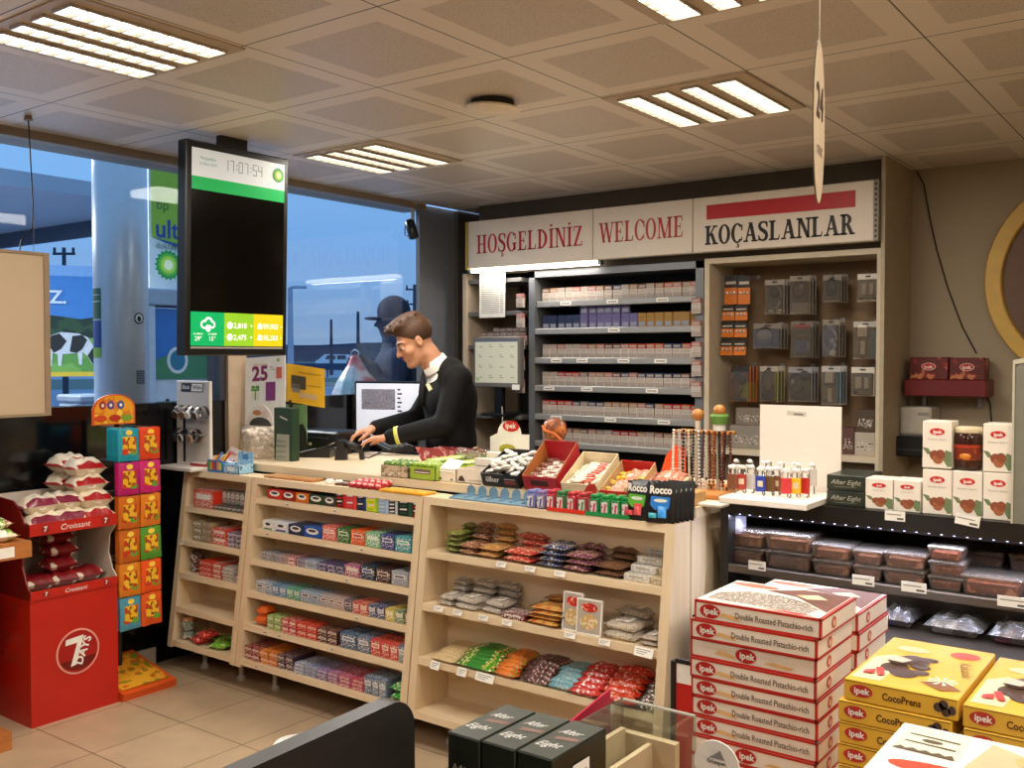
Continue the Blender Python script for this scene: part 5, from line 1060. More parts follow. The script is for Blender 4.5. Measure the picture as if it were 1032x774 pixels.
def f_tray(w,d,h,a,b2):
 """clear film pack with a pale filling and a paper seal"""
 def mk():
  b=MB();b.pillow(w,d,h,clear('#f4efe8',.05,.15,.22,'film'),seed=3,crimp=.05,wr=.5);b.cbox(-w*.4,-d*.4,.001,w*.4,d*.4,h*.72,printed(a,b2,None,110,.5),.004);b.quad((-w*.2,-d*.3,h*.97),(w*.2,-d*.3,h*.97),(w*.2,d*.3,h*.97),(-w*.2,d*.3,h*.97),mat('#e9e3d8',.4));return b.mesh('film_pack',True)
 return cached(('ty',w,d,h,a,b2),mk)
def row(U,z,specs,unit,shelf,noun,group,v):
 """specs: (u0, u1, maker kind, dict, description); widths are read along the shelf edge"""
 n=len(specs)
 for i,sp in enumerate(specs):
  u0,u1,fn,desc=sp[:4];a,c=at(u0,v(u0),Y=yf(z)).x,at(u1,v(u1),Y=yf(z)).x;w=(c-a)
  items=fn(w*.97,z)
  for j,(me,dx,dy,dz,rz,extra)in enumerate(items):
   nm,cat=noun
   lab='%s, %s, %s display %s shelf%s'%(desc,nth(i,n),unit,shelf,extra)
   solo(nm,me,lab,cat,((a+c)/2+dx,yf(z)+.012+dy,z+.001+dz),rz,group)
def one(h,col,badge,lc=None,d=.1):return lambda w,z:[(f_carton(w,min(d,YBK-yf(z)-.03),h,col,badge,lc),0,0,0,rnd.uniform(-.02,.02),'')]
def pile(h,n,col,badge,lc=None,d=.09):
 P_={2:['lower','upper'],3:['lowest','middle','topmost'],4:['lowest','second up','third up','topmost']}
 return lambda w,z:[(f_carton(w,min(d,YBK-yf(z)-.03),h,col,badge,lc),rnd.uniform(-.002,.002),rnd.uniform(0,.006),k*(h+.001),rnd.uniform(-.03,.03),' (%s)'%P_[n][k]if n>1 else '')for k in range(n)]
def ln(v0,u0,v1,u1):return lambda u:v0+(v1-v0)*(u-u0)/(u1-u0)
GN=('gum_box','gum box')
px=lambda s:[255+k/5.578 for k in s]
e=px([70,150,225,300,385,452]);c1=[('red','#c8281c'),('dark red','#9c241c'),('orange','#d8701c'),('dark green','#24402a'),('grey-green','#3c4438')]
S1=[(e[k],e[k+1],one(.043,c1[k][1],'oval',None,.13),'low %s gum box with white oval badge'%c1[k][0])for k in range(5)]
e=px([453,505,570,622,690,748,800,880,940,968]);c2=[('black and red','#c8281e','#17171a'),('red-orange','#e2482a','#c43a58'),('navy and black','#27407a','#15171c'),('lime and yellow','#9ac42a','#d8d02a'),('pale blue','#a8c4dc','#8fa8c8'),('silver and black','#c8d0d4','#17191c'),('dark green','#1f5a42','#101c18'),('black with red print','#c8202a','#141416'),('bright red','#d8262c','#c81f28')]
S1+=[(e[k],e[k+1],one(.074,c2[k][1],'tall',c2[k][2],.12),'tall %s gum carton'%c2[k][0])for k in range(9)]
row(U2,L2[0],S1,'middle','top',GN,'gum boxes on the top shelf of the middle display',ln(502,264,524,426))
e=px([40,105,185,272,372]);c3=[('white and green','#dfe0d8','#5f8f4a'),('white and navy','#d8dce4','#2a3c6a'),('navy','#1f3354',None),('royal blue','#1f56a8',None)]
S2=[(e[k],e[k+1],one(.046,c3[k][1],'oval',c3[k][2],.12),'low %s gum box with oval badge'%c3[k][0])for k in range(4)]
e=px([374,458,535,618,705,785,880,945]);c4=[('coral red','#d85a50','#e8a89a'),('dark green','#1f5a2a','#2f8a3a'),('orange','#e2601a','#c8501a'),('mint green','#5faa78','#d8ecd8'),('dark blue','#2a3a7a','#4a5a9a'),('turquoise','#1f8a98','#8fc8b8'),('teal','#1a7a78','#4aa8a0')]
S2+=[(e[k],e[k+1],one(.062,c4[k][1],'print',c4[k][2],.11),'%s gum carton'%c4[k][0])for k in range(7)]
row(U2,L2[1],S2,'middle','second',GN,'gum boxes on the second shelf of the middle display',ln(534,258.6,560,423.5))
e=px([25,78,130,180,225,275,345,400,450,500]);c5=[('white and grey','#b0aeb4','#3a3c44'),('grey and white','#9a98a0','#2a2c34'),('pink-grey','#b89a98','#6a4a58'),('red and white','#b85048','#e8e0dc'),('violet-grey','#8a8098','#3a3450'),('pale blue','#a8b8c8','#5a7088'),('dark violet','#3a3460','#8a80a8'),('indigo','#34305a','#9890b8'),('dark indigo','#2c2a50','#7a78a0')]
S3=[(e[k],e[k+1],pile(.017,2,c5[k][1],'print',c5[k][2],.1),'flat %s gum packet'%c5[k][0])for k in range(9)]
e=px([500,590,675,765,860,925]);c6=[('magenta and cream','#a8487a','#e0d8c0'),('black and blue','#22262c','#3a6a98'),('dark brown','#33241e','#5a3a30'),('silver-grey','#a0a4ac','#6a7078'),('pink-grey','#b8a0a4','#886a74')]
S3+=[(e[k],e[k+1],one(.058 if k else .05,c6[k][1],'print',c6[k][2],.11),'%s gum tub carton'%c6[k][0])for k in range(5)]
row(U2,L2[2],S3,'middle','third',GN,'gum packets on the third shelf of the middle display',ln(564,257,594,418))
px2=lambda s:[235+k/5.43 for k in s]
e=px2([112,160,200,240,280,318,355,412,462,508,552,596,640,680,725,772,820,872,925,985])
c7=[('white','#c8c8cc','#4a5060'),('silver','#a8b0b8','#5a7890'),('blue','#4a78a0','#9ab8cc'),('steel blue','#5a88a8','#a8c0cc'),('green','#4a9a78','#a8d0b8'),('sea green','#3f8f70','#88c0a0'),('silver and blue','#a0b0c4','#38486a'),('ice blue','#98b0c4','#404c68'),('pale lilac','#b8b0b4','#6a5a64'),('cream-grey','#c0b4ac','#7a5a58'),('pink-white','#c4b0ac','#8a5a5a'),('dark grey','#6a6468','#2a2a30'),('red','#c0483a','#e0b0a0'),('coral','#c8583f','#e8c0a8'),('navy and white','#384868','#c0c0c8'),('indigo','#3a4070','#b0b0c0'),('yellow','#c8b43a','#e8e0a8'),('green and white','#587850','#d0d4b8'),('olive and orange','#6a7a48','#c88a4a')]
S4=[(e[k],e[k+1],one(.05,c7[k][1],'print',c7[k][2],.1),'%s upright gum pack'%c7[k][0])for k in range(19)]
row(U2,L2[3],S4,'middle','fourth',GN,'gum packs on the fourth shelf of the middle display',ln(596.5,255,633,416))
e=px2([250,340,448]);
def two(fn1):return fn1
e=px2([172,252,335,448,560]);c8=[('lime green','#88a83a','#d0d8b8'),('red','#c02a24','#e8d0c8'),('scarlet','#c8301f','#e0785a'),('brown','#4a2a22','#a07a6a')]
S5=[(px2([82])[0],px2([168])[0],lambda w,z:[(f_bag(.085,.07,.045,'#d8601c','#e2782a','#c8481a',1),0,.04,0,.1,' (lower)'),(f_bag(.085,.07,.045,'#e0661e','#d8541a','#e88a3a',2),.004,.045,.042,-.1,' (upper)')],'round orange sweet bag')]
S5+=[(e[k],e[k+1],(lambda k:lambda w,z:[(f_carton(w*.48,.08,.03,c8[k][1],'print',c8[k][2]),s_*w*.25,0,lv*.031,0,' (%s, %s)'%('left' if s_<0 else 'right','upper' if lv else 'lower'))for s_ in(-1,1)for lv in(0,1)])(k),'%s chocolate egg packet'%c8[k][0])for k in range(4)]
e=px2([572,665,740,798,845,890,935,960]);c9=[('blue','#3a5a7a','#8aa0b0'),('slate blue','#5a6a84','#a0a8b8'),('red','#c0382c','#d88a78'),('red','#c43c30','#d88a78'),('bright red','#c83c2c','#e0a090'),('grey-blue','#6a7884','#b0b4b8'),('yellow-green','#b0a848','#6a8a4a')]
S5+=[(e[k],e[k+1],one(.066,c9[k][1],'print',c9[k][2],.11),'%s upright wafer pack'%c9[k][0])for k in range(7)]
row(U2,L2[4],S5,'middle','fifth',('sweet_pack','sweet pack'),'sweet packs on the fifth shelf of the middle display',ln(629.6,250,671,412))
e=px2([48,90,132,180,228,270,312]);c10=[('dark red','#7a1f24','#c8948a'),('wine red','#8a2428','#d0a098'),('orange','#d0701f','#e8a860'),('amber','#c8681c','#e0a050'),('dark plum','#35202c','#a89098'),('plum','#3c2634','#a08890')]
S6=[(e[k],e[k+1],pile(.03,2,c10[k][1],'print',c10[k][2],.14),'%s wafer carton'%c10[k][0])for k in range(6)]
e=px2([314,375,440,500,560,630,702]);c11=[('pale blue','#8a98b8','#e0e0e4'),('silver-blue','#98a4bc','#40508a'),('violet','#7a6a98','#c0b0c8'),('violet-pink','#98688a','#d8a0b0'),('pink','#b84a6a','#e0b0b8'),('red-pink','#b83a4a','#d898a0')]
S6+=[(e[k],e[k+1],pile(.014,3,c11[k][1],'print',c11[k][2],.14),'flat %s bar packet'%c11[k][0])for k in range(6)]
e=px2([704,748,785,825,945]);c12=[('slate','#5a6a80','#a0b0c0'),('grey-blue','#64748a','#b0bcc8'),('steel','#6a7a90','#b4c0cc')]
S6+=[(e[k],e[k+1],one(.072,c12[k][1],'print',c12[k][2],.12),'%s upright gum carton'%c12[k][0])for k in range(3)]
S6+=[(e[3],e[4],lambda w,z:[(f_bag(w*.8,.1,.035,'#2f8f2a','#4fae34','#e8ecd8',4),0,.05,0,.1,' (lower)'),(f_bag(w*.8,.1,.035,'#2f8f2a','#e8ecd8','#4fae34',5),.003,.05,.034,-.1,' (upper)')],'bright green sweet bag')]
row(U2,L2[5],S6,'middle','lowest',('sweet_pack','sweet pack'),'sweet packs on the lowest shelf of the middle display',ln(662,241.5,708,391))
px1=lambda s:[165+k/8.15 for k in s]
SP=('sweet_pack','sweet pack');e=px1([228,395]);q=px1([395,430,465,500,540,580,620,660])
R1=[(e[0],e[1],one(.085,'#cc3418','print','#e8e0d8',.1),'large red box with white fish-like print')]
R1+=[(q[k],q[k+1],(lambda k:lambda w,z:[(f_carton(w,.1,.022,('#4a4854','#3a3844')[k%2],'print','#7a7a4a'),0,0,0,0,' (flat, below)'),(f_carton(w,.05,.066,('#7a746c','#6a6860')[k%2],'print','#a8a29a'),0,.05,.023,0,' (upright, above)')])(k),'%s packet'%('grey','brown-grey','dark grey','slate','dun','ash grey','charcoal')[k])for k in range(7)]
row(U1,L1[0],R1,'left','top',SP,'packets on the top shelf of the left display',ln(511,189.7,518,245.5))
px1b=lambda s:[165+k/8.15 for k in s];e=px1b([215,290,372]);
R2=[(e[0],e[1],pile(.032,3,'#8a7a5a','print','#d0c8b0',.1),'beige and white sweet packet'),(e[1],e[2],pile(.032,3,'#a08a6a','print','#6a3a2a',.1),'brown and cream sweet packet')]
e=px1b([374,500,565,635]);R2+=[(e[0],e[1],pile(.038,2,'#d2341c','print','#e8e0d8',.13),'bright red carton with white print'),(e[1],e[2],pile(.022,3,'#6a5a78','print','#b0a8b8',.12),'violet-grey packet'),(e[2],e[3],pile(.022,3,'#5a4a6a','print','#a098a8',.12),'violet packet')]
row(U1,L1[1],R2,'left','second',SP,'packets on the second shelf of the left display',ln(544,186,553,240))
px1c=lambda s:[165+k/6.45 for k in s];e=px1c([208,300,360,445,485])
R3=[(e[0],e[1],pile(.024,3,'#cc301c','print','#e05a3a',.13),'bright red flat carton'),(e[1],e[2],pile(.024,3,'#c0341f','print','#e8dcd0',.13),'red and white flat carton'),(e[2],e[3],pile(.016,4,'#9a948c','print','#d0ccc4',.12),'grey and white packet'),(e[3],e[4],pile(.018,2,'#8a7a84','print','#b8b0b4',.12),'mauve-grey packet')]
row(U1,L1[2],R3,'left','third',SP,'packets on the third shelf of the left display',ln(577,181,586,236))
def jar(a,lid,s=1):
 b=MB();b.lathe([(.026*s,0),(.034*s,.006),(.034*s,.03*s),(.022*s,.04*s),(.034*s,.052*s),(.034*s,.075*s),(.024*s,.086*s)],printed(a,'#c8beb0','#4a3a34',45,.25),n=18);b.lathe([(.025*s,.086*s),(.026*s,.088*s),(.026*s,.1*s),(.02*s,.104*s)],mat(lid,.4),n=18);return b
p=at(176+12,578,Y=yf(.482)+.06);solo('sweet_jar',jar('#6a4a44','#4a3a34'),'dark ridged sweet jar at the left end of the left display third shelf','jar',(-4.13,yf(.482)+.07,.483))
p=at(184,640,Y=yf(.155)+.05);solo('sweet_jar',jar('#7a8a7a','#d0a070',1.05),'small clear jar with tan lid on the lowest shelf of the left display','jar',(-4.135,yf(.155)+.06,.156))
for k,(u,dy,c,l)in enumerate(((202,.05,('#c02420','#d84a3a','#e8c8c0'),'red crinkled sweet bag in front'),(207,.10,('#b81f1c','#d03a30','#e0b0a8'),'red crinkled sweet bag behind'),(208,.06,('#c8281f','#d84a3a','#f0d8d0'),'red crinkled sweet bag lying on top'),(222,.05,('#5f9a1f','#7ab42f','#d8e0b0'),'green crinkled sweet bag in front'),(222,.11,('#5a8f1f','#6fa82a','#c8d8a0'),'green crinkled sweet bag behind'))):
 p=at(u,655,Y=yf(.155)+dy);solo('sweet_bag',f_bag(.115,.09,.032,*c,seed=k),l+' on the lowest shelf of the left display','sweet bag',(p.x,yf(.155)+dy+.01,.156+(.028 if k==2 else .0)),rnd.uniform(-.3,.3),'sweet bags on the lowest shelf of the left display')
def grid_packs(z,cols,shelf,noun,cat,group):
 """cols: (u_left, u_right, maker(w)->mesh, height step, [piles: (dy, n)], desc)"""
 v3={L3[0]:ln(557,438.6,592.5,675.4),L3[1]:ln(609,433.5,658,670),L3[2]:ln(663,428.5,723.5,665)}[z];n=len(cols)
 for i,(u0,u1,mk,hs,piles,desc)in enumerate(cols):
  a,c=at(u0,v3(u0),Y=yf(z)).x,at(u1,v3(u1),Y=yf(z)).x
  a=max(a,U3[0]+.042);c=min(c,U3[1]-.042)
  for r_,(dy,cnt)in enumerate(piles):
   for k in range(cnt):
    pos=('front' if r_==0 else 'back')+' pile '+('single' if cnt==1 else['bottom','second','third','fourth','fifth','sixth'][k])if len(piles)>1 or cnt>1 else ''
    me=mk((c-a)*.96,k+r_)
    solo(noun,me,'%s, right display %s shelf%s'%(desc.replace(' with red edged label',''),shelf,(', '+pos)if pos else ''),cat,((a+c)/2+rnd.uniform(-.006,.006)+.004*k,yf(z)+dy+rnd.uniform(-.004,.004)+.003*k,z+.001+k*hs),rnd.uniform(-.06,.06),group)
pxa=lambda s:[430+k/7.37 for k in s];e=pxa([100,200,350,520,800,980]);e2=[550+k/7.37 for k in(100,330,560,760,925)]
B=lambda d,h,a,b2,c3=None,band=None:(lambda w,s:f_bag(round(w,2),d,h,a,b2,c3,s%3,band))
CU=wood
C1=[(e[0],e[1],B(.1,.024,'#5f7a34','#c8a878','#6a4a34'),.021,((.06,4),(.14,5)),'green edged sesame bar pack'),(e[1],e[2],B(.1,.026,'#8a5a44','#c09a78','#e0d0b8'),.023,((.06,2),(.14,5)),'brown and beige wafer pack'),(e[2],e[3],B(.1,.028,'#b08040','#d8b888','#8a3a34'),.024,((.06,2),(.14,5)),'golden biscuit pack'),(e[3],e[4]-3,B(.1,.028,'#b83a3a','#d8a070','#e0c8b0'),.024,((.06,2),(.14,4)),'red and tan biscuit pack'),(e[4]-2,e2[0],B(.1,.024,'#34406a','#d8d0c0','#8a7a5a'),.021,((.06,4),(.14,4)),'navy and cream wafer pack'),(e2[0]+.3,e2[1]-2,B(.1,.026,'#6a2f50','#c8b088','#8a6a48'),.022,((.06,3),(.14,4)),'plum and beige wafer pack'),(e2[1]-1.5,e2[2]-1,B(.1,.026,'#5f4230','#8a6448','#3c2a20'),.022,((.06,2),(.14,4)),'dark chocolate cake pack'),(e2[2],e2[3],lambda w,s:f_carton(round(w,2),.05,.024,'#d6d0c4','print','#8a8a80'),.0255,((.02,1),(.045,2),(.075,3),(.115,4)),'white wrapped halva bar'),(e2[3]+.3,e2[4],lambda w,s:f_carton(round(w,2),.05,.024,'#cfbf9c','print','#8a6a4a'),.0255,((.02,1),(.05,2),(.09,3)),'cream wrapped halva bar')]
grid_packs(L3[0],C1,'top','cake_pack','cake pack','packs on the top shelf of the right display')
pxb=lambda s:[425+k/6.73 for k in s];e=pxb([75,190,255,360,440,520,690,930])
T_=lambda d,h,a,b2:(lambda w,s:f_tray(round(w,2),d,h,a,b2))
C2=[(e[0],e[1],T_(.085,.024,'#dcd2c6','#a8968a'),.022,((.055,2),(.13,4)),'clear film pack of pale sweets'),(e[1]+.5,e[3],T_(.095,.026,'#e0d8ce','#b0a298'),.024,((.06,2),(.14,4)),'silvery film pack with white seal'),(e[3]+.5,e[5],T_(.095,.028,'#d0c6bc','#a09084'),.025,((.07,2),(.15,4)),'grey film pack of sweets'),(e[5]+.3,e[6]-.5,lambda w,s:f_carton(round(w,2),.09,.022,'#6a1f2c','print','#d8d0c8'),.023,((.02,1),),'dark red and white flat pack'),(e[6],e[7]-1,B(.1,.02,'#c89a54','#a87838','#c84a2a'),.017,((.06,4),(.14,5)),'golden biscuit film pack')]
C2+=[(546+570/5.735*0+57,546+600/5.735*0+93,T_(.11,.034,'#d8ccb4','#b8a488'),.03,((.07,2),(.15,3)),'clear pack of shredded white sweets with red edged label'),(546+95,546+124,T_(.1,.02,'#c8b498','#a08c70'),.018,((.06,2),(.14,3)),'flat clear pack of sesame brittle')]
grid_packs(L3[1],C2,'middle','film_pack','film pack','film packs on the middle shelf of the right display')
for k,(u0,v0,u1,v1,l)in enumerate(((566,599,586,634,'left of two standing white-framed pouches with red top on the middle shelf'),(580,607,605,641,'right front white-framed pouch with red top standing on the middle shelf'))):
 z=L3[1];yy=yf(z)+.022-.012*k;p=at(u0,v1,Y=yy);q=at(u1,v0,Y=yy);w,h=q.x-p.x,q.z-z
 b=MB();b.cbox(0,0,0,w,.012,h,clear('#efe6d8',.08,.1,.5,'film'),.004)
 for a in((0,0,w,.006),(0,h-.006,w,h),(0,0,.005,h),(w-.005,0,w,h)):b.quad((a[0],-.001,a[1]),(a[2],-.001,a[1]),(a[2],-.001,a[3]),(a[0],-.001,a[3]),WHITE)
 b.disc((w/2,-.0008,h*.76),w*.32,h*.13,printed('#b8281f','#d04a34','#e8c0a8',60));b.disc((w/2,-.0006,h*.36),w*.34,h*.22,printed('#c8a468','#e0d0a8',None,70));solo('standing_pouch',b,l,'pouch',(p.x,yy,z+.001),0,'standing pouches',rot=(R(-6),0,R(3 if k else-2)))
pxc=lambda s:[425+k/6.73 for k in s];e=pxc([45,225,380,490,620,800]);e3=[545+k/5.735 for k in(0,165,335,550,560,700)]
def bars(u0,u1,n,hs,mk,desc,idx,extra=0):
 z=L3[2];v3=ln(663,428.5,723.5,665);a,c=at(u0,v3(u0),Y=yf(z)).x,at(u1,v3(u1),Y=yf(z)).x
 for k in range(n):
  dy=.022+k*(.17/n);lift=.0+min(k,4)*hs
  solo('snack_bar',mk((c-a)*.97,k),'%s, lowest bar shelf, %s from the front'%(desc,ORD[k]),'snack bar',((a+c)/2+rnd.uniform(-.006,.006),yf(z)+dy,z+.001+lift),rnd.uniform(-.05,.05)+extra,'bars on the lowest shelf of the right display')
BM=lambda d,h,a,b2,c3,band=None:(lambda w,s:f_bag(round(min(w,.2),2),d,h,a,b2,c3,s%3,band,.06,.35))
bars(e[0],e[1],7,.005,BM(.045,.02,'#cdb588','#d8c49a','#b89868'),'beige puffed snack bar',0)
bars(e[1]-1,e[3],8,.008,BM(.05,.026,'#3f8f2a','#c8b030','#e8e4d0','#2f7f2a'),'green and yellow corn bar',1)
bars(e[3]-3,e[4]+2,8,.009,BM(.05,.026,'#c8642a','#4f9a34','#d8402a','#d8782a'),'orange and green corn bar',2)
bars(e[4]+1,553,8,.010,BM(.036,.024,'#3c2420','#8a5a58','#c8b0a8'),'dark brown and pink chocolate bar',3)
bars(548,577,8,.009,BM(.036,.024,'#5f98a4','#c0d4d8','#3f6a78'),'pale blue coconut bar',4)
bars(572,604,6,.012,BM(.048,.03,'#b81f1c','#c8302a','#e8d8d0'),'bright red chocolate bar with white lettering',5)
bars(600,640,5,.014,BM(.058,.036,'#b82a1a','#c8501f','#e8c8a8',None),'red and orange wide chocolate bar',6)
bars(637,665,8,.011,BM(.038,.026,'#33241e','#6a5040','#d8d0c4'),'black and white chocolate bar',7)
def tag_card(u,v,z,w=.05,h=.032,tilt=0,lab='',grp='price cards on the displays'):
 p=at(u,v,Y=yf(z)-.003);b=MB();b.cbox(-w/2,0,-h,w/2,.0012,0,PAPER,.0003)
 for k in range(3):b.quad((-w*.4,-.0006,-h*(.3+.22*k)),(w*(.35-.15*k),-.0006,-h*(.3+.22*k)),(w*(.35-.15*k),-.0006,-h*(.22+.22*k)),(-w*.4,-.0006,-h*(.22+.22*k)),mat('#8a857e',.6,var=0))
 solo('price_card',b,lab,'price card',(p.x,yf(z-h)-.003,z+.004),0,grp,rot=(R(-20),tilt,0))
TOPS={L3[0]:'top',L3[1]:'middle',L3[2]:'lowest'}
for z,us in((L3[0],(506,535,565)),(L3[1],(443,462,488,512,575,610,650)),(L3[2],(440,467,490,614))):
 for k,u in enumerate(us):
  v3={L3[0]:ln(557,438.6,592.5,675.4),L3[1]:ln(609,433.5,658,670),L3[2]:ln(663,428.5,723.5,665)}[z]
  tag_card(u,v3(u),z,.045 if u not in(490,650)else .085 if u==490 else .07,.02 if z!=L3[2]and u!=650 else .032,R(2),'white price card on the %s shelf edge of the right display, %s'%(TOPS[z],nth(k,len(us))))
tag_card(184.5,548,L1[1],.03,.028,0,'white price card hanging from the second shelf edge of the left display')
for k,(u,v,z)in enumerate(((290,505,L2[0]),(338,513,L2[0]),(270,536,L2[1]),(365,553,L2[1]),(350,585,L2[2]),(268,630,L2[4]),(282,632,L2[4]),(335,648,L2[4]),(360,626,L2[3]),(259,668,L2[5]))):
 b=MB();b.cbox(-.014,0,-.016,.014,.001,0,mat('#e0d4bc',.5),.0003);b.quad((-.009,-.0005,-.012),(.009,-.0005,-.012),(.009,-.0005,-.006),(-.009,-.0005,-.006),mat('#8a8070',.6))
 p=at(u,v,Y=yf(z));cnt=[i for i,q in enumerate(((290,0),(338,0),(270,1),(365,1),(350,2),(268,4),(282,4),(335,4),(360,3),(259,5)))if q[1]==L2.index(z)]
 solo('price_sticker',b,'small pale price sticker on the %s shelf edge of the middle display, %s from left'%(['top','second','third','fourth','fifth','lowest'][L2.index(z)],ORD[cnt.index(k)]),'price sticker',(p.x,yf(z-.016)-.0005,z-.004),0,'price stickers',rot=(R(-7),0,0))

# ================================================================== THINGS ON THE COUNTER AND THE DISPLAY TOPS
def P(u,v,z=CZ):return at(u,v,Z=z)
def wid(u0,u1,v,Y):return at(u1,v,Y=Y).x-at(u0,v,Y=Y).x
zt=ZT_
y_w=2.99;xa,xb=-4.345,-4.075;t=thing('watch_stand','white pegboard wristwatch stand with black and white badge at the counter end','watch stand',(xa,y_w,zt));W_=xb-xa;ztop=at(200,384,Y=y_w).z-zt
b=MB();b.cbox(0,0,0,W_,.02,ztop,mat('#e0d8ce',.5,var=.02),.003);b.build('back_board',t)
b=MB();b.cbox(-.004,-.11,0,W_,0,.018,mat('#d8d0c6',.5),.003);b.build('base',t)
b=MB();b.box(.055,-.0006,.03,.075,0,ztop*.66,BLACK);b.build('dark_slot',t)
b=MB()
for i in range(12):
 for j in range(9):b.disc((.095+i*.014,-.0007,.035+j*.012),.003,.003,mat('#8a8278',.6),n=6)
b.build('peg_holes',t)
z1=ztop-.055;b=MB();b.prism([(.045,z1),(.125,z1),(.135,z1+.044),(.05,z1+.044)],'Y',-.004,-.001,BLACK);b.prism([(.125,z1+.003),(.215,z1+.003),(.225,z1+.041),(.135,z1+.041)],'Y',-.003,-.001,WHITE);b.prism([(.121,z1),(.219,z1),(.23,z1+.044),(.132,z1+.044)],'Y',-.0022,-.001,BLACK);o=b.build('badge',t)
b=MB();b.text('Black',.02,WHITE,(.088,-.0045,z1+.014),shear=.12,bold=.01);b.build('badge_lettering',o);b=MB();b.text('White',.02,BLACK,(.176,-.0035,z1+.014),shear=.12,bold=.01);b.build('badge_lettering',o)
rows_w=(ztop*.66,ztop*.40)
for r_,zz in enumerate(rows_w):
 b=MB();b.tube([(.05,-.05,zz),(W_+.03,-.05,zz)],.006,clear('#f0ece6',.1,.05,.15,'perspex'),12);b.tube([(.05,-.05,zz),(.05,0,zz)],.004,STEEL,6);b.tube([(W_-.02,-.05,zz),(W_-.02,0,zz)],.004,STEEL,6);b.build('rail',t)
def watch(strap,case,face):
 b=MB();n=22
 for k in range(n):
  a0,a1=R(250+320*k/n*1.0),R(250+320*(k+1)/n)
  for w0,w1 in((-.012,.012),):
   q=[(w,r_*math.cos(a),r_*math.sin(a))for a,r_,w in((a0,.036,w0),(a1,.036,w0),(a1,.036,w1),(a0,.036,w1))];b.poly(q,strap);q2=[(w,r_*math.cos(a),r_*math.sin(a))for a,r_,w in((a0,.033,w0),(a1,.033,w0),(a1,.033,w1),(a0,.033,w1))];b.poly(q2,strap)
 b.T=Matrix.Rotation(R(105),4,'X');b.lathe([(.016,.032),(.021,.034),(.021,.041),(.018,.043)],case,n=20);b.disc((0,0,.0435),.0165,.0165,face,ux=(1,0,0),uy=(0,1,0),n=18);b.box(-.001,0,.0438,.001,.011,.0442,INK);b.box(0,-.001,.0438,.01,.001,.0442,INK);return b.mesh('wristwatch',False)
wts=[('brown strapped','#5a4030','#8a7a68','#3a3028'),('bronze','#8a6a50','#b09078','#6a5444'),('white faced','#9a8878','#e0dcd4','#f4f0ea'),('dark steel','#6a5a4c','#a89c90','#4a4038'),('black','#1c1a1a','#3a3836','#2a2a2a'),('black, white ringed','#1f1d1c','#e4e0d8','#2a2a2c'),('tan','#7a5a44','#c0a890','#8a7060')]
for k,(l,s_,c_,f_)in enumerate(wts):
 r_=0 if k<4 else 1;kk=k if k<4 else k-4
 solo('wristwatch',watch(mat(s_,.35,.4),mat(c_,.3,.6),mat(f_,.4)),'%s wristwatch on the %s rail of the watch stand, %s'%(l,'upper' if r_==0 else 'lower',nth(kk,4 if r_==0 else 3)),'wristwatch',(xa+.105+kk*.058,y_w-.05,zt+rows_w[r_]-.006),R(rnd.uniform(-12,12)),'wristwatches')
def open_box(w,d,h,front,inner,fh=None,back=0,sides=None):
 fh=fh or h;b=MB();tk=.003;b.box(0,0,0,w,d,tk,inner);b.box(0,0,0,w,tk,fh,front);b.box(0,d-tk,0,w,d,h+back,front)
 for x in(0,w-tk):b.prism([(0,0),(d,0),(d,h),(0,fh)],'X',x,x+tk,sides or front)
 b.box(tk,tk,tk,w-tk,d-tk,tk+.001,inner);return b
q=P(203,467,zt);t=thing('crayon_box','open box of coloured pens lying before the watch stand','pen box',(-4.20,2.965,zt));o=open_box(.12,.08,.04,mat('#b8343a',.4),mat('#3a5a3a',.5),.03).build('carton',t)
for k in range(8):
 b=MB();x=.012+k*.0135;cc=['#2f7a3a','#c8342a','#8a2f5a','#d87a2a','#2f8a4a','#c83a34','#e0a030','#b8302a'][k];b.tube([(x,.012,.03),(x+.002,.07,.045)],.0055,mat(cc,.4),7);b.lathe([(.0056,0),(.0056,.008)],WHITE,(x,.012,.03),7);b.build('pen',t)
t=thing('crayon_box','upright rainbow box of crayons left of the pale blue box','crayon box',(-4.045,2.955,zt));b=MB();b.prism([(0,0),(.085,0),(.085,.03),(0,.06)],'X',0,.11,mat('#3f7ab8',.4));
for k,c_ in enumerate(('#2f9a4a','#e0b020','#d8482a','#8a3a8a','#e8a028','#e8d83a')):b.quad((.004+k*.0175,-.0008,.012),(.0195+k*.0175,-.0008,.012),(.0195+k*.0175,-.0008,.056-.01*(k%2)),(.004+k*.0175,-.0008,.05),mat(c_,.4))
b.build('carton',t);
for k in range(6):
 b=MB();b.tube([(.012+k*.017,.02,.045),(.02+k*.02,.045,.075+.01*(k%3))],.005,mat(('#e0b020','#d8482a','#3f8ac8','#e87a28','#e8d83a','#c8342a')[k],.4),6);b.build('crayon',t)
t=thing('sweets_box','pale blue printed box with raised back at the counter corner','sweets box',(-3.925,2.958,zt));PB=printed('#8fc0dc','#c0dcec','#3f7ab0',45,.4);o=open_box(.115,.09,.045,PB,mat('#d8e8f0',.5),.045,.055).build('carton',t)
b=MB();b.quad((.035,.0862,.062),(.08,.0862,.062),(.08,.0862,.088),(.035,.0862,.088),mat('#4a86b4',.5));b.build('print',t);b=MB();b.quad((.03,-.0006,.012),(.085,-.0006,.012),(.085,-.0006,.034),(.03,-.0006,.034),mat('#e4eef4',.5));b.build('print',t)
b=MB();b.cbox(.01,.01,.004,.105,.08,.035,mat('#dfe6ea',.5),.006);b.build('filling',t)
t=thing('sweet_bag','bag of white and blue wrapped sweets above the crayons','sweet bag',(-4.02,3.06,zt));b=MB();b.T=Matrix.Rotation(R(60),4,'X');b.pillow(.11,.1,.04,printed('#e8eaf0','#4a78b8','#c83a3a',55),seed=2,wr=.7);b.build('bag_film',t,True)
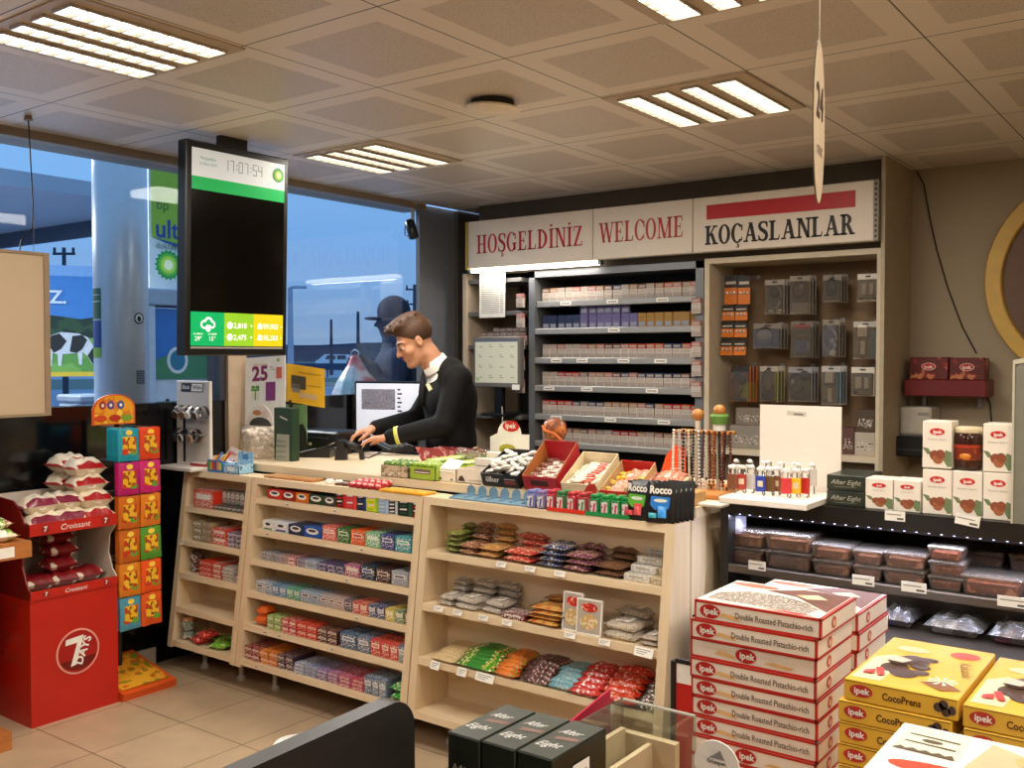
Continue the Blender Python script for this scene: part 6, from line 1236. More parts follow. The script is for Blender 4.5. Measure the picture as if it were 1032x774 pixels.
t2=thing('sign_card','small leaning white card with red script beside the watch stand','card',(-4.1,3.085,zt));b=MB();b.T=Matrix.Rotation(R(-35),4,'X')@Matrix.Rotation(R(12),4,'Y');b.box(-.05,0,0,.05,.002,.12,mat('#cfc4bc',.5));b.build('card_sheet',t2);b=MB();b.T=Matrix.Rotation(R(-35),4,'X')@Matrix.Rotation(R(12),4,'Y');b.text('şeker',.025,RED,(0,-.001,.08),shear=.2);b.build('lettering',t2)
p=P(257,462);t=thing('sweet_tub','round white tub of marshmallow pieces with a domed card top','tub',(p.x,p.y+.04,CZ));b=MB();b.lathe([(.07,0),(.084,.012),(.104,.09),(.106,.16),(.098,.17)],clear('#f6f0ea',.06,.06,.12,'tub_plastic'),n=32,cap=False);b.build('bowl',t,True)
for k in range(90):
 a=rnd.uniform(0,6.28);r_=.092*rnd.random()**.3;zz=rnd.uniform(.015,.15);rr=min(r_,.06+.032*zz/.15)
 b=MB();b.T=Matrix.Rotation(rnd.uniform(0,3),4,'Z')@Matrix.Rotation(rnd.uniform(0,3),4,'X');b.cbox(-.015,-.011,-.011,.015,.011,.011,mat('#f6efe4',.6),.006)
 solo('marshmallow',cached(('mm',k%6),lambda:b.mesh('marshmallow')),'white marshmallow piece inside the round tub','sweet',(p.x+rr*math.cos(a),p.y+.04+rr*math.sin(a),CZ+zz),rnd.uniform(0,6),'marshmallows in the tub')
b=MB();pts=[(.1*math.cos(R(a)),.17+.105*math.sin(R(a)))for a in range(0,181,12)];b.prism(pts+[(-.1,.165),(.1,.165)],'Y',-.004,-.001,mat('#f4e9da',.5));o=b.build('header_card',t)
b=MB();pts=[(.088*math.cos(R(a)),.165+.045*math.sin(R(a)))for a in range(0,181,15)];b.poly([(x,-.0046,z)for x,z in pts],mat('#4a4a42',.5));b.build('dark_arch',o);b=MB();b.disc((-.025,-.0046,.232),.035,.014,mat('#d88a4a',.5));b.build('orange_print',o);b=MB();b.disc((.04,-.0046,.225),.03,.022,mat('#ecd8c8',.5));b.build('pale_print',o)
p=P(276,463.5);w=wid(275.5,294,458,p.y);t=thing('dark_green_box','dark green upright box with a grey keypad panel in front','box',(p.x,p.y,CZ));h=at(284,411,Y=p.y).z-CZ;b=MB();b.cbox(0,0,0,w,.05,h,mat('#1f3a26',.4),.004);b.build('case',t);b=MB();b.prism([(-.012,0),(0,0),(0,h*.5),(-.004,h*.5)],'X',w*.2,w*.85,mat('#9a9c8c',.4));b.build('keypad',t)
b=MB()
for i in range(3):
 for j in range(4):x=w*(.3+.18*i);z=h*(.08+.1*j);b.cbox(x-.007,-.0135,z-.004,x+.007,-.006,z+.004,mat('#7a7c70',.4),.001)
b.build('keys',t);b=MB();b.quad((w*.35,-.0008,h*.82),(w*.75,-.0008,h*.76),(w*.75,-.0008,h*.79),(w*.35,-.0008,h*.85),mat('#c8c0b0',.5));b.build('print_mark',t)
yq=3.385;xa_,xb_=at(252,400,Y=yq).x,at(285,400,Y=yq).x;ztp,zbt=at(262,359,Y=yq).z,CZ
t=thing('poster_card','white 25 TL poster card standing under the screen','poster',((xa_+xb_)/2,yq,CZ));t.rotation_euler=(R(-5),R(-3.2),R(12));t.location.x-=.015;w=xb_-xa_;h=ztp-zbt;b=MB();b.box(-w/2,0,0,w/2,.003,h,PAPER);b.build('card',t)
PU=mat('#7a2f6a',.5,var=0);b=MB();b.text('25',.078,mat('#8a2a5a',.5,var=0),(-w*.13,-.001,h-.125),bold=.035);b.build('price_lettering',t);b=MB();b.text('TL',.022,mat('#8a6a4a',.5,var=0),(w*.18,-.001,h-.075));b.build('currency_lettering',t)
b=MB();b.text("Mobil ile kazan",.011,mat('#c88a3a',.5,var=0),(-.03,-.001,h-.045));b.build('caption',t)
b=MB();b.cbox(w*.28,-.002,h-.12,w*.42,0,h-.06,mat('#d8684a',.5),.001);b.build('red_stamp',t);b=MB();b.disc((w*.33,-.0012,h-.022),.012,.008,mat('#8aba2a',.5));b.build('green_mark',t)
b=MB();gx=-w*.24;gz=h*.56;b.quad((gx-.028,-.001,gz),(gx+.024,-.001,gz),(gx+.028,-.001,gz+.055),(gx-.03,-.001,gz+.055),mat('#e8e8d0',.5));GRN=mat('#5f9a3a',.5)
for q_ in((-.004,0,.004,.06),(-.03,.05,.028,.06)):b.quad((gx+q_[0],-.0014,gz+q_[1]),(gx+q_[2],-.0014,gz+q_[1]),(gx+q_[2],-.0014,gz+q_[3]),(gx+q_[0],-.0014,gz+q_[3]),GRN)
b.disc((gx-.014,-.0014,gz+.07),.014,.009,GRN);b.disc((gx+.014,-.0014,gz+.07),.014,.009,GRN);b.build('gift_picture',t)
b=MB();b.cbox(w*.02,-.0014,h*.55,w*.26,0,h*.74,mat('#8a3a7a',.5),.001);b.build('purple_panel',t,label='plain purple patch')
yq=3.52;t=thing('brochure_holder','yellow brochure standing open right of the 25 TL card','brochure',(0,yq,CZ));YL=mat('#e0a814',.45);z0,z1=at(300,405,Y=yq).z-CZ,at(300,368,Y=yq).z-CZ;x0,xm_,x1=at(281,380,Y=yq).x,at(293,380,Y=yq).x,at(320,380,Y=yq).x
b=MB();b.poly([(x0,.02,z0),(xm_,-.02,z0-.0),(xm_,-.02,z1+.01),(x0,.02,z1)],YL);b.poly([(xm_,-.02,z0),(x1,.05,z0-.03),(x1,.05,z1-.02),(xm_,-.02,z1+.01)],mat('#e4b01c',.45));b.build('leaf',t)
b=MB();b.cbox(xm_+.005,-.02,0,xm_+.02,.0,z0+.01,BLACK,.002);b.build('stand_leg',t)
def onleaf(f0,f1,g0,g1,m):
 L_=lambda f,g:(xm_+(x1-xm_)*f,-.0215+.07*f,(z0-.03*f)*(1-g)+(z1+.01-.03*f)*g);b.poly([L_(f0,g0),L_(f1,g0),L_(f1,g1),L_(f0,g1)],m)
b=MB();onleaf(.1,.5,.38,.72,mat('#4a4434',.5));onleaf(.12,.34,.28,.5,mat('#8a8a84',.5));b.build('print_picture',t);b=MB();onleaf(.3,.9,.8,.83,mat('#a87a14',.5));onleaf(.55,.9,.5,.52,mat('#a87a14',.5));b.build('print_lines',t);b=MB();onleaf(.3,.8,.16,.3,mat('#c8a878',.5));b.build('print_photo',t)
b=MB();b.text('1+1',.035,PAPER,((x0+xm_)/2,-.003,z0+.08),(xm_-x0,-.04,0));b.build('lettering',t)
yq=3.56;x0,x1=at(270,420,Y=yq).x,at(309,420,Y=yq).x;z1=at(300,408,Y=yq).z-CZ;t=thing('leaflet_stand','green leaflet card with a dark lower half behind the card terminals','leaflet',(0,yq,CZ));b=MB();b.box(x0,0,0,x1,.004,z1,mat('#7fae7a',.5,var=.1,scale=8));b.build('card',t)
b=MB();m_=(x0+x1)/2;b.poly([(m_+.01,-.001,0),(x1+.01,-.001,0),(x1,-.001,z1*.45),(x1-.03,-.001,z1*.62),(m_+.04,-.001,z1*.5)],mat('#1f2a2a',.5));b.quad((x0,-.001,0),(m_+.03,-.001,0),(m_+.03,-.001,z1*.38),(x0,-.001,z1*.38),mat('#2a3440',.5));b.build('dark_print',t);b=MB();b.quad((x0+.01,-.001,z1*.82),(m_,-.001,z1*.82),(m_,-.001,z1*.93),(x0+.01,-.001,z1*.93),mat('#34543a',.5));b.build('caption_bar',t)
p=P(318,452);t=thing('receipt_printer','black receipt printer at the back of the counter by the window','printer',(-4.2,3.62,CZ));b=MB();b.cbox(0,0,0,.36,.2,.12,mat('#121214',.35),.01);b.build('housing',t);b=MB();b.box(.05,-.002,.08,.3,.0,.088,mat('#3a3a3e',.3));b.build('slot',t);b=MB();b.cbox(.14,-.003,.04,.165,0,.055,mat('#c8b090',.4),.002);b.build('light',t)
def terminal(x,y,rz,label,scr_col,paper=False):
 t=thing('card_terminal',label,'card terminal',(x,y,CZ),rz=rz,group='card terminals');b=MB();b.prism([(-.09,0),(.09,0),(.095,.045),(.06,.055),(-.085,.02)],'X',-.042,.042,mat('#1c1c1e',.35));b.build('body',t)
 def sl(y):return .02+(.055-.02)*(y+.085)/.145
 b=MB();b.quad((-.032,.005,sl(.005)+.001),(.032,.005,sl(.005)+.001),(.032,.055,sl(.055)+.001),(-.032,.055,sl(.055)+.001),mat(scr_col,.3,var=0,emit=.35));b.build('screen',t)
 b=MB()
 for i in range(3):
  for j in range(4):x_=-.024+i*.024;y_=-.07+j*.018;b.cbox(x_-.008,y_-.006,sl(y_),x_+.008,y_+.006,sl(y_)+.004,mat('#8a8890',.4),.001)
 b.build('keys',t)
 if paper:b=MB();b.quad((-.03,.06,.055),(.03,.06,.055),(.03,.1,.075),(-.03,.1,.075),PAPER);b.build('paper_slip',t)
 return t
p=P(308,461);terminal(p.x+.02,p.y+.05,R(-62),'dark card terminal with olive screen, leftmost of the three on the counter','#7a7a30',True)
p=P(331,459);terminal(p.x,p.y+.06,R(12),'card terminal with violet lit screen, second from left on the counter','#a8a0d8')
p=P(350,456);terminal(p.x+.0,p.y+.08,R(28),'card terminal under the cashier\'s fingers, with a bright blue screen','#7aa0e8')
p=P(347,463);t=thing('barcode_scanner','black barcode scanner standing on its stub legs near the cashier\'s hands','scanner',(p.x,p.y-.02,CZ),rz=R(35));b=MB();b.prism([(-.03,0),(.03,0),(.026,.05),(.012,.1),(-.012,.1),(-.024,.05)],'Y',-.025,.025,BLACK);b.build('stand_body',t);b=MB();b.tube([(.0,0,.085),(.06,.01,.07),(.1,.015,.055)],[.022,.018,.016],BLACK,10);b.build('head',t,True);b=MB();b.tube([(.1,.0,.055),(.105,.005,.0)],.014,BLACK,8);b.build('foot',t)
b=MB();pts=[P(362,461),P(372,462),P(380,458),P(392,452)];b.tube([(q.x,q.y,CZ+.004)for q in pts],.0035,BLACK,6);solo('scanner_cable',b,'thin black cable lying on the counter beside the scanner','cable')
pm=at(393,410,Y=4.34);t=thing('monitor','black rimmed till monitor with a white page, in front of the cashier','monitor',(pm.x+.02,4.30,CZ-.1),rz=R(18));zt2,zb2_=at(393,384,Y=4.34).z-CZ+.1,at(393,441,Y=4.34).z-CZ+.1;hw=.225;b=MB();b.cbox(-hw,0,zb2_,hw,.035,zt2,BLACK,.006);b.build('housing',t)
b=MB();b.quad((-hw+.014,-.001,zb2_+.015),(hw-.014,-.001,zb2_+.015),(hw-.014,-.001,zt2-.014),(-hw+.014,-.001,zt2-.014),mat('#dfe2ee',.3,var=0,emit=.55));b.build('screen',t)
b=MB();hz=zt2-zb2_;b.quad((-hw+.05,-.0015,zt2-hz*.50),(.05,-.0015,zt2-hz*.50),(.05,-.0015,zt2-hz*.14),(-hw+.05,-.0015,zt2-hz*.14),printed('#9a98a8','#b8b4c0','#7a7888',60,.4));b.build('picture',t)
for k in range(6):b=MB();b.quad((.065,-.0015,zt2-hz*(.16+.075*k)),(.085+.01*(k%2),-.0015,zt2-hz*(.16+.075*k)),(.085+.01*(k%2),-.0015,zt2-hz*(.13+.075*k)),(.065,-.0015,zt2-hz*(.13+.075*k)),mat('#4a4a58',.4,var=0));b.build('screen_line',t)
b=MB();b.box(-.03,.01,0.1,.03,.04,zb2_,BLACK);b.cbox(-.11,-.06,.0,.11,.12,.012,BLACK,.004);b.box(-.03,.01,.0,.03,.04,.11,BLACK);b.build('stand',t)
t=thing('back_desk','dark low desk along the window carrying the till monitor','desk',(0,0,0));b=MB();b.cbox(-4.33,4.02,CZ-.13,-3.78,4.82,CZ-.1,mat('#2c2824',.5),.003);b.build('desk_top',t);b=MB();b.box(-4.3,4.04,0,-4.27,4.8,CZ-.13,mat('#2c2824',.5));b.build('side_panel',t);b=MB();b.box(-3.83,4.04,0,-3.8,4.8,CZ-.13,mat('#2c2824',.5));b.build('side_panel',t)
t=thing('keyboard','dark keyboard lying on the counter under the cashier\'s near forearm','keyboard',(P(400,452).x,P(400,452).y-.02,CZ),rz=R(-35));b=MB();b.prism([(-.07,0),(.07,0),(.07,.03),(-.07,.016)],'X',-.2,.2,mat('#4a4846',.4));b.build('body',t)
b=MB()
for i in range(14):
 for j in range(4):b.cbox(-.185+i*.0265,-.055+j*.03,.018+j*.003,-.163+i*.0265,-.031+j*.03,.026+j*.003,mat('#2c2a2a',.4),.002)
b.build('keys',t)
for k in range(10):
 x=-3.62+k*.033;b=MB();b.cbox(-.014,-.04,0,.014,.04,.012,mat('#b0763a',.4),.003);b.quad((-.011,-.03,.0125),(.011,-.03,.0125),(.011,.03,.0125),(-.011,.03,.0125),printed('#c08a4a','#8a5228','#e0c088',60));solo('toffee_bar',cached('tf',lambda:b.mesh('toffee_bar')),'flat golden brown toffee bar on the middle display top, %s'%nth(k,10),'toffee bar',(x,3.005,zt),rnd.uniform(-.1,.1),'toffee bars in a row')
for k,u in enumerate((336,352)):
 p=P(u,487,zt);b=MB();b.lathe([(.016,0),(.02,.004),(.02,.016),(.014,.022)],WHITE,n=18);b.disc((0,0,.0225),.012,.012,mat('#c8b8a8',.4),ux=(1,0,0),uy=(0,1,0));solo('round_tin',cached('rt',lambda:b.mesh('round_tin')),'%s small white round tin on the middle display top'%('left' if k==0 else 'right'),'tin',(p.x,2.99,zt),0,'small round tins')
for k in range(3):
 x=-3.21+k*.04;b=MB();b.cbox(-.016,-.03,0,.016,.03,.012,mat('#5a3a2c',.4),.003);b.quad((-.012,-.02,.0125),(.012,-.02,.0125),(.012,.02,.0125),(-.012,.02,.0125),mat('#b89a88',.4));solo('choc_bar',cached('cb',lambda:b.mesh('choc_bar')),'small dark chocolate bar beside the white tins, %s'%nth(k,3),'chocolate bar',(x+.06,3.0,zt),.1*k,'small dark bars')
for k in range(10):
 r_,c_=k//5,k%5;x=-3.045+c_*.036;b=MB();b.T=Matrix.Rotation(R(90),4,'X');b.lathe([(.011,-.03),(.0135,-.026),(.0135,.026),(.011,.03)],printed('#a8242a','#d84a4a','#e8b0a8',45,.3),n=12);solo('sweet_roll',cached('sr',lambda:b.mesh('sweet_roll',True)),'red wrapped sweet roll on the middle display top, %s row, %s'%(('front','raised back')[r_],nth(c_,5)),'sweet roll',(x,2.978+r_*.042,zt+.0135+r_*.008),rnd.uniform(-.15,.15),'red sweet rolls')
for k in range(9):
 x=-2.855+k*.027;b=MB();b.cbox(-.012,-.045,0,.012,.045,.011,mat('#e0a024',.35),.003);b.quad((-.008,-.035,.0115),(.008,-.035,.0115),(.008,.035,.0115),(-.008,.035,.0115),printed('#e8b840','#d0801c','#f2e0a0',60));solo('gum_stick_pack',cached('gs',lambda:b.mesh('gum_stick_pack')),'yellow gum stick pack on the middle display top, %s'%nth(k,9),'gum pack',(x,2.985,zt),rnd.uniform(-.06,.06),'yellow gum stick packs')
t=thing('plastic_tray','pale blue clear plastic tray with six empty slots on the right display','tray',(-2.50,2.955,zt));CB=clear('#9cc4dc',.12,.05,.55,'blue_plastic');b=MB();b.cbox(0,0,0,.40,.10,.008,CB,.002);b.build('base',t)
for k in range(6):
 x=.03+k*.056;b=MB();b.prism([(x,.006),(x+.04,.006),(x+.04,.03),(x+.034,.045),(x+.02,.052),(x+.006,.045),(x,.03)],'Y',.08,.084,CB);b.build('slot',t)
for k in range(7):x=.012+k*.056;b=MB();b.box(x,.01,.008,x+.003,.09,.014,CB);b.build('rib',t)
def sleeve(h,a,c2,w=.03):
 b=MB();b.cbox(-w/2,-.014,0,w/2,.014,h,mat(a,.3),.005);b.poly([(-w*.42,-.0146,h*.12),(w*.42,-.0146,h*.12),(w*.42,-.0146,h*.88),(-w*.42,-.0146,h*.8)],printed('#d8d4d0','#b8b4b0',c2,60,.3));b.poly([(-w*.1,-.0152,h*.15),(w*.12,-.0152,h*.15),(w*.3,-.0152,h*.7),(w*.02,-.0152,h*.7)],mat(c2,.35));b.cbox(-w*.46,-.013,h,w*.46,.013,h+.012,mat(a,.3),.003);return b.mesh('mint_sleeve')
sl=[(536,'blue and white','#7a80b8','#3a4a9a'),(546,'violet-blue','#8a7aac','#5a4a9a'),(556,'rose and green','#b8384a','#c8303a'),(566,'red and green','#3f7a4a','#c83030'),(577,'red and silver','#b8303a','#d83a3a'),(588,'dark red','#a8383a','#4a8a4a'),(600,'green and silver','#1f8a4a','#c8385a'),(611,'green','#22924a','#d04a6a'),(622,'bright green','#1f8f46','#c8405a'),(632,'deep green','#1c8a42','#c8485a')]
for k,(u,l,a,c2)in enumerate(sl):
 p=at(u,520,Y=2.965)
 for r_ in range(2):solo('mint_sleeve',cached(('ms',k),lambda:sleeve(.062 if k>1 else .056,a,c2)),'%s mint sleeve standing on the right display, %s'%(l,'front row' if r_==0 else 'back row'),'mint sleeve',(p.x,2.965+r_*.034,zt+(.0 if r_==0 else .0)),rnd.uniform(-.1,.1),'mint sleeves')
b=MB();x0,x1=at(552,520,Y=2.95).x,at(590,520,Y=2.95).x;t=thing('sleeve_tray','low red tray edge in front of the red mint sleeves','tray',(x0,2.942,zt));b.box(0,0,0,x1-x0,.003,.014,mat('#d8341c',.4));b.build('lip',t);b=MB();x2=at(636,520,Y=2.95).x;t=thing('sleeve_tray','low green tray edge in front of the green mint sleeves','tray',(x1+.004,2.942,zt));b.box(0,0,0,x2-x1-.006,.003,.014,mat('#1f8a46',.4));b.build('lip',t)
def rocco(pan):
 b=MB();w,h=.098,.135;b.T=Matrix(((1,0,0,0),(0,0,1,-.012),(0,1,0,h/2),(0,0,0,1)));b.pillow(w,h,.022,mat('#16171a',.3),seed=2,crimp=.02,wr=.3);b.T=Matrix.Identity(4)
 b.text('Rocco',.026,mat('#e8e4d8',.4,var=0),(0,-.0132,h*.74),bold=.04,w=.078);b.poly([(-.034,-.0128,.09),(.034,-.0128,.088),(.03,-.0128,.052),(.012,-.0128,.04),(-.02,-.0128,.045),(-.036,-.0128,.06)],mat(pan,.35));b.disc((.0,-.0134,.076),.024,.006,mat('#d8e0d0',.4));b.cbox(-.008,-.0165,.018,.022,-.0126,.058,mat('#c8343a' if pan=='#5fae34' else '#2f8fd8',.35),.003);b.cbox(-.04,-.016,.016,-.012,-.0126,.034,mat('#b8242c' if pan=='#5fae34' else '#2a9aa8',.35),.003);return b.mesh('sweet_pouch',True)
p=at(651,528,Y=2.93);
for k in range(3):solo('sweet_pouch',cached('rg',lambda:rocco('#5fae34')),'black sweet pouch with green and red print, %s of the left pouch stack'%('front' if k==0 else ORD[k]),'sweet pouch',(p.x-.045+.004*k,2.95+k*.026,zt),R(-4),'black sweet pouches',rot=(R(-8),0,R(-4)))
p=at(671,530,Y=2.925)
for k in range(5):solo('sweet_pouch',cached('rb',lambda:rocco('#2a78c8')),'black sweet pouch with blue print, %s of the right pouch stack'%('front' if k==0 else ORD[k]),'sweet pouch',(p.x-.03+.005*k,2.945+k*.026,zt),R(6),'black sweet pouches',rot=(R(-8),0,R(10)))
def lidless(name,label,u0,u1,v,h,d,front,inner,fh=None,back=0,y=None,side=None,tilt=0):
 y=y if y is not None else max(3.095,P((u0+u1)/2,v).y);a,c=at(u0,v,Y=y).x,at(u1,v,Y=y).x;t=thing(name,label,'display box',(a,y,CZ+(.004 if tilt else 0)));t.rotation_euler.x=tilt;open_box(c-a,d,h,front,inner,fh,back,side).build('carton',t);return t,c-a
t,w=lidless('sweets_box','olive display box of green sweets at the counter edge, left of the lime box',384,411,484,.055,.13,printed('#c8b898','#8a7a5a','#d8ccb0',30,.5),mat('#7a6a4a',.6),.05)
for k in range(14):b=MB();b.ball((0,0,0),.017,printed('#4f7a2a','#8aa84a','#c8c88a',60,.35),7,(1.2,.8,.8));solo('green_sweet',cached('gsw',lambda:b.mesh('green_sweet',True)),'green wrapped sweet in the olive display box','sweet',(t.location.x+.02+(w-.04)*(k%5)/4,t.location.y+.02+.045*(k//5),CZ+.055),rnd.uniform(0,3),'green sweets in the olive box')
t,w=lidless('sweets_box','lime green display box at the counter edge, right of the olive box',413,439,487,.06,.13,mat('#9ab83a',.4),mat('#7a9a2a',.5),.055)
b=MB();b.quad((w*.18,-.0008,.026),(w*.8,-.0008,.026),(w*.8,-.0008,.045),(w*.18,-.0008,.045),mat('#6a5a54',.5));b.quad((w*.22,-.0012,.031),(w*.76,-.0012,.031),(w*.76,-.0012,.034),(w*.22,-.0012,.034),PAPER);b.build('front_print',t)
for k in range(10):b=MB();b.cbox(-.012,-.02,-.008,.012,.02,.008,printed('#a8c84a','#6a9a2a','#e0e8b0',70,.35),.004);solo('lime_sweet',cached('ls',lambda:b.mesh('lime_sweet')),'lime wrapped sweet in the lime green display box','sweet',(t.location.x+.018+(w-.036)*(k%4)/3,t.location.y+.03+.042*(k//4),CZ+.062),rnd.uniform(-.4,.4),'lime sweets in the lime box')
y=3.12;a,c=at(440,487,Y=y).x,at(459,487,Y=y).x;t=thing('house_box','small cream box with a folded white roof card, right of the lime box','box',(a,y,CZ));w=c-a;b=MB();b.cbox(0,0,0,w,.07,.055,mat('#e6dccb',.5),.002);b.build('carton',t);b=MB();b.poly([(w*.05,-.004,.045),(w*.95,-.004,.04),(w*1.05,.06,.085),(w*.2,.06,.09)],WHITE);b.build('roof_card',t);b=MB();b.poly([(w*.1,-.0008,.006),(w*.3,-.0008,.006),(w*.2,-.0008,.02)],mat('#4a3a28',.6));b.build('tree_print',t);b=MB();b.poly([(w*.7,-.0008,.006),(w*.9,-.0008,.006),(w*.8,-.0008,.016)],mat('#6a5a3a',.6));b.build('tree_print',t)
y=3.12;a,c=at(460,491,Y=y).x,at(492,491,Y=y).x;t=thing('candy_crate','long pale printed crate of foil candies in the middle of the counter','display box',(a,y,CZ));w=c-a;CRT=mat('#e4d8c8',.5,var=.04);open_box(w,.5,.062,CRT,mat('#b8a890',.6),.058).build('carton',t);b=MB();b.poly([(w*.05,-.0008,.008),(w*.28,-.0008,.008),(w*.24,-.0008,.022),(w*.18,-.0008,.032),(w*.1,-.0008,.026)],mat('#4a3626',.6));b.build('mountain_print',t);b=MB();b.quad((w*.4,-.0008,.012),(w*.9,-.0008,.012),(w*.9,-.0008,.017),(w*.4,-.0008,.017),mat('#b8a898',.6));b.build('line_print',t)
for k in range(48):
 b=MB();q=k%4;b.ball((0,0,0),.016,printed('#b8a898','#7a6a5c','#e8e0d4',80,.28),7,(1.1,.8,.75));b.cbox(-.03,-.008,-.002,-.014,.008,.002,mat('#c8bcb0',.3),.001);b.cbox(.014,-.008,-.002,.03,.008,.002,mat('#c8bcb0',.3),.001)
 solo('foil_candy',cached(('fc',q),lambda:b.mesh('foil_candy',True)),'grey foil candy heaped in the pale crate','candy',(t.location.x+.03+(w-.06)*rnd.random(),t.location.y+.2+.28*rnd.random(),CZ+.055+.028*rnd.random()),rnd.uniform(0,6.3),'foil candies in the pale crate',rot=(rnd.uniform(-.6,.6),rnd.uniform(-.6,.6),rnd.uniform(0,6)))
for k,(u0,v0,u1,v1,l)in enumerate(((478,463,497,473,'lower'),(492,457,508,466,'upper'))):
 q=P((u0+u1)/2,v1,CZ+.06);b=MB();b.cbox(-.05,-.01,0,.05,.01,.045,mat('#ece4d8',.5),.002);b.quad((-.04,-.0106,.012),(.03,-.0106,.012),(.03,-.0106,.016),(-.04,-.0106,.016),CWG);solo('price_stand',b,'%s folded white price card standing in the candy crate'%l,'price card',(q.x,max(q.y,3.16+.1*k),CZ+.06),R(-6))
yq=3.66;a,c=at(494,446,Y=yq).x,at(533,446,Y=yq).x;zt3=at(513,424,Y=yq).z-CZ;zs_=at(513,437,Y=yq).z-CZ;t=thing('ipek_header_card','white arched ipek header card at the back of the candy crate','header card',((a+c)/2,yq,CZ));w=c-a;b=MB();b.prism([(-w/2,0),(w/2,0),(w*.5,zs_),(w*.3,zs_)]+[(w*.3*math.cos(R(q)),zs_+(zt3-zs_)*math.sin(R(q)))for q in range(10,171,16)]+[(-w*.3,zs_),(-w*.5,zs_-.02)],'Y',0,.003,PAPER);b.build('card',t)
b=MB();b.disc((.01,-.001,zs_+.035),.048,.026,mat('#c8281f',.4));o=b.build('emblem',t);b=MB();b.text('ipek',.026,WHITE,(.01,-.0018,zs_+.026),bold=.02);b.build('emblem_lettering',o);b=MB();b.disc((-.01,-.001,zs_*.55),.05,.024,mat('#b8b03a',.5));b.disc((-.02,-.0016,zs_*.5),.03,.014,mat('#8a8a2a',.5));b.build('sweet_picture',t)
t=thing('small_ipek_card','small grey round ipek card beside the cashier\'s elbow','card',(at(478,452,Y=3.55).x,3.55,CZ));b=MB();b.prism([(-.035,0),(.035,0),(.035,.05)]+[(.035*math.cos(R(q)),.05+.035*math.sin(R(q)))for q in range(15,166,15)]+[(-.035,.05)],'Y',0,.003,mat('#b0a69c',.5));b.build('card',t);b=MB();b.disc((.002,-.001,.052),.02,.012,mat('#b8281f',.4));b.build('emblem',t)
t,w=lidless('sweets_box','open yellow-green box of wrapped sweets behind the lime box',424,470,466,.05,.28,mat('#a8c23a',.4),mat('#d8dca0',.5),.045,0,3.32)
for k in range(16):b=MB();b.cbox(-.035,-.016,-.006,.035,.016,.006,printed('#c0d060','#6aa02f','#f0f0d0',50,.35),.004);solo('lime_wafer',cached('lw',lambda:b.mesh('lime_wafer')),'yellow-green wrapped wafer in the open box','wafer',(t.location.x+.05+(w-.09)*(k%2),t.location.y+.03+.03*(k//2),CZ+.052),rnd.uniform(-.15,.15),'wafers in the yellow-green box')
t,w=lidless('sweets_box','dark red clear-lidded sweets box below the cashier\'s chest',426,468,452,.07,.14,printed('#8a2a30','#c0787a','#d8b8b0',26,.4),mat('#6a2a2c',.5),.065,0,3.62)
b=MB();b.prism([(.0,0),(w,0),(w+.02,.07),(-.05,.075)],'Y',-.003,-.001,printed('#94343a','#c89a98','#b01f28',24,.4));b.build('front_card',t)
p=P(531,463);t=thing('sweet_bowl','clear bowl of brown wrapped toffees behind the black box','bowl',(p.x,3.62,CZ));b=MB();b.lathe([(.05,0),(.08,.03),(.098,.07),(.1,.075),(.094,.07),(.076,.032),(.046,.006)],clear('#f2eee8',.12,.02,.12,'bowl_glass'),n=30,cap=False);b.build('bowl',t,True)
for k in range(22):a=rnd.uniform(0,6.28);r_=.07*math.sqrt(rnd.random());b=MB();b.cbox(-.016,-.011,-.008,.016,.011,.008,printed('#7a4a38','#c8a898','#5a2a24',80,.3),.004);solo('toffee',cached(('tfe',k%3),lambda:b.mesh('toffee')),'brown wrapped toffee in the clear bowl','toffee',(t.location.x+r_*math.cos(a),t.location.y+r_*math.sin(a),CZ+.035+.05*rnd.random()),rnd.uniform(0,6),'toffees in the clear bowl')
TL=R(21);wx0,wx1=at(484,494,Y=3.1).x,-1.62
b=MB();b.prism([(3.1,0),(3.3,0),(3.3,.2*math.tan(TL))],'X',wx0,wx1,MAP);solo('display_wedge',b,'sloping wooden wedge under the front row of sweet boxes','riser',(0,0,CZ))
def inb(t,x,y,z):return tuple(t.location+Matrix.Rotation(TL,3,'X')@Vector((x,y,z)))
t,w=lidless('sweets_box','low black display box of white wrapped rounds at the counter edge',487,524,494,.075,.19,mat('#1c1a1a',.4),mat('#2c2624',.6),.055,0,3.1,None,TL)
b=MB();b.text('ülker',.024,mat('#e8e0d8',.5,var=0),(w*.3,-.001,.02),shear=.15,bold=.02);b.build('front_lettering',t);b=MB();b.quad((w*.62,-.0008,.014),(w*.92,-.0008,.014),(w*.92,-.0008,.03),(w*.62,-.0008,.03),mat('#8a3a34',.5));b.build('front_print',t);b=MB();b.quad((w*.62,-.0008,.034),(w*.92,-.0008,.034),(w*.92,-.0008,.038),(w*.62,-.0008,.038),mat('#b8b0a8',.5));b.build('front_print',t)
for k in range(24):b=MB();b.lathe([(.012,0),(.022,.005),(.022,.012),(.012,.017)],mat('#f0ebe2',.35,var=.1,scale=60),n=14);b.disc((0,0,.0175),.01,.008,mat('#3a3a34',.4),ux=(1,0,0),uy=(0,1,0),n=10);solo('white_round',cached(('wr',0),lambda:b.mesh('white_round')),'white wrapped round sweet in the low black box','sweet',inb(t,.03+(w-.06)*(k%4)/3,.03+.027*(k//4),.04+.012*(k%3)),0,'white rounds in the black box',rot=(rnd.uniform(-.5,.5),rnd.uniform(-.5,.5),0))
t,w=lidless('sweets_box','tall red carton with brown lining holding white and brown sweets',529,563,494,.125,.19,mat('#b0202a',.4),mat('#8a5a34',.6),.06,.0,3.10,mat('#a8642f',.55),TL)
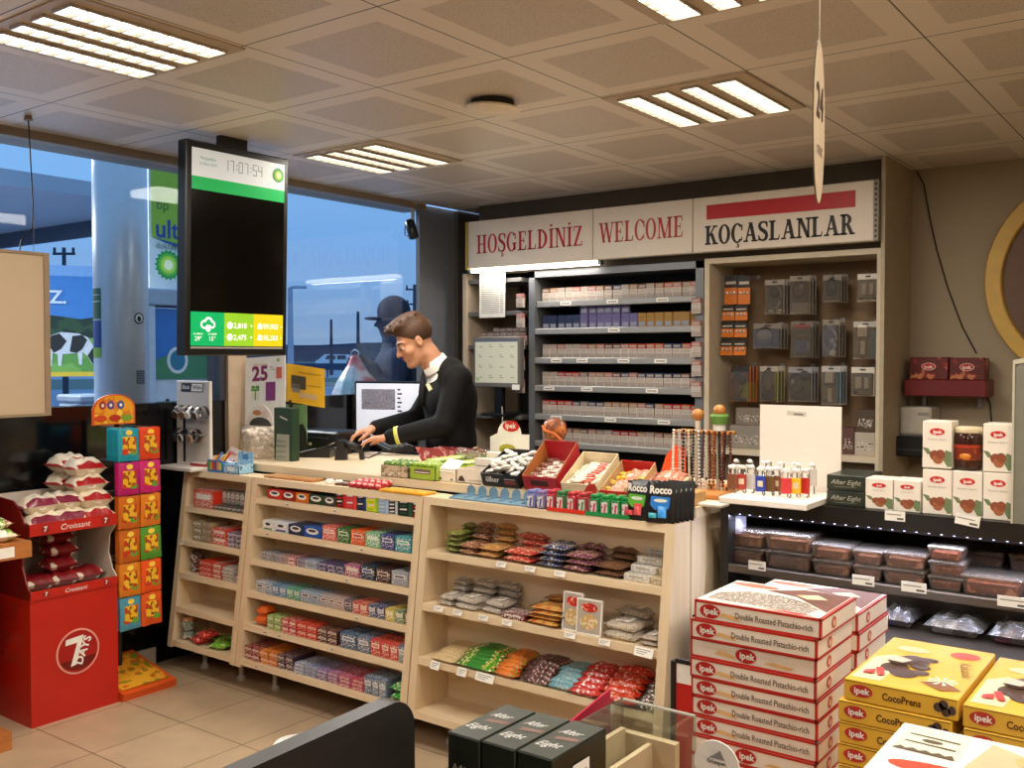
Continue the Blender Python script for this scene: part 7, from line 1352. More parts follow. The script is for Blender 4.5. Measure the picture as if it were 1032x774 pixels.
b=MB();b.cbox(w*.22,-.0008,.02,w*.74,.001,.045,mat('#4a2018',.4),.001);b.build('front_window',t);b=MB();b.prism([(.002,.0),(.188,.0),(.188,.122),(.002,.058)],'X',w+.0004,w+.001,mat('#a81f28',.4));b.build('side_print',t)
for k in range(24):b=MB();b.cbox(-.026,-.018,-.01,.026,.018,.01,printed('#e8e0d4' if k%3 else '#8a5a4a','#b8a898','#7a3a34',60,.35),.006);solo('choc_sweet',cached(('chs',k%3),lambda:b.mesh('choc_sweet')),'white and brown wrapped sweet in the tall red carton','sweet',inb(t,.035+(w-.07)*(k%3)/2,.025+.021*(k//3),.03+.012*(k%2)),rnd.uniform(-.4,.4),'sweets in the tall red carton')
p=at(559,452,Y=3.7);t=thing('lollipop_figure','brown and orange swirl lollipop topper on an orange stick behind the red carton','lollipop',(p.x,3.7,CZ));hz=at(559,434,Y=3.7).z-CZ;b=MB();b.cbox(-.026,-.012,0,.026,.012,.05,mat('#c8501c',.4),.006);b.tube([(0,0,.05),(0,0,hz)],.016,mat('#d05a1c',.4));b.build('stick',t);b=MB();b.lathe([(.01,-.055),(.05,-.04),(.066,0),(.055,.04),(.02,.058)],printed('#7a3f20','#96542a','#b5662c',30,.4),(0,0,hz),18,sy=.5);b.build('swirl',t,True)
b=MB();b.tube([(-.055,-.018,hz+.02),(-.03,-.032,hz+.0),(.02,-.034,hz-.01),(.05,-.02,hz-.04)],.006,mat('#c8641f',.4),8);b.build('stripe',t)
t,w=lidless('sweets_box','cream carton of white wafers with a red front, right of the tall red carton',567,603,494,.085,.19,mat('#e0d2b0',.5),mat('#d8c8a0',.6),.045,.0,3.1,mat('#d8c8a0',.55),TL)
b=MB();b.quad((w*.6,-.001,.01),(w*.98,-.001,.01),(w*.98,-.001,.05),(w*.8,-.001,.05),mat('#c02a24',.4));b.build('front_print',t)
for k in range(18):b=MB();b.cbox(-.055,-.014,-.007,.055,.014,.007,printed('#efe6d2','#d8c8a8','#b83a30',40,.4),.004);solo('white_wafer',cached(('ww',k%2),lambda:b.mesh('white_wafer')),'white wrapped wafer in the cream carton','wafer',inb(t,.065+(w-.13)*(k%2)+rnd.uniform(-.008,.008),.022+.018*(k//2),.035+.01*(k%2)),rnd.uniform(-.2,.2),'wafers in the cream carton')
t,w=lidless('sweets_box','beige carton with red side wings and yellow sweets near the counter end',605,640,494,.06,.19,mat('#b8201f',.4),mat('#c8b088',.6),.028,.0,3.1,mat('#c8a878',.55),TL)
for k in range(20):b=MB();b.ball((0,0,0),.014,printed('#e0b02a','#c8341f','#f0d880',70,.35),6,(1.3,.8,.8));solo('yellow_sweet',cached(('ys',0),lambda:b.mesh('yellow_sweet',True)),'yellow and red wrapped sweet in the red winged carton','sweet',inb(t,.022+(w-.044)*(k%5)/4,.03+.04*(k//5),.018+.004*(k%3)),rnd.uniform(0,3),'yellow sweets in the winged carton')
for k,(x,y_,c,l)in enumerate(((-1.80,.05,('#d0a088','#b8604a','#e8ccb4'),'flat film bag of pink candies in front beside the winged carton'),(-1.675,.06,('#d09078','#e0b8a0','#b84a3a'),'film bag of pink and red candies at the counter end'),(-1.79,.14,('#c88a70','#e0bca4','#d0503a'),'film bag of pink candies behind the front two'),(-1.67,.15,('#c07458','#e0b8a0','#d8482a'),'film bag of red candies behind the pink bags'))):
 solo('candy_bag',f_bag(.12,.09,.04,*c,seed=k),l,'candy bag',(x,3.1+y_*math.cos(TL),CZ+.004+y_*math.sin(TL)),0,'film bags of candies',rot=(TL,0,rnd.uniform(-.2,.2)))
for k,(u,v,l)in enumerate(((655,465,'left'),(666,463,'middle'),(677,468,'right'))):
 p=P(u,v+4);b=MB();b.lathe([(.028,0),(.034,.05),(.036,.052),(.036,.06),(.02,.064)],clear('#f4ece4',.1,.05,.35,'pot'),n=18);b.lathe([(.026,.004),(.031,.042)],printed('#d8502a','#e0a080','#c83a24',60),n=14);solo('sweet_pot',cached('spot',lambda:b.mesh('sweet_pot',True)),'%s of three small white-lidded pots of orange sweets'%l,'pot',(p.x,min(p.y,3.78),CZ),0,'small sweet pots')
t=thing('orange_card','bright orange shark-fin shaped card standing near the prayer beads','card',(at(680,462,Y=3.68).x,3.68,CZ));b=MB();b.prism([(-.085,0),(.05,0),(.05,.15),(.0,.155),(-.04,.11),(-.06,.05)],'Y',0,.004,mat('#e04a14',.4));b.build('card',t);b=MB();b.quad((-.02,-.001,.05),(.04,-.001,.055),(.04,-.001,.062),(-.02,-.001,.057),mat('#f0a080',.5));b.build('print',t)
p=at(700,490,Y=3.5);bx_,by_=at(703,480,Y=3.45).x,3.45
t=thing('bead_stand','wooden prayer bead stand with two ball-topped posts at the counter end','bead stand',(bx_,by_,CZ));WD=wood('#c88a4c','#b0702f','X',6);b=MB();b.cbox(-.07,-.15,0,.16,.15,.02,WD,.004);b.build('base',t)
zb1=at(703,418,Y=by_).z-CZ;dx2=at(725,418,Y=by_).x-bx_;zb2=at(725,414,Y=by_).z-CZ;zbar=at(703,430,Y=by_).z-CZ
for x,z in((0,zb1),(dx2,zb2)):b=MB();b.tube([(x,0,.02),(x,0,z)],.011,mat('#d8ccb8',.5));b.build('post',t);b=MB();b.ball((x,0,z),.024,mat('#b8793a',.35),12);b.build('ball',t,True)
b=MB();b.lathe([(.03,-.05),(.036,-.02),(.03,-.012)],mat('#5f8a3a',.5),(dx2,0,zb2),16);b.lathe([(.024,-.075),(.024,-.05)],WHITE,(dx2,0,zb2),14);b.build('green_cap',t)
b=MB();b.tube([(-.085,-.02,zbar-.02),(.14,-.02,zbar-.02)],.007,WD);b.tube([(-.085,.03,zbar-.02),(.14,.03,zbar-.02)],.007,WD);b.build('rail',t)
bd=[('white pearl','#e8e4dc'),('grey pearl','#b8b4ae'),('black','#1c1a1a'),('ivory','#d8ccb0'),('charcoal','#34302e'),('white glass','#dfe4e6'),('dark brown','#4a2a1c'),('brown','#6a3a24'),('amber','#a85a24'),('black onyx','#201c1c'),('maroon','#5a1f1c')]
for k,(l,c_)in enumerate(bd):
 b=MB();x0=0;L=.17+.03*(k%3);m=mat(c_,.25);nb=16
 for i in range(nb+1):
  f_=i/nb
  for s_ in(-1,1):b.ball((s_*(.011-.004*f_*(1 if k%2 else-1)),-.0+s_*.002,-f_*L),.0058,m,5)
 b.ball((0,0,-L-.008),.006,m,5);b.tube([(0,0,-L-.012),(0,0,-L-.05)],[.003,.006],mat(c_ if k%3 else '#c8c0b0',.6),6)
 solo('prayer_beads',b,'%s prayer bead loop hanging on the bead stand, %s'%(l,nth(k,11)),'prayer beads',(bx_-.075+k*.021,by_-.03,CZ+zbar-.016),0,'prayer bead loops')
for k,(u,v,l)in enumerate(((697,492,'front left'),(712,490,'front middle'),(727,488,'front right'))):
 p=P(u,v);b=MB();b.lathe([(.03,0),(.036,.006),(.036,.075),(.03,.08)],clear('#f2e6da',.12,.03,.12,'jar_glass'),n=20,cap=False);b.lathe([(.031,.004),(.033,.045)],printed('#c8703a','#e0b088','#d8482a',60),n=16);solo('glass_jar',cached('gj',lambda:b.mesh('glass_jar',True)),'%s clear glass jar of orange sweets under the prayer beads'%l,'jar',(p.x-.0,3.27+.01*k,CZ),0,'glass jars under the beads')
b=MB();b.cbox(-.05,-.03,0,.05,.03,.012,mat('#e0d8ca',.6),.003);solo('paper_slip',b,'small white paper slip on the counter end by the jars','paper',(at(722,509,Z=CZ).x,3.16,CZ))
b=MB();b.cbox(-.14,-.05,0,.14,.05,.05,wood('#c9a06a','#b58a54','X',6),.004);b.cbox(-.1,-.052,.015,-.02,-.05,.035,mat('#c88a5a',.5),.001);solo('wooden_riser',b,'low wooden riser block at the end of the counter','riser',(-1.645,3.145,CZ))

# ================================================================== RIGHT: open chiller, boxes, nearest stacks
FY=3.2;FX0,FX1=-1.452,.75;FT=1.055
t=thing('open_chiller','black open chiller cabinet with LED strip and shelves of sweet trays','chiller',(0,FY,0));FB=mat('#15120f',.35,var=.1,scale=4)
b=MB();b.box(FX0,.0,.0,FX0+.03,.75,FT,FB);b.build('side_panel',t);b=MB();b.box(FX1-.03,0,0,FX1,.75,FT,FB);b.build('side_panel',t)
b=MB();b.box(FX0+.03,0,FT-.055,FX1-.03,.75,FT,FB);b.build('top',t);b=MB();b.box(FX0+.03,.7,.3,FX1-.03,.75,FT-.055,mat('#3a3632',.4,.3));b.build('back_panel',t)
zs=at(870,590,Y=FY-.02).z;b=MB();b.box(FX0+.03,.02,zs-.012,FX1-.03,.6,zs,mat('#2a2622',.35,.3));b.cbox(FX0+.03,-.0,zs-.022,FX1-.03,.02,zs+.006,mat('#6a625a',.3,.5),.002);b.build('shelf',t)
zd=.70;b=MB();b.box(FX0+.03,-.28,0,FX1-.03,.7,zd-.03,FB);b.box(FX0+.03,-.28,zd-.03,FX1-.03,.7,zd,mat('#4a443e',.3,.5));b.build('deck',t)
b=MB();b.box(FX0+.03,.2,zd+.0,FX1-.03,.22,zs-.02,mat('#8a8076',.4,.3))
for k in range(14):b.box(FX0+.1+k*.15,.197,zd+.06,FX0+.15+k*.15,.2,zd+.068,INK);b.box(FX0+.17+k*.15,.197,zd+.09,FX0+.22+k*.15,.2,zd+.098,INK)
b.build('slotted_back',t,label='grey slotted back plate')
LED=mat('#c9d2ff',.3,var=0,emit=7);b=MB();zl=1.0;b.box(FX0+.03,.03,zl-.012,FX1-.03,.05,zl+.006,mat('#4a4450',.4));lr=b.build('led_rail',t)
for k in range(46):
 x=FX0+.06+k*.037
 if x<-.38:b=MB();b.cbox(x-.0045,.026,zl-.006,x+.0045,.032,zl+.003,LED,.002);b.build('led',lr)
L=bpy.data.lights.new('led_strip','AREA');L.shape='RECTANGLE';L.size=1.6;L.size_y=.02;L.energy=9;L.color=(.72,.76,1);lo=bpy.data.objects.new('led_strip',L);COL.objects.link(lo);lo.location=(-.6,FY+.045,zl-.016);lo.rotation_euler=(R(-25),0,0)
b=MB();b.box(FX0+.03,.06,zl-.1,FX0+.045,.12,zl-.02,mat('#b8bce8',.4,emit=.6));b.build('side_light',t)
for k in range(4):b=MB();b.cbox(FX0+.1+k*.05,.1,zs-.03,FX0+.112+k*.05,.106,zs-.02,LED,.002);b.build('led',t)
def tray(w,d,h,fill,lid=True):
 b=MB();PL=clear('#e8dccf',.03,.15,.10,'tray_plastic');e=.008
 v=[(-w/2+e,e,0),(w/2-e,e,0),(w/2-e,d-e,0),(-w/2+e,d-e,0),(-w/2,0,h),(w/2,0,h),(w/2,d,h),(-w/2,d,h)]
 b.add(v,[(0,1,5,4),(1,2,6,5),(2,3,7,6),(3,0,4,7),(0,1,2,3)],PL);b.cbox(-w/2-.003,-.003,h,w/2+.003,d+.003,h+.010,PL,.003)
 f=.006;b.cbox(-w/2+e+f*.3,e,.002,w/2-e-f*.3,d-e,h*.86,fill,.006);return b.mesh('sweet_tray')
BRN_=printed('#5f3a26','#7a5036','#96684a',50,.5);BR2=printed('#6f4028','#965a3c','#b0704c',45,.5);RD2=printed('#7a3a24','#a85a38','#c88a64',40,.5)
TR=[(722,769,572,.05,2,BRN_,0),(770,816,574,.052,2,BRN_,0),(818,857,576,.042,2,BR2,0),(859,888,577,.040,2,BR2,0),(890,933,582,.042,2,BR2,0),(935,970,588,.036,3,RD2,0),(968,1030,594,.052,1,RD2,0),(974,1012,585,.045,2,BRN_,1),(1016,1060,590,.045,2,BRN_,1)]
TN=['leftmost','second from left','third from left','fourth from left','fifth from left','sixth from left','front right, single large','back row behind the large tray','back row at the right edge']
for k,(u0,u1,v,h,n,fl,back)in enumerate(TR):
 y=FY+.045+.17*back;a,c=at(u0,v,Y=y).x,at(u1,v,Y=y).x;w=(c-a)*.97
 for j in range(n):
  lv='' if n==1 else ', '+(['lower','upper']if n==2 else['lowest','middle','topmost'])[j]
  solo('sweet_tray',cached(('tr',k),lambda:tray(w,.14,h,fl)),'clear tray of brown sweets on chiller shelf, %s%s'%(TN[k],lv),'sweet tray',((a+c)/2+rnd.uniform(-.003,.003),y,zs+.001+j*(h+.011)),rnd.uniform(-.02,.02),'sweet trays in the chiller')
for k,(u0,u1,v,c_,l)in enumerate(((892,926,628,'#5a5a8a','small bluish clear pack on the chiller deck behind the baklava boxes'),(937,995,640,'#a8a4a0','large clear film pack on the chiller deck'),(1000,1050,645,'#7a4a5a','dim reddish clear pack on the chiller deck at the right edge'))):
 y=FY+.02;a,c=at(u0,v,Y=y).x,at(u1,v,Y=y).x;b=MB();b.pillow((c-a),.16,.055,clear('#c4c2c8',.03,.3,.12,'film'),seed=k,wr=.9,crimp=.03);b.cbox(-(c-a)*.38,-.06,.002,(c-a)*.38,.06,.03,printed(c_,'#6a625c',None,40,.5),.006);solo('clear_pack',b,l,'clear pack',((a+c)/2,y,zd),0,'clear packs on the chiller deck')
for k,(u,v,y,w,tl,l)in enumerate(((763,570,FY-.022,.062,0,'price label under the leftmost trays of the chiller shelf'),(870,585,FY-.022,.07,0,'price label under the fourth trays of the chiller shelf'),(921,592,FY-.022,.075,0,'price label under the topmost tray pile of the chiller shelf'),(1022,607,FY-.022,.09,0,'price label at the right edge of the chiller shelf'),(902,520,FY-.004,.062,0,'white label on the black chiller fascia under the small white boxes'),(975,524.5,FY-.004,.07,8,'tilted white label on the black chiller fascia under the jar'))):
 p=at(u,v,Y=y);b=MB();b.cbox(-w/2,-.001,-.016,w/2,0,.016,PAPER,.0003);b.quad((-w*.42,-.0014,.003),(w*.3,-.0014,.003),(w*.3,-.0014,.006),(-w*.42,-.0014,.006),CWG);b.quad((w*.1,-.0014,-.011),(w*.42,-.0014,-.011),(w*.42,-.0014,-.005),(w*.1,-.0014,-.005),mat('#5a5650',.6,var=0));solo('price_label',b,l,'price label',(p.x,y,p.z),0,'price labels on the chiller',rot=(0,R(tl),0))
y=3.06;a,c=at(724,503,Y=y).x,at(813,514,Y=y).x;t=thing('keyring_display','white board display of coloured key rings with a tall blank back card','display stand',(a,y,FT));w=c-a;WB=mat('#f0e8dc',.4,var=.02);b=MB();b.cbox(0,0,0,w,.33,.022,WB,.003);b.build('base_board',t)
x0,x1,zt_=at(765,470,Y=y+.3).x-a,at(847,470,Y=y+.3).x-a,at(806,409,Y=y+.3).z-FT;b=MB();b.box(x0,.305,.022,x1,.312,zt_,WB);b.build('back_card',t);b=MB();b.quad((x0+.1,.3042,zt_-.035),(x0+.17,.3042,zt_-.038),(x0+.17,.3042,zt_-.022),(x0+.1,.3042,zt_-.019),mat('#cfc8bc',.6));b.quad((x0+.125,.3038,zt_-.033),(x0+.16,.3038,zt_-.034),(x0+.16,.3038,zt_-.028),(x0+.125,.3038,zt_-.027),mat('#7a746c',.6));b.build('sticker',t)
b=MB();b.quad((w*.58,-.0008,.002),(w*.72,-.0008,.002),(w*.72,-.0008,.02),(w*.58,-.0008,.02),WHITE);b.build('small_tag',t)
L=bpy.data.lights.new('keyring_fill_spot','SPOT');L.energy=9;L.spot_size=R(50);L.spot_blend=.6;L.color=(1,.93,.82);L.shadow_soft_size=.05;lo=bpy.data.objects.new('keyring_fill_spot',L);COL.objects.link(lo);lo.location=(a+.28,y+.1,2.45)  # added spot with no fixture, brightens the key ring board
KC=[('brown striped','#7a4a30'),('dark red','#a83a30'),('silver','#c8c4c0'),('royal blue','#2a3a9a'),('olive brown','#6a4a28'),('tan leather','#8a5a3a'),('red and white','#c8383a'),('yellow','#e0b020'),('red','#b82a24')]
for k,(l,c_)in enumerate(KC):
 u=738+k*9.6-(3 if k>4 else 0);yy=y+.11+.02*(k%3);p=at(u,490,Y=yy);b=MB();m=mat(c_,.4)
 b.tube([(0,.02,0),(0,.02,.085)],.003,STEEL,6);b.tube([(0,.02,.085),(0,-.004,.088)],.003,STEEL,6)
 b.tube([(.014*math.cos(R(a_)),-.002,.074+.014*math.sin(R(a_)))for a_ in range(0,361,24)],.0022,mat('#d8d4cc',.2,.9),6,cap=False);b.ball((0,-.002,.09),.011,mat('#f4f2ee',.2,.3),7,(1.4,.6,.7))
 b.cbox(-.017,-.008,.012,.017,.0,.066,m,.005);b.cbox(-.009,-.0095,.03,.009,-.0078,.05,mat('#d8c8a8' if k%2 else c_,.4),.001);b.tube([(.012,-.004,.018),(.016,-.006,.006),(.01,-.01,.001)],.003,mat('#8a8078',.3,.6),6)
 solo('key_ring',b,'%s key ring fob on the white display board, %s'%(l,nth(k,9)),'key ring',(p.x,yy,FT+.022),rnd.uniform(-.3,.3),'key rings on the white display')
for k in range(8):
 u=742+k*10.5;yy=y+.21+.02*(k%2);p=at(u+3*(k%3),470,Y=yy);b=MB();b.tube([(0,.02,0),(0,.02,.10)],.003,STEEL,6);b.ball((0,0,.1),.009,mat('#f4f2ee',.2,.2),7,(1.2,.6,.8));b.cbox(-.017,-.004,.03,.017,.002,.088,mat(('#e8e4dc','#d8d0c4','#e4e0d8','#c8c0b8')[k%4],.35),.004);solo('key_ring',b,'pale key ring in the back row of the white display, %s'%nth(k,8),'key ring',(p.x,yy,FT+.022),rnd.uniform(-.3,.3),'pale key rings, back row')
def ipek_front(t,w,h,z0,y,big=True):
 b=MB();b.disc((w*.5,y-.0008,z0+h*.78),w*.26,h*.075,mat('#c8241c',.4),n=20);b.text('ipek',h*.075,WHITE,(w*.52,y-.0014,z0+h*.745),bold=.03);b.build('emblem',t);b=MB();b.text('Kestane Şekeri',h*.045,mat('#a89c98',.6,var=0),(w*.5,y-.0008,z0+h*.6),shear=.2);b.build('lettering',t);b=MB()
 LF=mat('#6f7f5a',.5);b.poly([(.0,y-.0006,z0+h*.44),(w*.2,y-.0006,z0+h*.42),(w*.36,y-.0006,z0+h*.28),(w*.16,y-.0006,z0+h*.3)],LF);b.poly([(w,y-.0006,z0+h*.36),(w*.8,y-.0006,z0+h*.4),(w*.66,y-.0006,z0+h*.24),(w*.86,y-.0006,z0+h*.04),(w,y-.0006,z0+h*.06)],LF)
 for x,z,r_ in((.42,.28,.17),(.62,.3,.16),(.54,.2,.18)):b.disc((w*x,y-.001-.0002*x,z0+h*z),w*r_,h*.105,mat('#8a4a30' if x!=.54 else '#a0603e',.45,var=.2,scale=80),n=18)
 b.build('chestnut_picture',t)
def ipek_box(name_u,label,u0,u1,v0,v1,y,z,d=.09,n2=None):
 a,c=at(u0,v1,Y=y).x,at(u1,v1,Y=y).x;w=(c-a)*.985;h=(v1-v0)/F*(-(a)*math.sin(YAW)+y*math.cos(YAW))*1.05;t=thing('chestnut_box',label,'sweets box',(a,y,z),0,'white chestnut sweet boxes');b=MB();b.cbox(0,0,0,w,d,h,mat('#ece4d6',.45,var=.02),.002);b.build('carton',t);ipek_front(t,w,h,0,0);b=MB();b.quad((w*.1,d*.2,h+.0006),(w*.9,d*.25,h+.0006),(w*.9,d*.5,h+.0006),(w*.1,d*.45,h+.0006),mat('#d8d0c0',.5));b.build('lid_flap',t);return h
y=FY+.035;a0=FT
p=at(833,507,Y=y);w=at(871,508,Y=y).x-p.x
for k in range(2):
 t=thing('after_dinner_mint_box','dark green mint box, %s of the two stacked on the chiller left'%('lower' if k==0 else 'upper'),'mint box',(p.x,y,FT+k*.052),0,'dark green mint boxes on the chiller');b=MB();b.cbox(0,0,0,w,.2,.05,mat('#2a3026',.35,var=.15,scale=30),.002);b.build('carton',t);b=MB();b.text('After Eight',.016,mat('#b8b4a4',.5,var=0),(w/2,-.0008,.02),shear=.35);b.quad((w*.2,-.0008,.011),(w*.8,-.0008,.011),(w*.8,-.0008,.0125),(w*.2,-.0008,.0125),mat('#8a8878',.5,var=0));b.build('front_lettering',t)
hA=ipek_box('a','short white chestnut box on the chiller, left of the pair beside the mint boxes',872,900,478.5,508,y,FT);hA=ipek_box('a','short white chestnut box on the chiller, right of the pair beside the mint boxes',900.5,928,480.5,511,y,FT)
yb=y+.02;xs=((929.5,959.5),(959.8,990),(990.5,1021));LAB=['left','middle','right']
for k,(u0,u1)in enumerate(xs):h1=ipek_box('b','tall white chestnut box, %s of the lower row of three'%LAB[k],u0,u1,471+1.5*k,514+2.6*k,y,FT)
for k in(0,2):ipek_box('c','tall white chestnut box, %s end of the upper row beside the jar'%LAB[k],xs[k][0],xs[k][1],425+1.2*k,470+1.8*k,y,FT+h1+.002)
p=at(975,471,Y=y+.045);rj=.042;t=thing('jam_jar','dark glass jar of chestnuts in syrup between the two upper white boxes','jar',(p.x,y+.05,FT+h1+.002));b=MB();b.lathe([(rj*.9,0),(rj,.006),(rj,.098),(rj*.9,.11),(rj*.86,.115)],mat('#3a1c10',.15,var=.3,scale=20),n=30);b.build('glass',t,True);b=MB();b.lathe([(rj*.95,.112),(rj*.98,.116),(rj*.98,.128),(rj*.9,.131)],mat('#d8c8a4',.4),n=30);b.build('lid',t,True)
b=MB();n=14;v=[]
for i in range(n+1):a_=R(-160+140*i/n);v+=[((rj+.0008)*math.cos(a_),(rj+.0008)*math.sin(a_),.03),((rj+.0008)*math.cos(a_),(rj+.0008)*math.sin(a_),.078)]
b.add(v,[(2*i,2*i+2,2*i+3,2*i+1)for i in range(n)],printed('#7a2c14','#a8481c','#c8701f',40,.4));b.build('label',t);b=MB();v=[]
for i in range(n+1):a_=R(-150+120*i/n);v+=[((rj+.0014)*math.cos(a_),(rj+.0014)*math.sin(a_),.068),((rj+.0014)*math.cos(a_),(rj+.0014)*math.sin(a_),.076)]
b.add(v,[(2*i,2*i+2,2*i+3,2*i+1)for i in range(n)],mat('#b83a1c',.4));b.ball((0,-rj*.95,.042),.013,mat('#d8862a',.4),8,(1.3,.4,.8));b.build('label_print',t)
pa=at(1021,522,Y=FY+.0);t=thing('grey_panel','grey upright panel with pale edge standing on the chiller at the right photo edge','panel',(pa.x,FY,FT));hz=at(1021,367,Y=FY).z-FT;b=MB();b.prism([(0,0),(.35,0),(.35,hz+.07),(.0,hz)],'Y',.0,.02,mat('#77786a',.5));b.build('sheet',t);b=MB();b.prism([(0,hz),(.35,hz+.07),(.35,hz+.085),(-.006,hz+.012),(-.006,0),(0,0)],'Y',-.004,.024,mat('#b8b4a0',.5));b.build('edge_trim',t)
TZ=.42
t=thing('display_table','low table under the stacked baklava and cocoa boxes','table',(0,0,0));b=MB();b.cbox(-1.13,1.98,TZ-.03,.35,2.82,TZ,wood('#c9a878','#b59262','X',5),.004);b.build('table_top',t)
for x,y_ in((-1.08,2.03),(-1.08,2.76),(.3,2.03),(.3,2.76)):b=MB();b.cbox(x-.025,y_-.025,0,x+.025,y_+.025,TZ-.03,wood('#c9a878','#b59262','Z',5),.003);b.build('leg',t)
t=thing('side_table','low wooden side table under the white biscuit boxes','table',(0,0,0));b=MB();b.cbox(-.56,1.36,TZ-.03,.35,1.96,TZ,wood('#c9a878','#b59262','X',5),.004);b.build('table_top',t)
for x,y_ in((-.52,1.4),(-.52,1.92),(.3,1.4),(.3,1.92)):b=MB();b.cbox(x-.025,y_-.025,0,x+.025,y_+.025,TZ-.03,wood('#c9a878','#b59262','Z',5),.003);b.build('leg',t)
BW=mat('#eee4d4',.4,var=.03);BR=mat('#c02a20',.4);BX0,BX1,BY0,BD=-1.063,-.748,2.195,.255
PIS=printed('#85776a','#ddd4c8','#574c42',110,.5)
def baklava(front,back_face=False):
 w,d,h=BX1-BX0,BD,.0475;b=MB();b.cbox(0,0,0,w,d,h,BW,.002);e=.006
 for x0,z0,x1,z1 in((0,0,w,e*.8),(0,h-e*.9,w,h),(0,0,e*.8,h),(w-e*.8,0,w,h)):b.quad((x0,-.0008,z0),(x1,-.0008,z0),(x1,-.0008,z1),(x0,-.0008,z1),BR)
 for y0,z0,y1,z1 in((0,0,d,e*.8),(0,h-e*.9,d,h),(0,0,e*.8,h)):b.quad((w+.0008,y0,z0),(w+.0008,y1,z0),(w+.0008,y1,z1),(w+.0008,y0,z1),BR)
 tz=h+.0006;b.quad((0,0,tz),(w,0,tz),(w,e,tz),(0,e,tz),BR);b.quad((w-e,0,tz),(w,0,tz),(w,d,tz),(w-e,d,tz),BR)
 b.poly([(w*.06,d*.12,tz),(w*.86,d*.1,tz),(w*.9,d*.3,tz),(w*.74,d*.5,tz),(w*.5,d*.62,tz),(w*.25,d*.6,tz),(w*.06,d*.4,tz)],PIS)
 b.poly([(w*.35,d*.74,tz),(w*.62,d*.66,tz),(w*.8,d*.45,tz),(w*.97,d*.25,tz),(w*.97,d*.98,tz),(w*.6,d*.98,tz)],mat('#6f3c24',.45,var=.3,scale=12));b.poly([(w*.6,d*.72,tz+.0004),(w*.72,d*.62,tz+.0004),(w*.86,d*.7,tz+.0004),(w*.74,d*.84,tz+.0004)],mat('#e8c89a',.4));b.disc((w*.22,d*.86,tz+.0004),w*.2,d*.07,mat('#d0705a',.5),ux=(1,0,0),uy=(0,1,0));b.poly([(w*.5,d*.07,tz+.0004),(w*.8,d*.035,tz+.0004),(w*.95,d*.07,tz+.0004),(w*.7,d*.085,tz+.0004)],BR)
 b.poly([(w*.2,-.001,h*.34),(w*.38,-.001,h*.22),(w*.36,-.001,h*.42),(w*.24,-.001,h*.52)],mat('#e4b878',.5));b.disc((w+.001,d*.34,h*.48),d*.06,h*.3,mat('#c85a44',.45),ux=(0,1,0));b.disc((w+.0014,d*.34,h*.46),d*.03,h*.16,mat('#e8c8a8',.45),ux=(0,1,0))
 xe=w*.13 if not back_face else w*.46
 b.disc((xe,-.0012,h*.5),w*.085,h*.36,mat('#b8201a',.4),n=22);b.text('ipek',h*.34,WHITE,(xe+.004,-.0018,h*.36),bold=.03)
 if not back_face:b.text('Double Roasted Pistachio-rich',h*.32,mat('#6a5a4a',.6,var=0),(w*.34,-.0012,h*.34),w=w*.6,align='L',bold=.012)
 else:b.poly([(w*.6,-.001,h*.3),(w*.8,-.001,h*.2),(w*.84,-.001,h*.34),(w*.66,-.001,h*.44)],mat('#e4b878',.5));b.poly([(w*.1,-.001,h*.6),(w*.3,-.001,h*.5),(w*.34,-.001,h*.64)],mat('#e8d4b0',.5))
 return b.mesh('baklava_box')
NB=10;zt_b=.951
NUM=['topmost','second from top','third from top','fourth from top','fifth from top','sixth from top','seventh from top','eighth from top','ninth from top','tenth from top','eleventh from top']
for k in range(11):
 z=zt_b-.0478*(k+1)-(.0 if k<1 else .0);jx=(0,-.008,-.012,-.010,-.008,-.008,-.006,-.008,-.01,-.008,-.008)[k];bk=k in(2,7)
 solo('baklava_box',cached(('bk',bk),lambda:baklava(True,bk)),'white and red baklava box, %s of the front stack'%NUM[k]+(', badge in the middle' if bk else ''),'baklava box',(BX0+jx,BY0+(.0,-.004,.004,-.002,0,.003,0,-.003,0,0,0)[k],z),0,'baklava boxes in the front stack')
TZB=zt_b-.0478*11
for k in range(10):
 z=.905-.0478*(k+1);solo('baklava_box',cached(('bk',False),lambda:baklava(True)),'white and red baklava box, %s of the rear stack'%NUM[k],'baklava box',(BX0+(.0,.004,-.002,.003)[k%4],BY0+BD+.012,z),0,'baklava boxes in the rear stack')
YC=mat('#deb03a',.4,var=.05,scale=12);YCD=mat('#b8861f',.4)
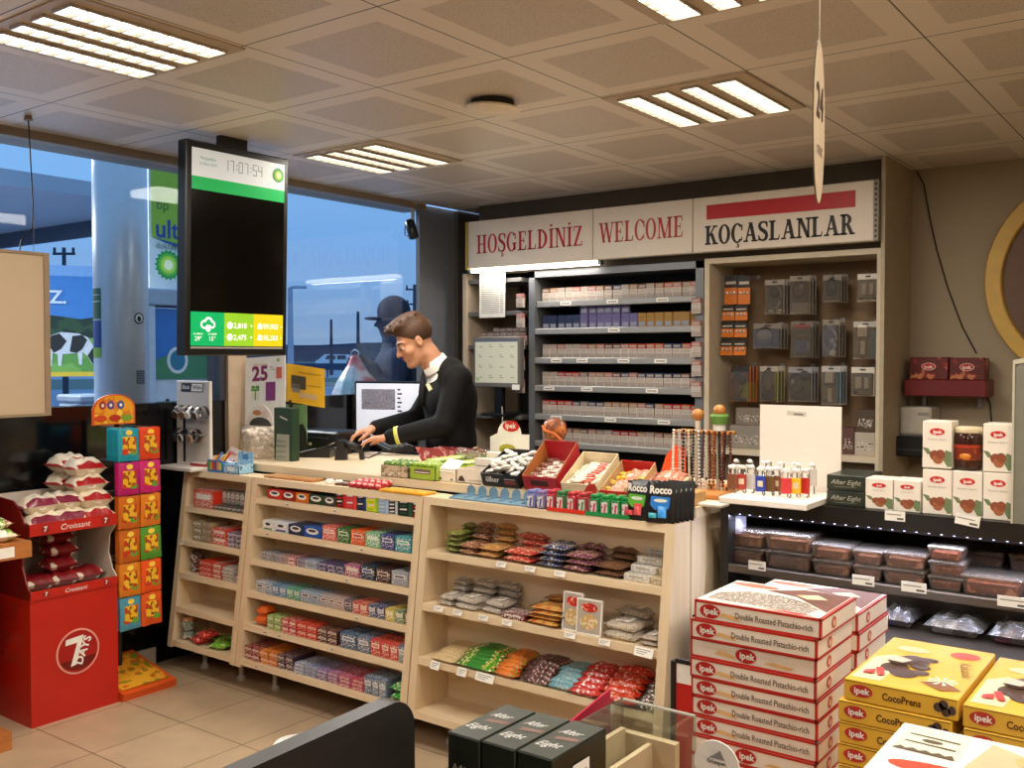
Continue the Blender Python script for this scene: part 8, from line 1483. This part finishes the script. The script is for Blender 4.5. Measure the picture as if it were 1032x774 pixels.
def coco(w,d,h):
 b=MB();b.cbox(0,0,0,w,d,h,YC,.002);b.quad((.002,-.0006,h-.004),(w-.002,-.0006,h-.004),(w-.002,-.0006,h-.002),(.002,-.0006,h-.002),mat('#7a5a14',.5))
 b.disc((w*.16,-.001,h*.52),w*.105,h*.3,mat('#b8302a',.4),n=20);b.text('ipek',h*.3,WHITE,(w*.17,-.0016,h*.4),bold=.03);b.text('CocoPrens',h*.34,mat('#5a3a14',.5,var=0),(w*.52,-.001,h*.32),bold=.03,w=w*.34)
 for x,z,r_ in((.84,.5,.045),(.9,.35,.04),(.88,.65,.04),(.95,.45,.035)):b.disc((w*x,-.0012,h*z),w*r_,h*.22,mat('#4a3a34',.5,var=.3,scale=90),n=10)
 tz=h+.0006;CH=mat('#4a3428',.4,var=.25,scale=30);n2=0
 b.poly([(w*.04,d*.06,tz),(w*.3,d*.06,tz),(w*.34,d*.5,tz),(w*.2,d*.62,tz),(w*.04,d*.5,tz)],mat('#e4d4a8',.5))
 for x,y_,rx,ry in((.3,.36,.13,.10),(.42,.28,.13,.09),(.54,.33,.09,.05),(.5,.44,.1,.05),(.46,.52,.1,.045),(.52,.6,.09,.04),(.38,.58,.1,.06),(.3,.5,.12,.09)):n2+=1;b.disc((w*x,d*y_,tz+.0003*n2),w*rx,d*ry,CH,ux=(1,0,0),uy=(0,1,0),n=16)
 b.poly([(w*.16,d*.46,tz+.004),(w*.34,d*.44,tz+.004),(w*.4,d*.52,tz+.004),(w*.24,d*.57,tz+.004)],mat('#c8b8a8',.5));b.disc((w*.3,d*.78,tz+.0004),w*.15,d*.06,mat('#d8c090',.5),ux=(1,0,0),uy=(0,1,0));b.disc((w*.78,d*.82,tz+.0004),w*.14,d*.075,mat('#c8482a',.45),ux=(1,0,0),uy=(0,1,0));b.poly([(w*.6,d*.18,tz+.0004),(w*.82,d*.08,tz+.0004),(w*.98,d*.14,tz+.0004),(w*.8,d*.26,tz+.0004)],mat('#8a5a34',.5))
 for k in range(9):a_=k*.7;b.poly([(w*.78,d*.24,tz+.002),(w*(.78+.14*math.cos(a_)),d*(.24+.08*math.sin(a_)),tz+.002),(w*(.78+.12*math.cos(a_+.3)),d*(.24+.07*math.sin(a_+.3)),tz+.002)],mat('#f0e8d4',.5))
 b.poly([(w*.1,d*.14,tz+.003),(w*.2,d*.16,tz+.003),(w*.18,d*.24,tz+.003),(w*.1,d*.2,tz+.003)],mat('#c8403a',.45));b.poly([(w*.24,d*.14,tz+.003),(w*.3,d*.16,tz+.003),(w*.22,d*.3,tz+.003),(w*.16,d*.28,tz+.003)],mat('#c8403a',.45))
 b.text('Kakaolu',d*.065,mat('#7a5a1c',.5,var=0),(w*.84,d*.52,tz+.0006),ux=(.25,-1,0),uy=(1,.25,0));return b.mesh('cocoa_box')
cw,cd,chh=.218,.362,.043;cx0=-.634;cy0=2.0;ztc=.893
for k in range(10):
 z=ztc-.0445*(k+1);solo('cocoa_box',cached('co',lambda:coco(cw,cd,chh)),'yellow cocoa wafer box, %s of the left yellow stack'%NUM[k],'cocoa box',(cx0-(.0 if k==0 else .008+.002*(k%2)),cy0-(.0 if k==0 else .004),z),0,'yellow boxes, left stack')
for k in range(10):
 z=ztc-.006-.0445*(k+1);solo('cocoa_box',cached('co',lambda:coco(cw,cd,chh)),'yellow cocoa wafer box, %s of the right yellow stack'%NUM[k],'cocoa box',(cx0+cw+.008+.002*(k%3),cy0-.002*(k%2),z),0,'yellow boxes, right stack')
def biscuit(w,d,h):
 b=MB();b.cbox(0,0,0,w,d,h,mat('#efe8dc',.4),.002);tz=h+.0006;b.poly([(w*.04,d*.52,tz),(w*.34,d*.5,tz),(w*.34,d*.96,tz),(w*.04,d*.96,tz)],mat('#e6ddc4',.5));DB2=mat('#5a4a34',.5)
 for z_ in(.66,.8):b.poly([(w*.07,d*z_,tz+.0004),(w*.31,d*(z_-.02),tz+.0004),(w*.31,d*(z_+.01),tz+.0004),(w*.07,d*(z_+.02),tz+.0004)],DB2)
 b.poly([(w*.04,d*.5,tz+.0004)]+[(w*(.04+.03*i),d*(.56 if i%2 else .53),tz+.0004)for i in range(1,10)]+[(w*.33,d*.49,tz+.0004)],DB2);b.disc((w*.19,d*.73,tz+.0006),w*.05,d*.03,DB2,ux=(1,0,0),uy=(0,1,0))
 b.disc((w*.33,d*.26,tz+.0004),w*.26,d*.1,mat('#cc4426',.45),ux=(1,0,0),uy=(0,1,0));b.poly([(w*.38,d*.42,tz+.0004),(w*.58,d*.34,tz+.0004),(w*.62,d*.8,tz+.0004),(w*.44,d*.92,tz+.0004)],mat('#cdb48e',.5))
 for x,y_,r_,c_ in((.72,.72,.16,'#d8b478'),(.76,.8,.1,'#b88a4a'),(.9,.5,.12,'#e0c48a'),(.9,.52,.08,'#c89a54')):b.disc((w*x,d*y_,tz+.0006+.0004*x),w*r_,d*r_*.8,mat(c_,.5,var=.15,scale=30),ux=(1,0,0),uy=(0,1,0))
 b.text('ipek',h*.4,RED,(w*.2,-.001,h*.3));return b.mesh('biscuit_box')
bz=.935;q=at(911,727,Z=bz);
for k in range(10):solo('biscuit_box',cached('bi',lambda:biscuit(.32,.24,.05)),'white biscuit box with cookie pictures at the lower right corner, %s'%NUM[k],'biscuit box',(q.x,q.y-.24,bz-.051*(k+1)),0,'white biscuit boxes')
KZ=.70
t=thing('low_display_case','low display case with clear panes and beige bins at the bottom centre','display case',(0,0,0));CLR=clear('#e6ece6',.06,.03,.05,'perspex');b=MB()
xg0,xg1=at(627,703,Y=1.9).x,at(702,722,Y=1.9).x;b.cbox(xg0-.04,1.62,0,-.6,1.9,.46,mat('#8a1f4a',.5),.004);b.build('plinth',t)
zg=at(650,708,Y=1.9).z;b=MB();b.box(xg0,1.894,.46,xg1,1.9,zg,CLR);b.build('back_pane',t)
b=MB();b.box(xg0,1.62,.46,xg0+.005,1.9,zg,CLR);b.build('side_pane',t)
b=MB();b.box(xg0+.005,1.892,zg-.004,xg1,1.9,zg,mat('#c8c4ba',.2));b.build('pane_edge',t)
bm_=mat('#b9a984',.6);x0,x1=xg0+.02,xg1-.03;zr=zg-.05;b=MB();tk=.012
b.box(x0,1.86,.46,x1,1.88,zr-.01,bm_);b.box(x0,1.64,.46,x0+tk,1.86,zr,bm_);b.box((x0+x1)/2,1.64,.46,(x0+x1)/2+tk,1.86,zr-.02,bm_);b.box(x0,1.64,.46,x1,1.86,.5,bm_);b.build('bin',t)
b=MB();b.prism([(1.62,.5),(1.9,.5),(1.9,zg+.012),(1.62,zg-.03)],'X',xg0-.035,xg0-.03,mat('#b01f3f',.3));b.build('red_side_sheet',t,label='glossy red side sheet')
b=MB();b.pillow(.14,.12,.12,mat('#d81f6a',.35),seed=3,wr=.4);p=at(690,764,Y=1.72);solo('pink_bag',b,'bright pink bag inside the low display case','bag',(p.x-.02,1.73,.501),R(30))
p=at(722,771,Y=1.72);t=thing('round_tag','white round card tag with a small grey emblem before the baklava stack','tag',(p.x,1.72,0));zc=p.z;r_=23/F*2.0;b=MB();b.prism([(r_*math.cos(R(a_)),zc+r_*math.sin(R(a_)))for a_ in range(0,360,12)],'Y',0,.003,WHITE);b.build('disc',t)
b=MB();b.tube([(0,.006,zc-r_),(0,.006,.46)],.004,mat('#cfc8bc',.4));b.build('stem',t);b=MB();GRT=mat('#8a8a8a',.5,var=0);b.poly([(-.016,-.001,zc+.012),(-.004,-.001,zc+.02),(.008,-.001,zc+.03),(.014,-.001,zc+.018),(.018,-.001,zc+.012)],GRT);b.build('emblem',t);b=MB();b.text('Gözepet',.008,INK,(0,-.0012,zc+.002),bold=.02);b.build('emblem_lettering',t)
MZ=.85;mc=[at(451,737.5,Z=MZ),at(480.7,749,Z=MZ),at(519,764,Z=MZ),at(557,779,Z=MZ)]
MG=mat('#1c221c',.25,var=.2,scale=14);MT=mat('#3f443c',.3,var=.12,scale=10);yb_=at(508,709,Z=MZ).y;y0=mc[0].y;dd=yb_-y0
for k in range(3):
 x0=mc[0].x+k*.0775;w=.0755;t=thing('mint_box','black mint box with white script lettering, %s of the three in the foreground'%('left','middle','right')[k],'mint box',(x0,y0+.004*k,.66),0,'black mint boxes in the foreground');h=MZ-.66;b=MB();b.cbox(0,0,0,w,dd,h,MG,.002);b.build('carton',t)
 b=MB();b.quad((.003,.003,h+.0006),(w-.003,.003,h+.0006),(w-.003,dd-.003,h+.0006),(.003,dd-.003,h+.0006),MT);b.build('lid_print',t,label='grey-green glossy lid')
 b=MB();b.text('After',.022,mat('#e4e2dc',.4,var=0),(w*.46,dd*.62,h+.0014),ux=(1,.12,0),uy=(-.12,1,0),shear=.45,w=.042);b.build('lettering',t);b=MB();b.text('Eight',.022,mat('#e4e2dc',.4,var=0),(w*.42,dd*.24,h+.0014),ux=(1,.12,0),uy=(-.12,1,0),shear=.45,w=.046);b.build('lettering',t)
 b=MB();b.quad((w*.3,dd*.45,h+.0012),(w*.9,dd*.5,h+.0012),(w*.9,dd*.58,h+.0012),(w*.3,dd*.53,h+.0012),mat('#7a5a50',.4));b.build('foil_strip',t)
 b=MB();b.text('Mint',.022,mat('#8a8a84',.5,var=0),(w/2,-.001,h-.075),shear=.3);b.poly([(w*.12,-.0008,h-.07),(w*.2,-.0008,h-.06),(w*.88,-.0008,h-.085),(w*.9,-.0008,h-.08)],mat('#6a6a64',.5,var=0));b.build('front_lettering',t)
b=MB();xr=mc[0].x+3*.0775;pz_=.79;b.quad((0,0,0),(0,.055,0),(0,.055,.1),(0,0,.1),PAPER)
for k in range(6):b.quad((.0006,.008,.015+k*.013),(.0006,.046,.015+k*.013),(.0006,.046,.019+k*.013),(.0006,.008,.019+k*.013),CWG)
solo('paper_label',b,'white printed paper label on the side of the right black mint box','paper label',(xr+.0005,y0+.07,.72))
t=thing('red_plinth','dark red glossy box under the black mint boxes','plinth',(0,0,0));b=MB();b.cbox(mc[0].x-.004,y0-.01,0,xr+.02,y0+dd+.012,.66,mat('#7a1430',.3),.004);b.build('box',t);b=MB();b.box(mc[0].x-.006,y0-.012,.6,xr+.022,y0-.01,.64,mat('#c83a5a',.4));b.build('edge_band',t)
yq=1.02;pl,pr=at(237,774,Y=yq),at(421,725,Y=yq)
A_,B_=at(243,772,Z=.93),at(388,707,Z=.93)
dirv=(B_-A_).normalized();nrm2=Vector((-dirv.y,dirv.x,0));t=thing('black_end_panel','black panel with a rounded top corner at the bottom left of centre','panel',(A_.x,A_.y,0),rz=math.atan2(dirv.y,dirv.x));Ln=(B_-A_).length
E_pt=at(421,735,Y=B_.y+.0)
rc=.062;outl=[(-.8,0),(Ln+rc,0),(Ln+rc,.93-rc)]+[(Ln+rc*math.sin(R(a_)),.93-rc+rc*math.cos(R(a_)))for a_ in range(80,-1,-10)]+[(-.8,.93)]
b=MB();b.prism(outl,'Y',-.018,.018,wood('#1c1917','#131110','X',8,.5),mat('#2c2927',.45));b.build('board',t)
b=MB();tr_=[(x,z)for x,z in outl[2:]]
for i in range(len(tr_)-1):b.quad((tr_[i][0],-.0185,tr_[i][1]),(tr_[i+1][0],-.0185,tr_[i+1][1]),(tr_[i+1][0]*1.0,.0185,tr_[i+1][1]+.0006),(tr_[i][0],.0185,tr_[i][1]+.0006),mat('#3a3633',.4))
b.build('edge_band',t)
for k,(u,v)in enumerate(((298,742),(332,731))):
 p=at(u,v+4,Z=.62);b=MB();b.lathe([(.03,0),(.05,.004),(.056,.012),(.05,.02),(.035,.024),(.01,.025)],mat('#e6e2d8',.3),n=26);b.lathe([(.035,.0245),(.03,.027),(.0,.0275)],mat('#cfcabf',.3),n=20,cap=False)
 t=thing('jar_lid','%s white round jar lid peeping over the black panel'%('left' if k==0 else 'right'),'lid',(p.x,p.y,.596));b.build('lid',t,True);b2=MB();b2.lathe([(.045,-.596),(.045,-.02),(.04,0)],mat('#8a8070',.3),n=20);b2.build('jar_body',t,True)
yq=2.5;x0,x1=at(681,690,Y=yq).x,at(703,690,Y=yq).x;z1=at(690,668,Y=yq).z;t=thing('red_board','red board with white top and black edge left of the baklava stack','board',(x0,yq,0));b=MB();b.box(0,0,.02,x1-x0+.05,.01,z1,RED);b.build('sheet',t);b=MB();b.box(.004,-.002,z1-.06,x1-x0+.05,0,z1-.004,PAPER);b.build('white_top',t);b=MB();b.box(-.014,-.004,0,0,.014,z1,BLACK);b.box(0,-.004,z1-.004,x1-x0+.05,.014,z1+.008,BLACK);b.box(0,-.004,0,x1-x0+.05,.014,.02,BLACK);b.build('frame',t)
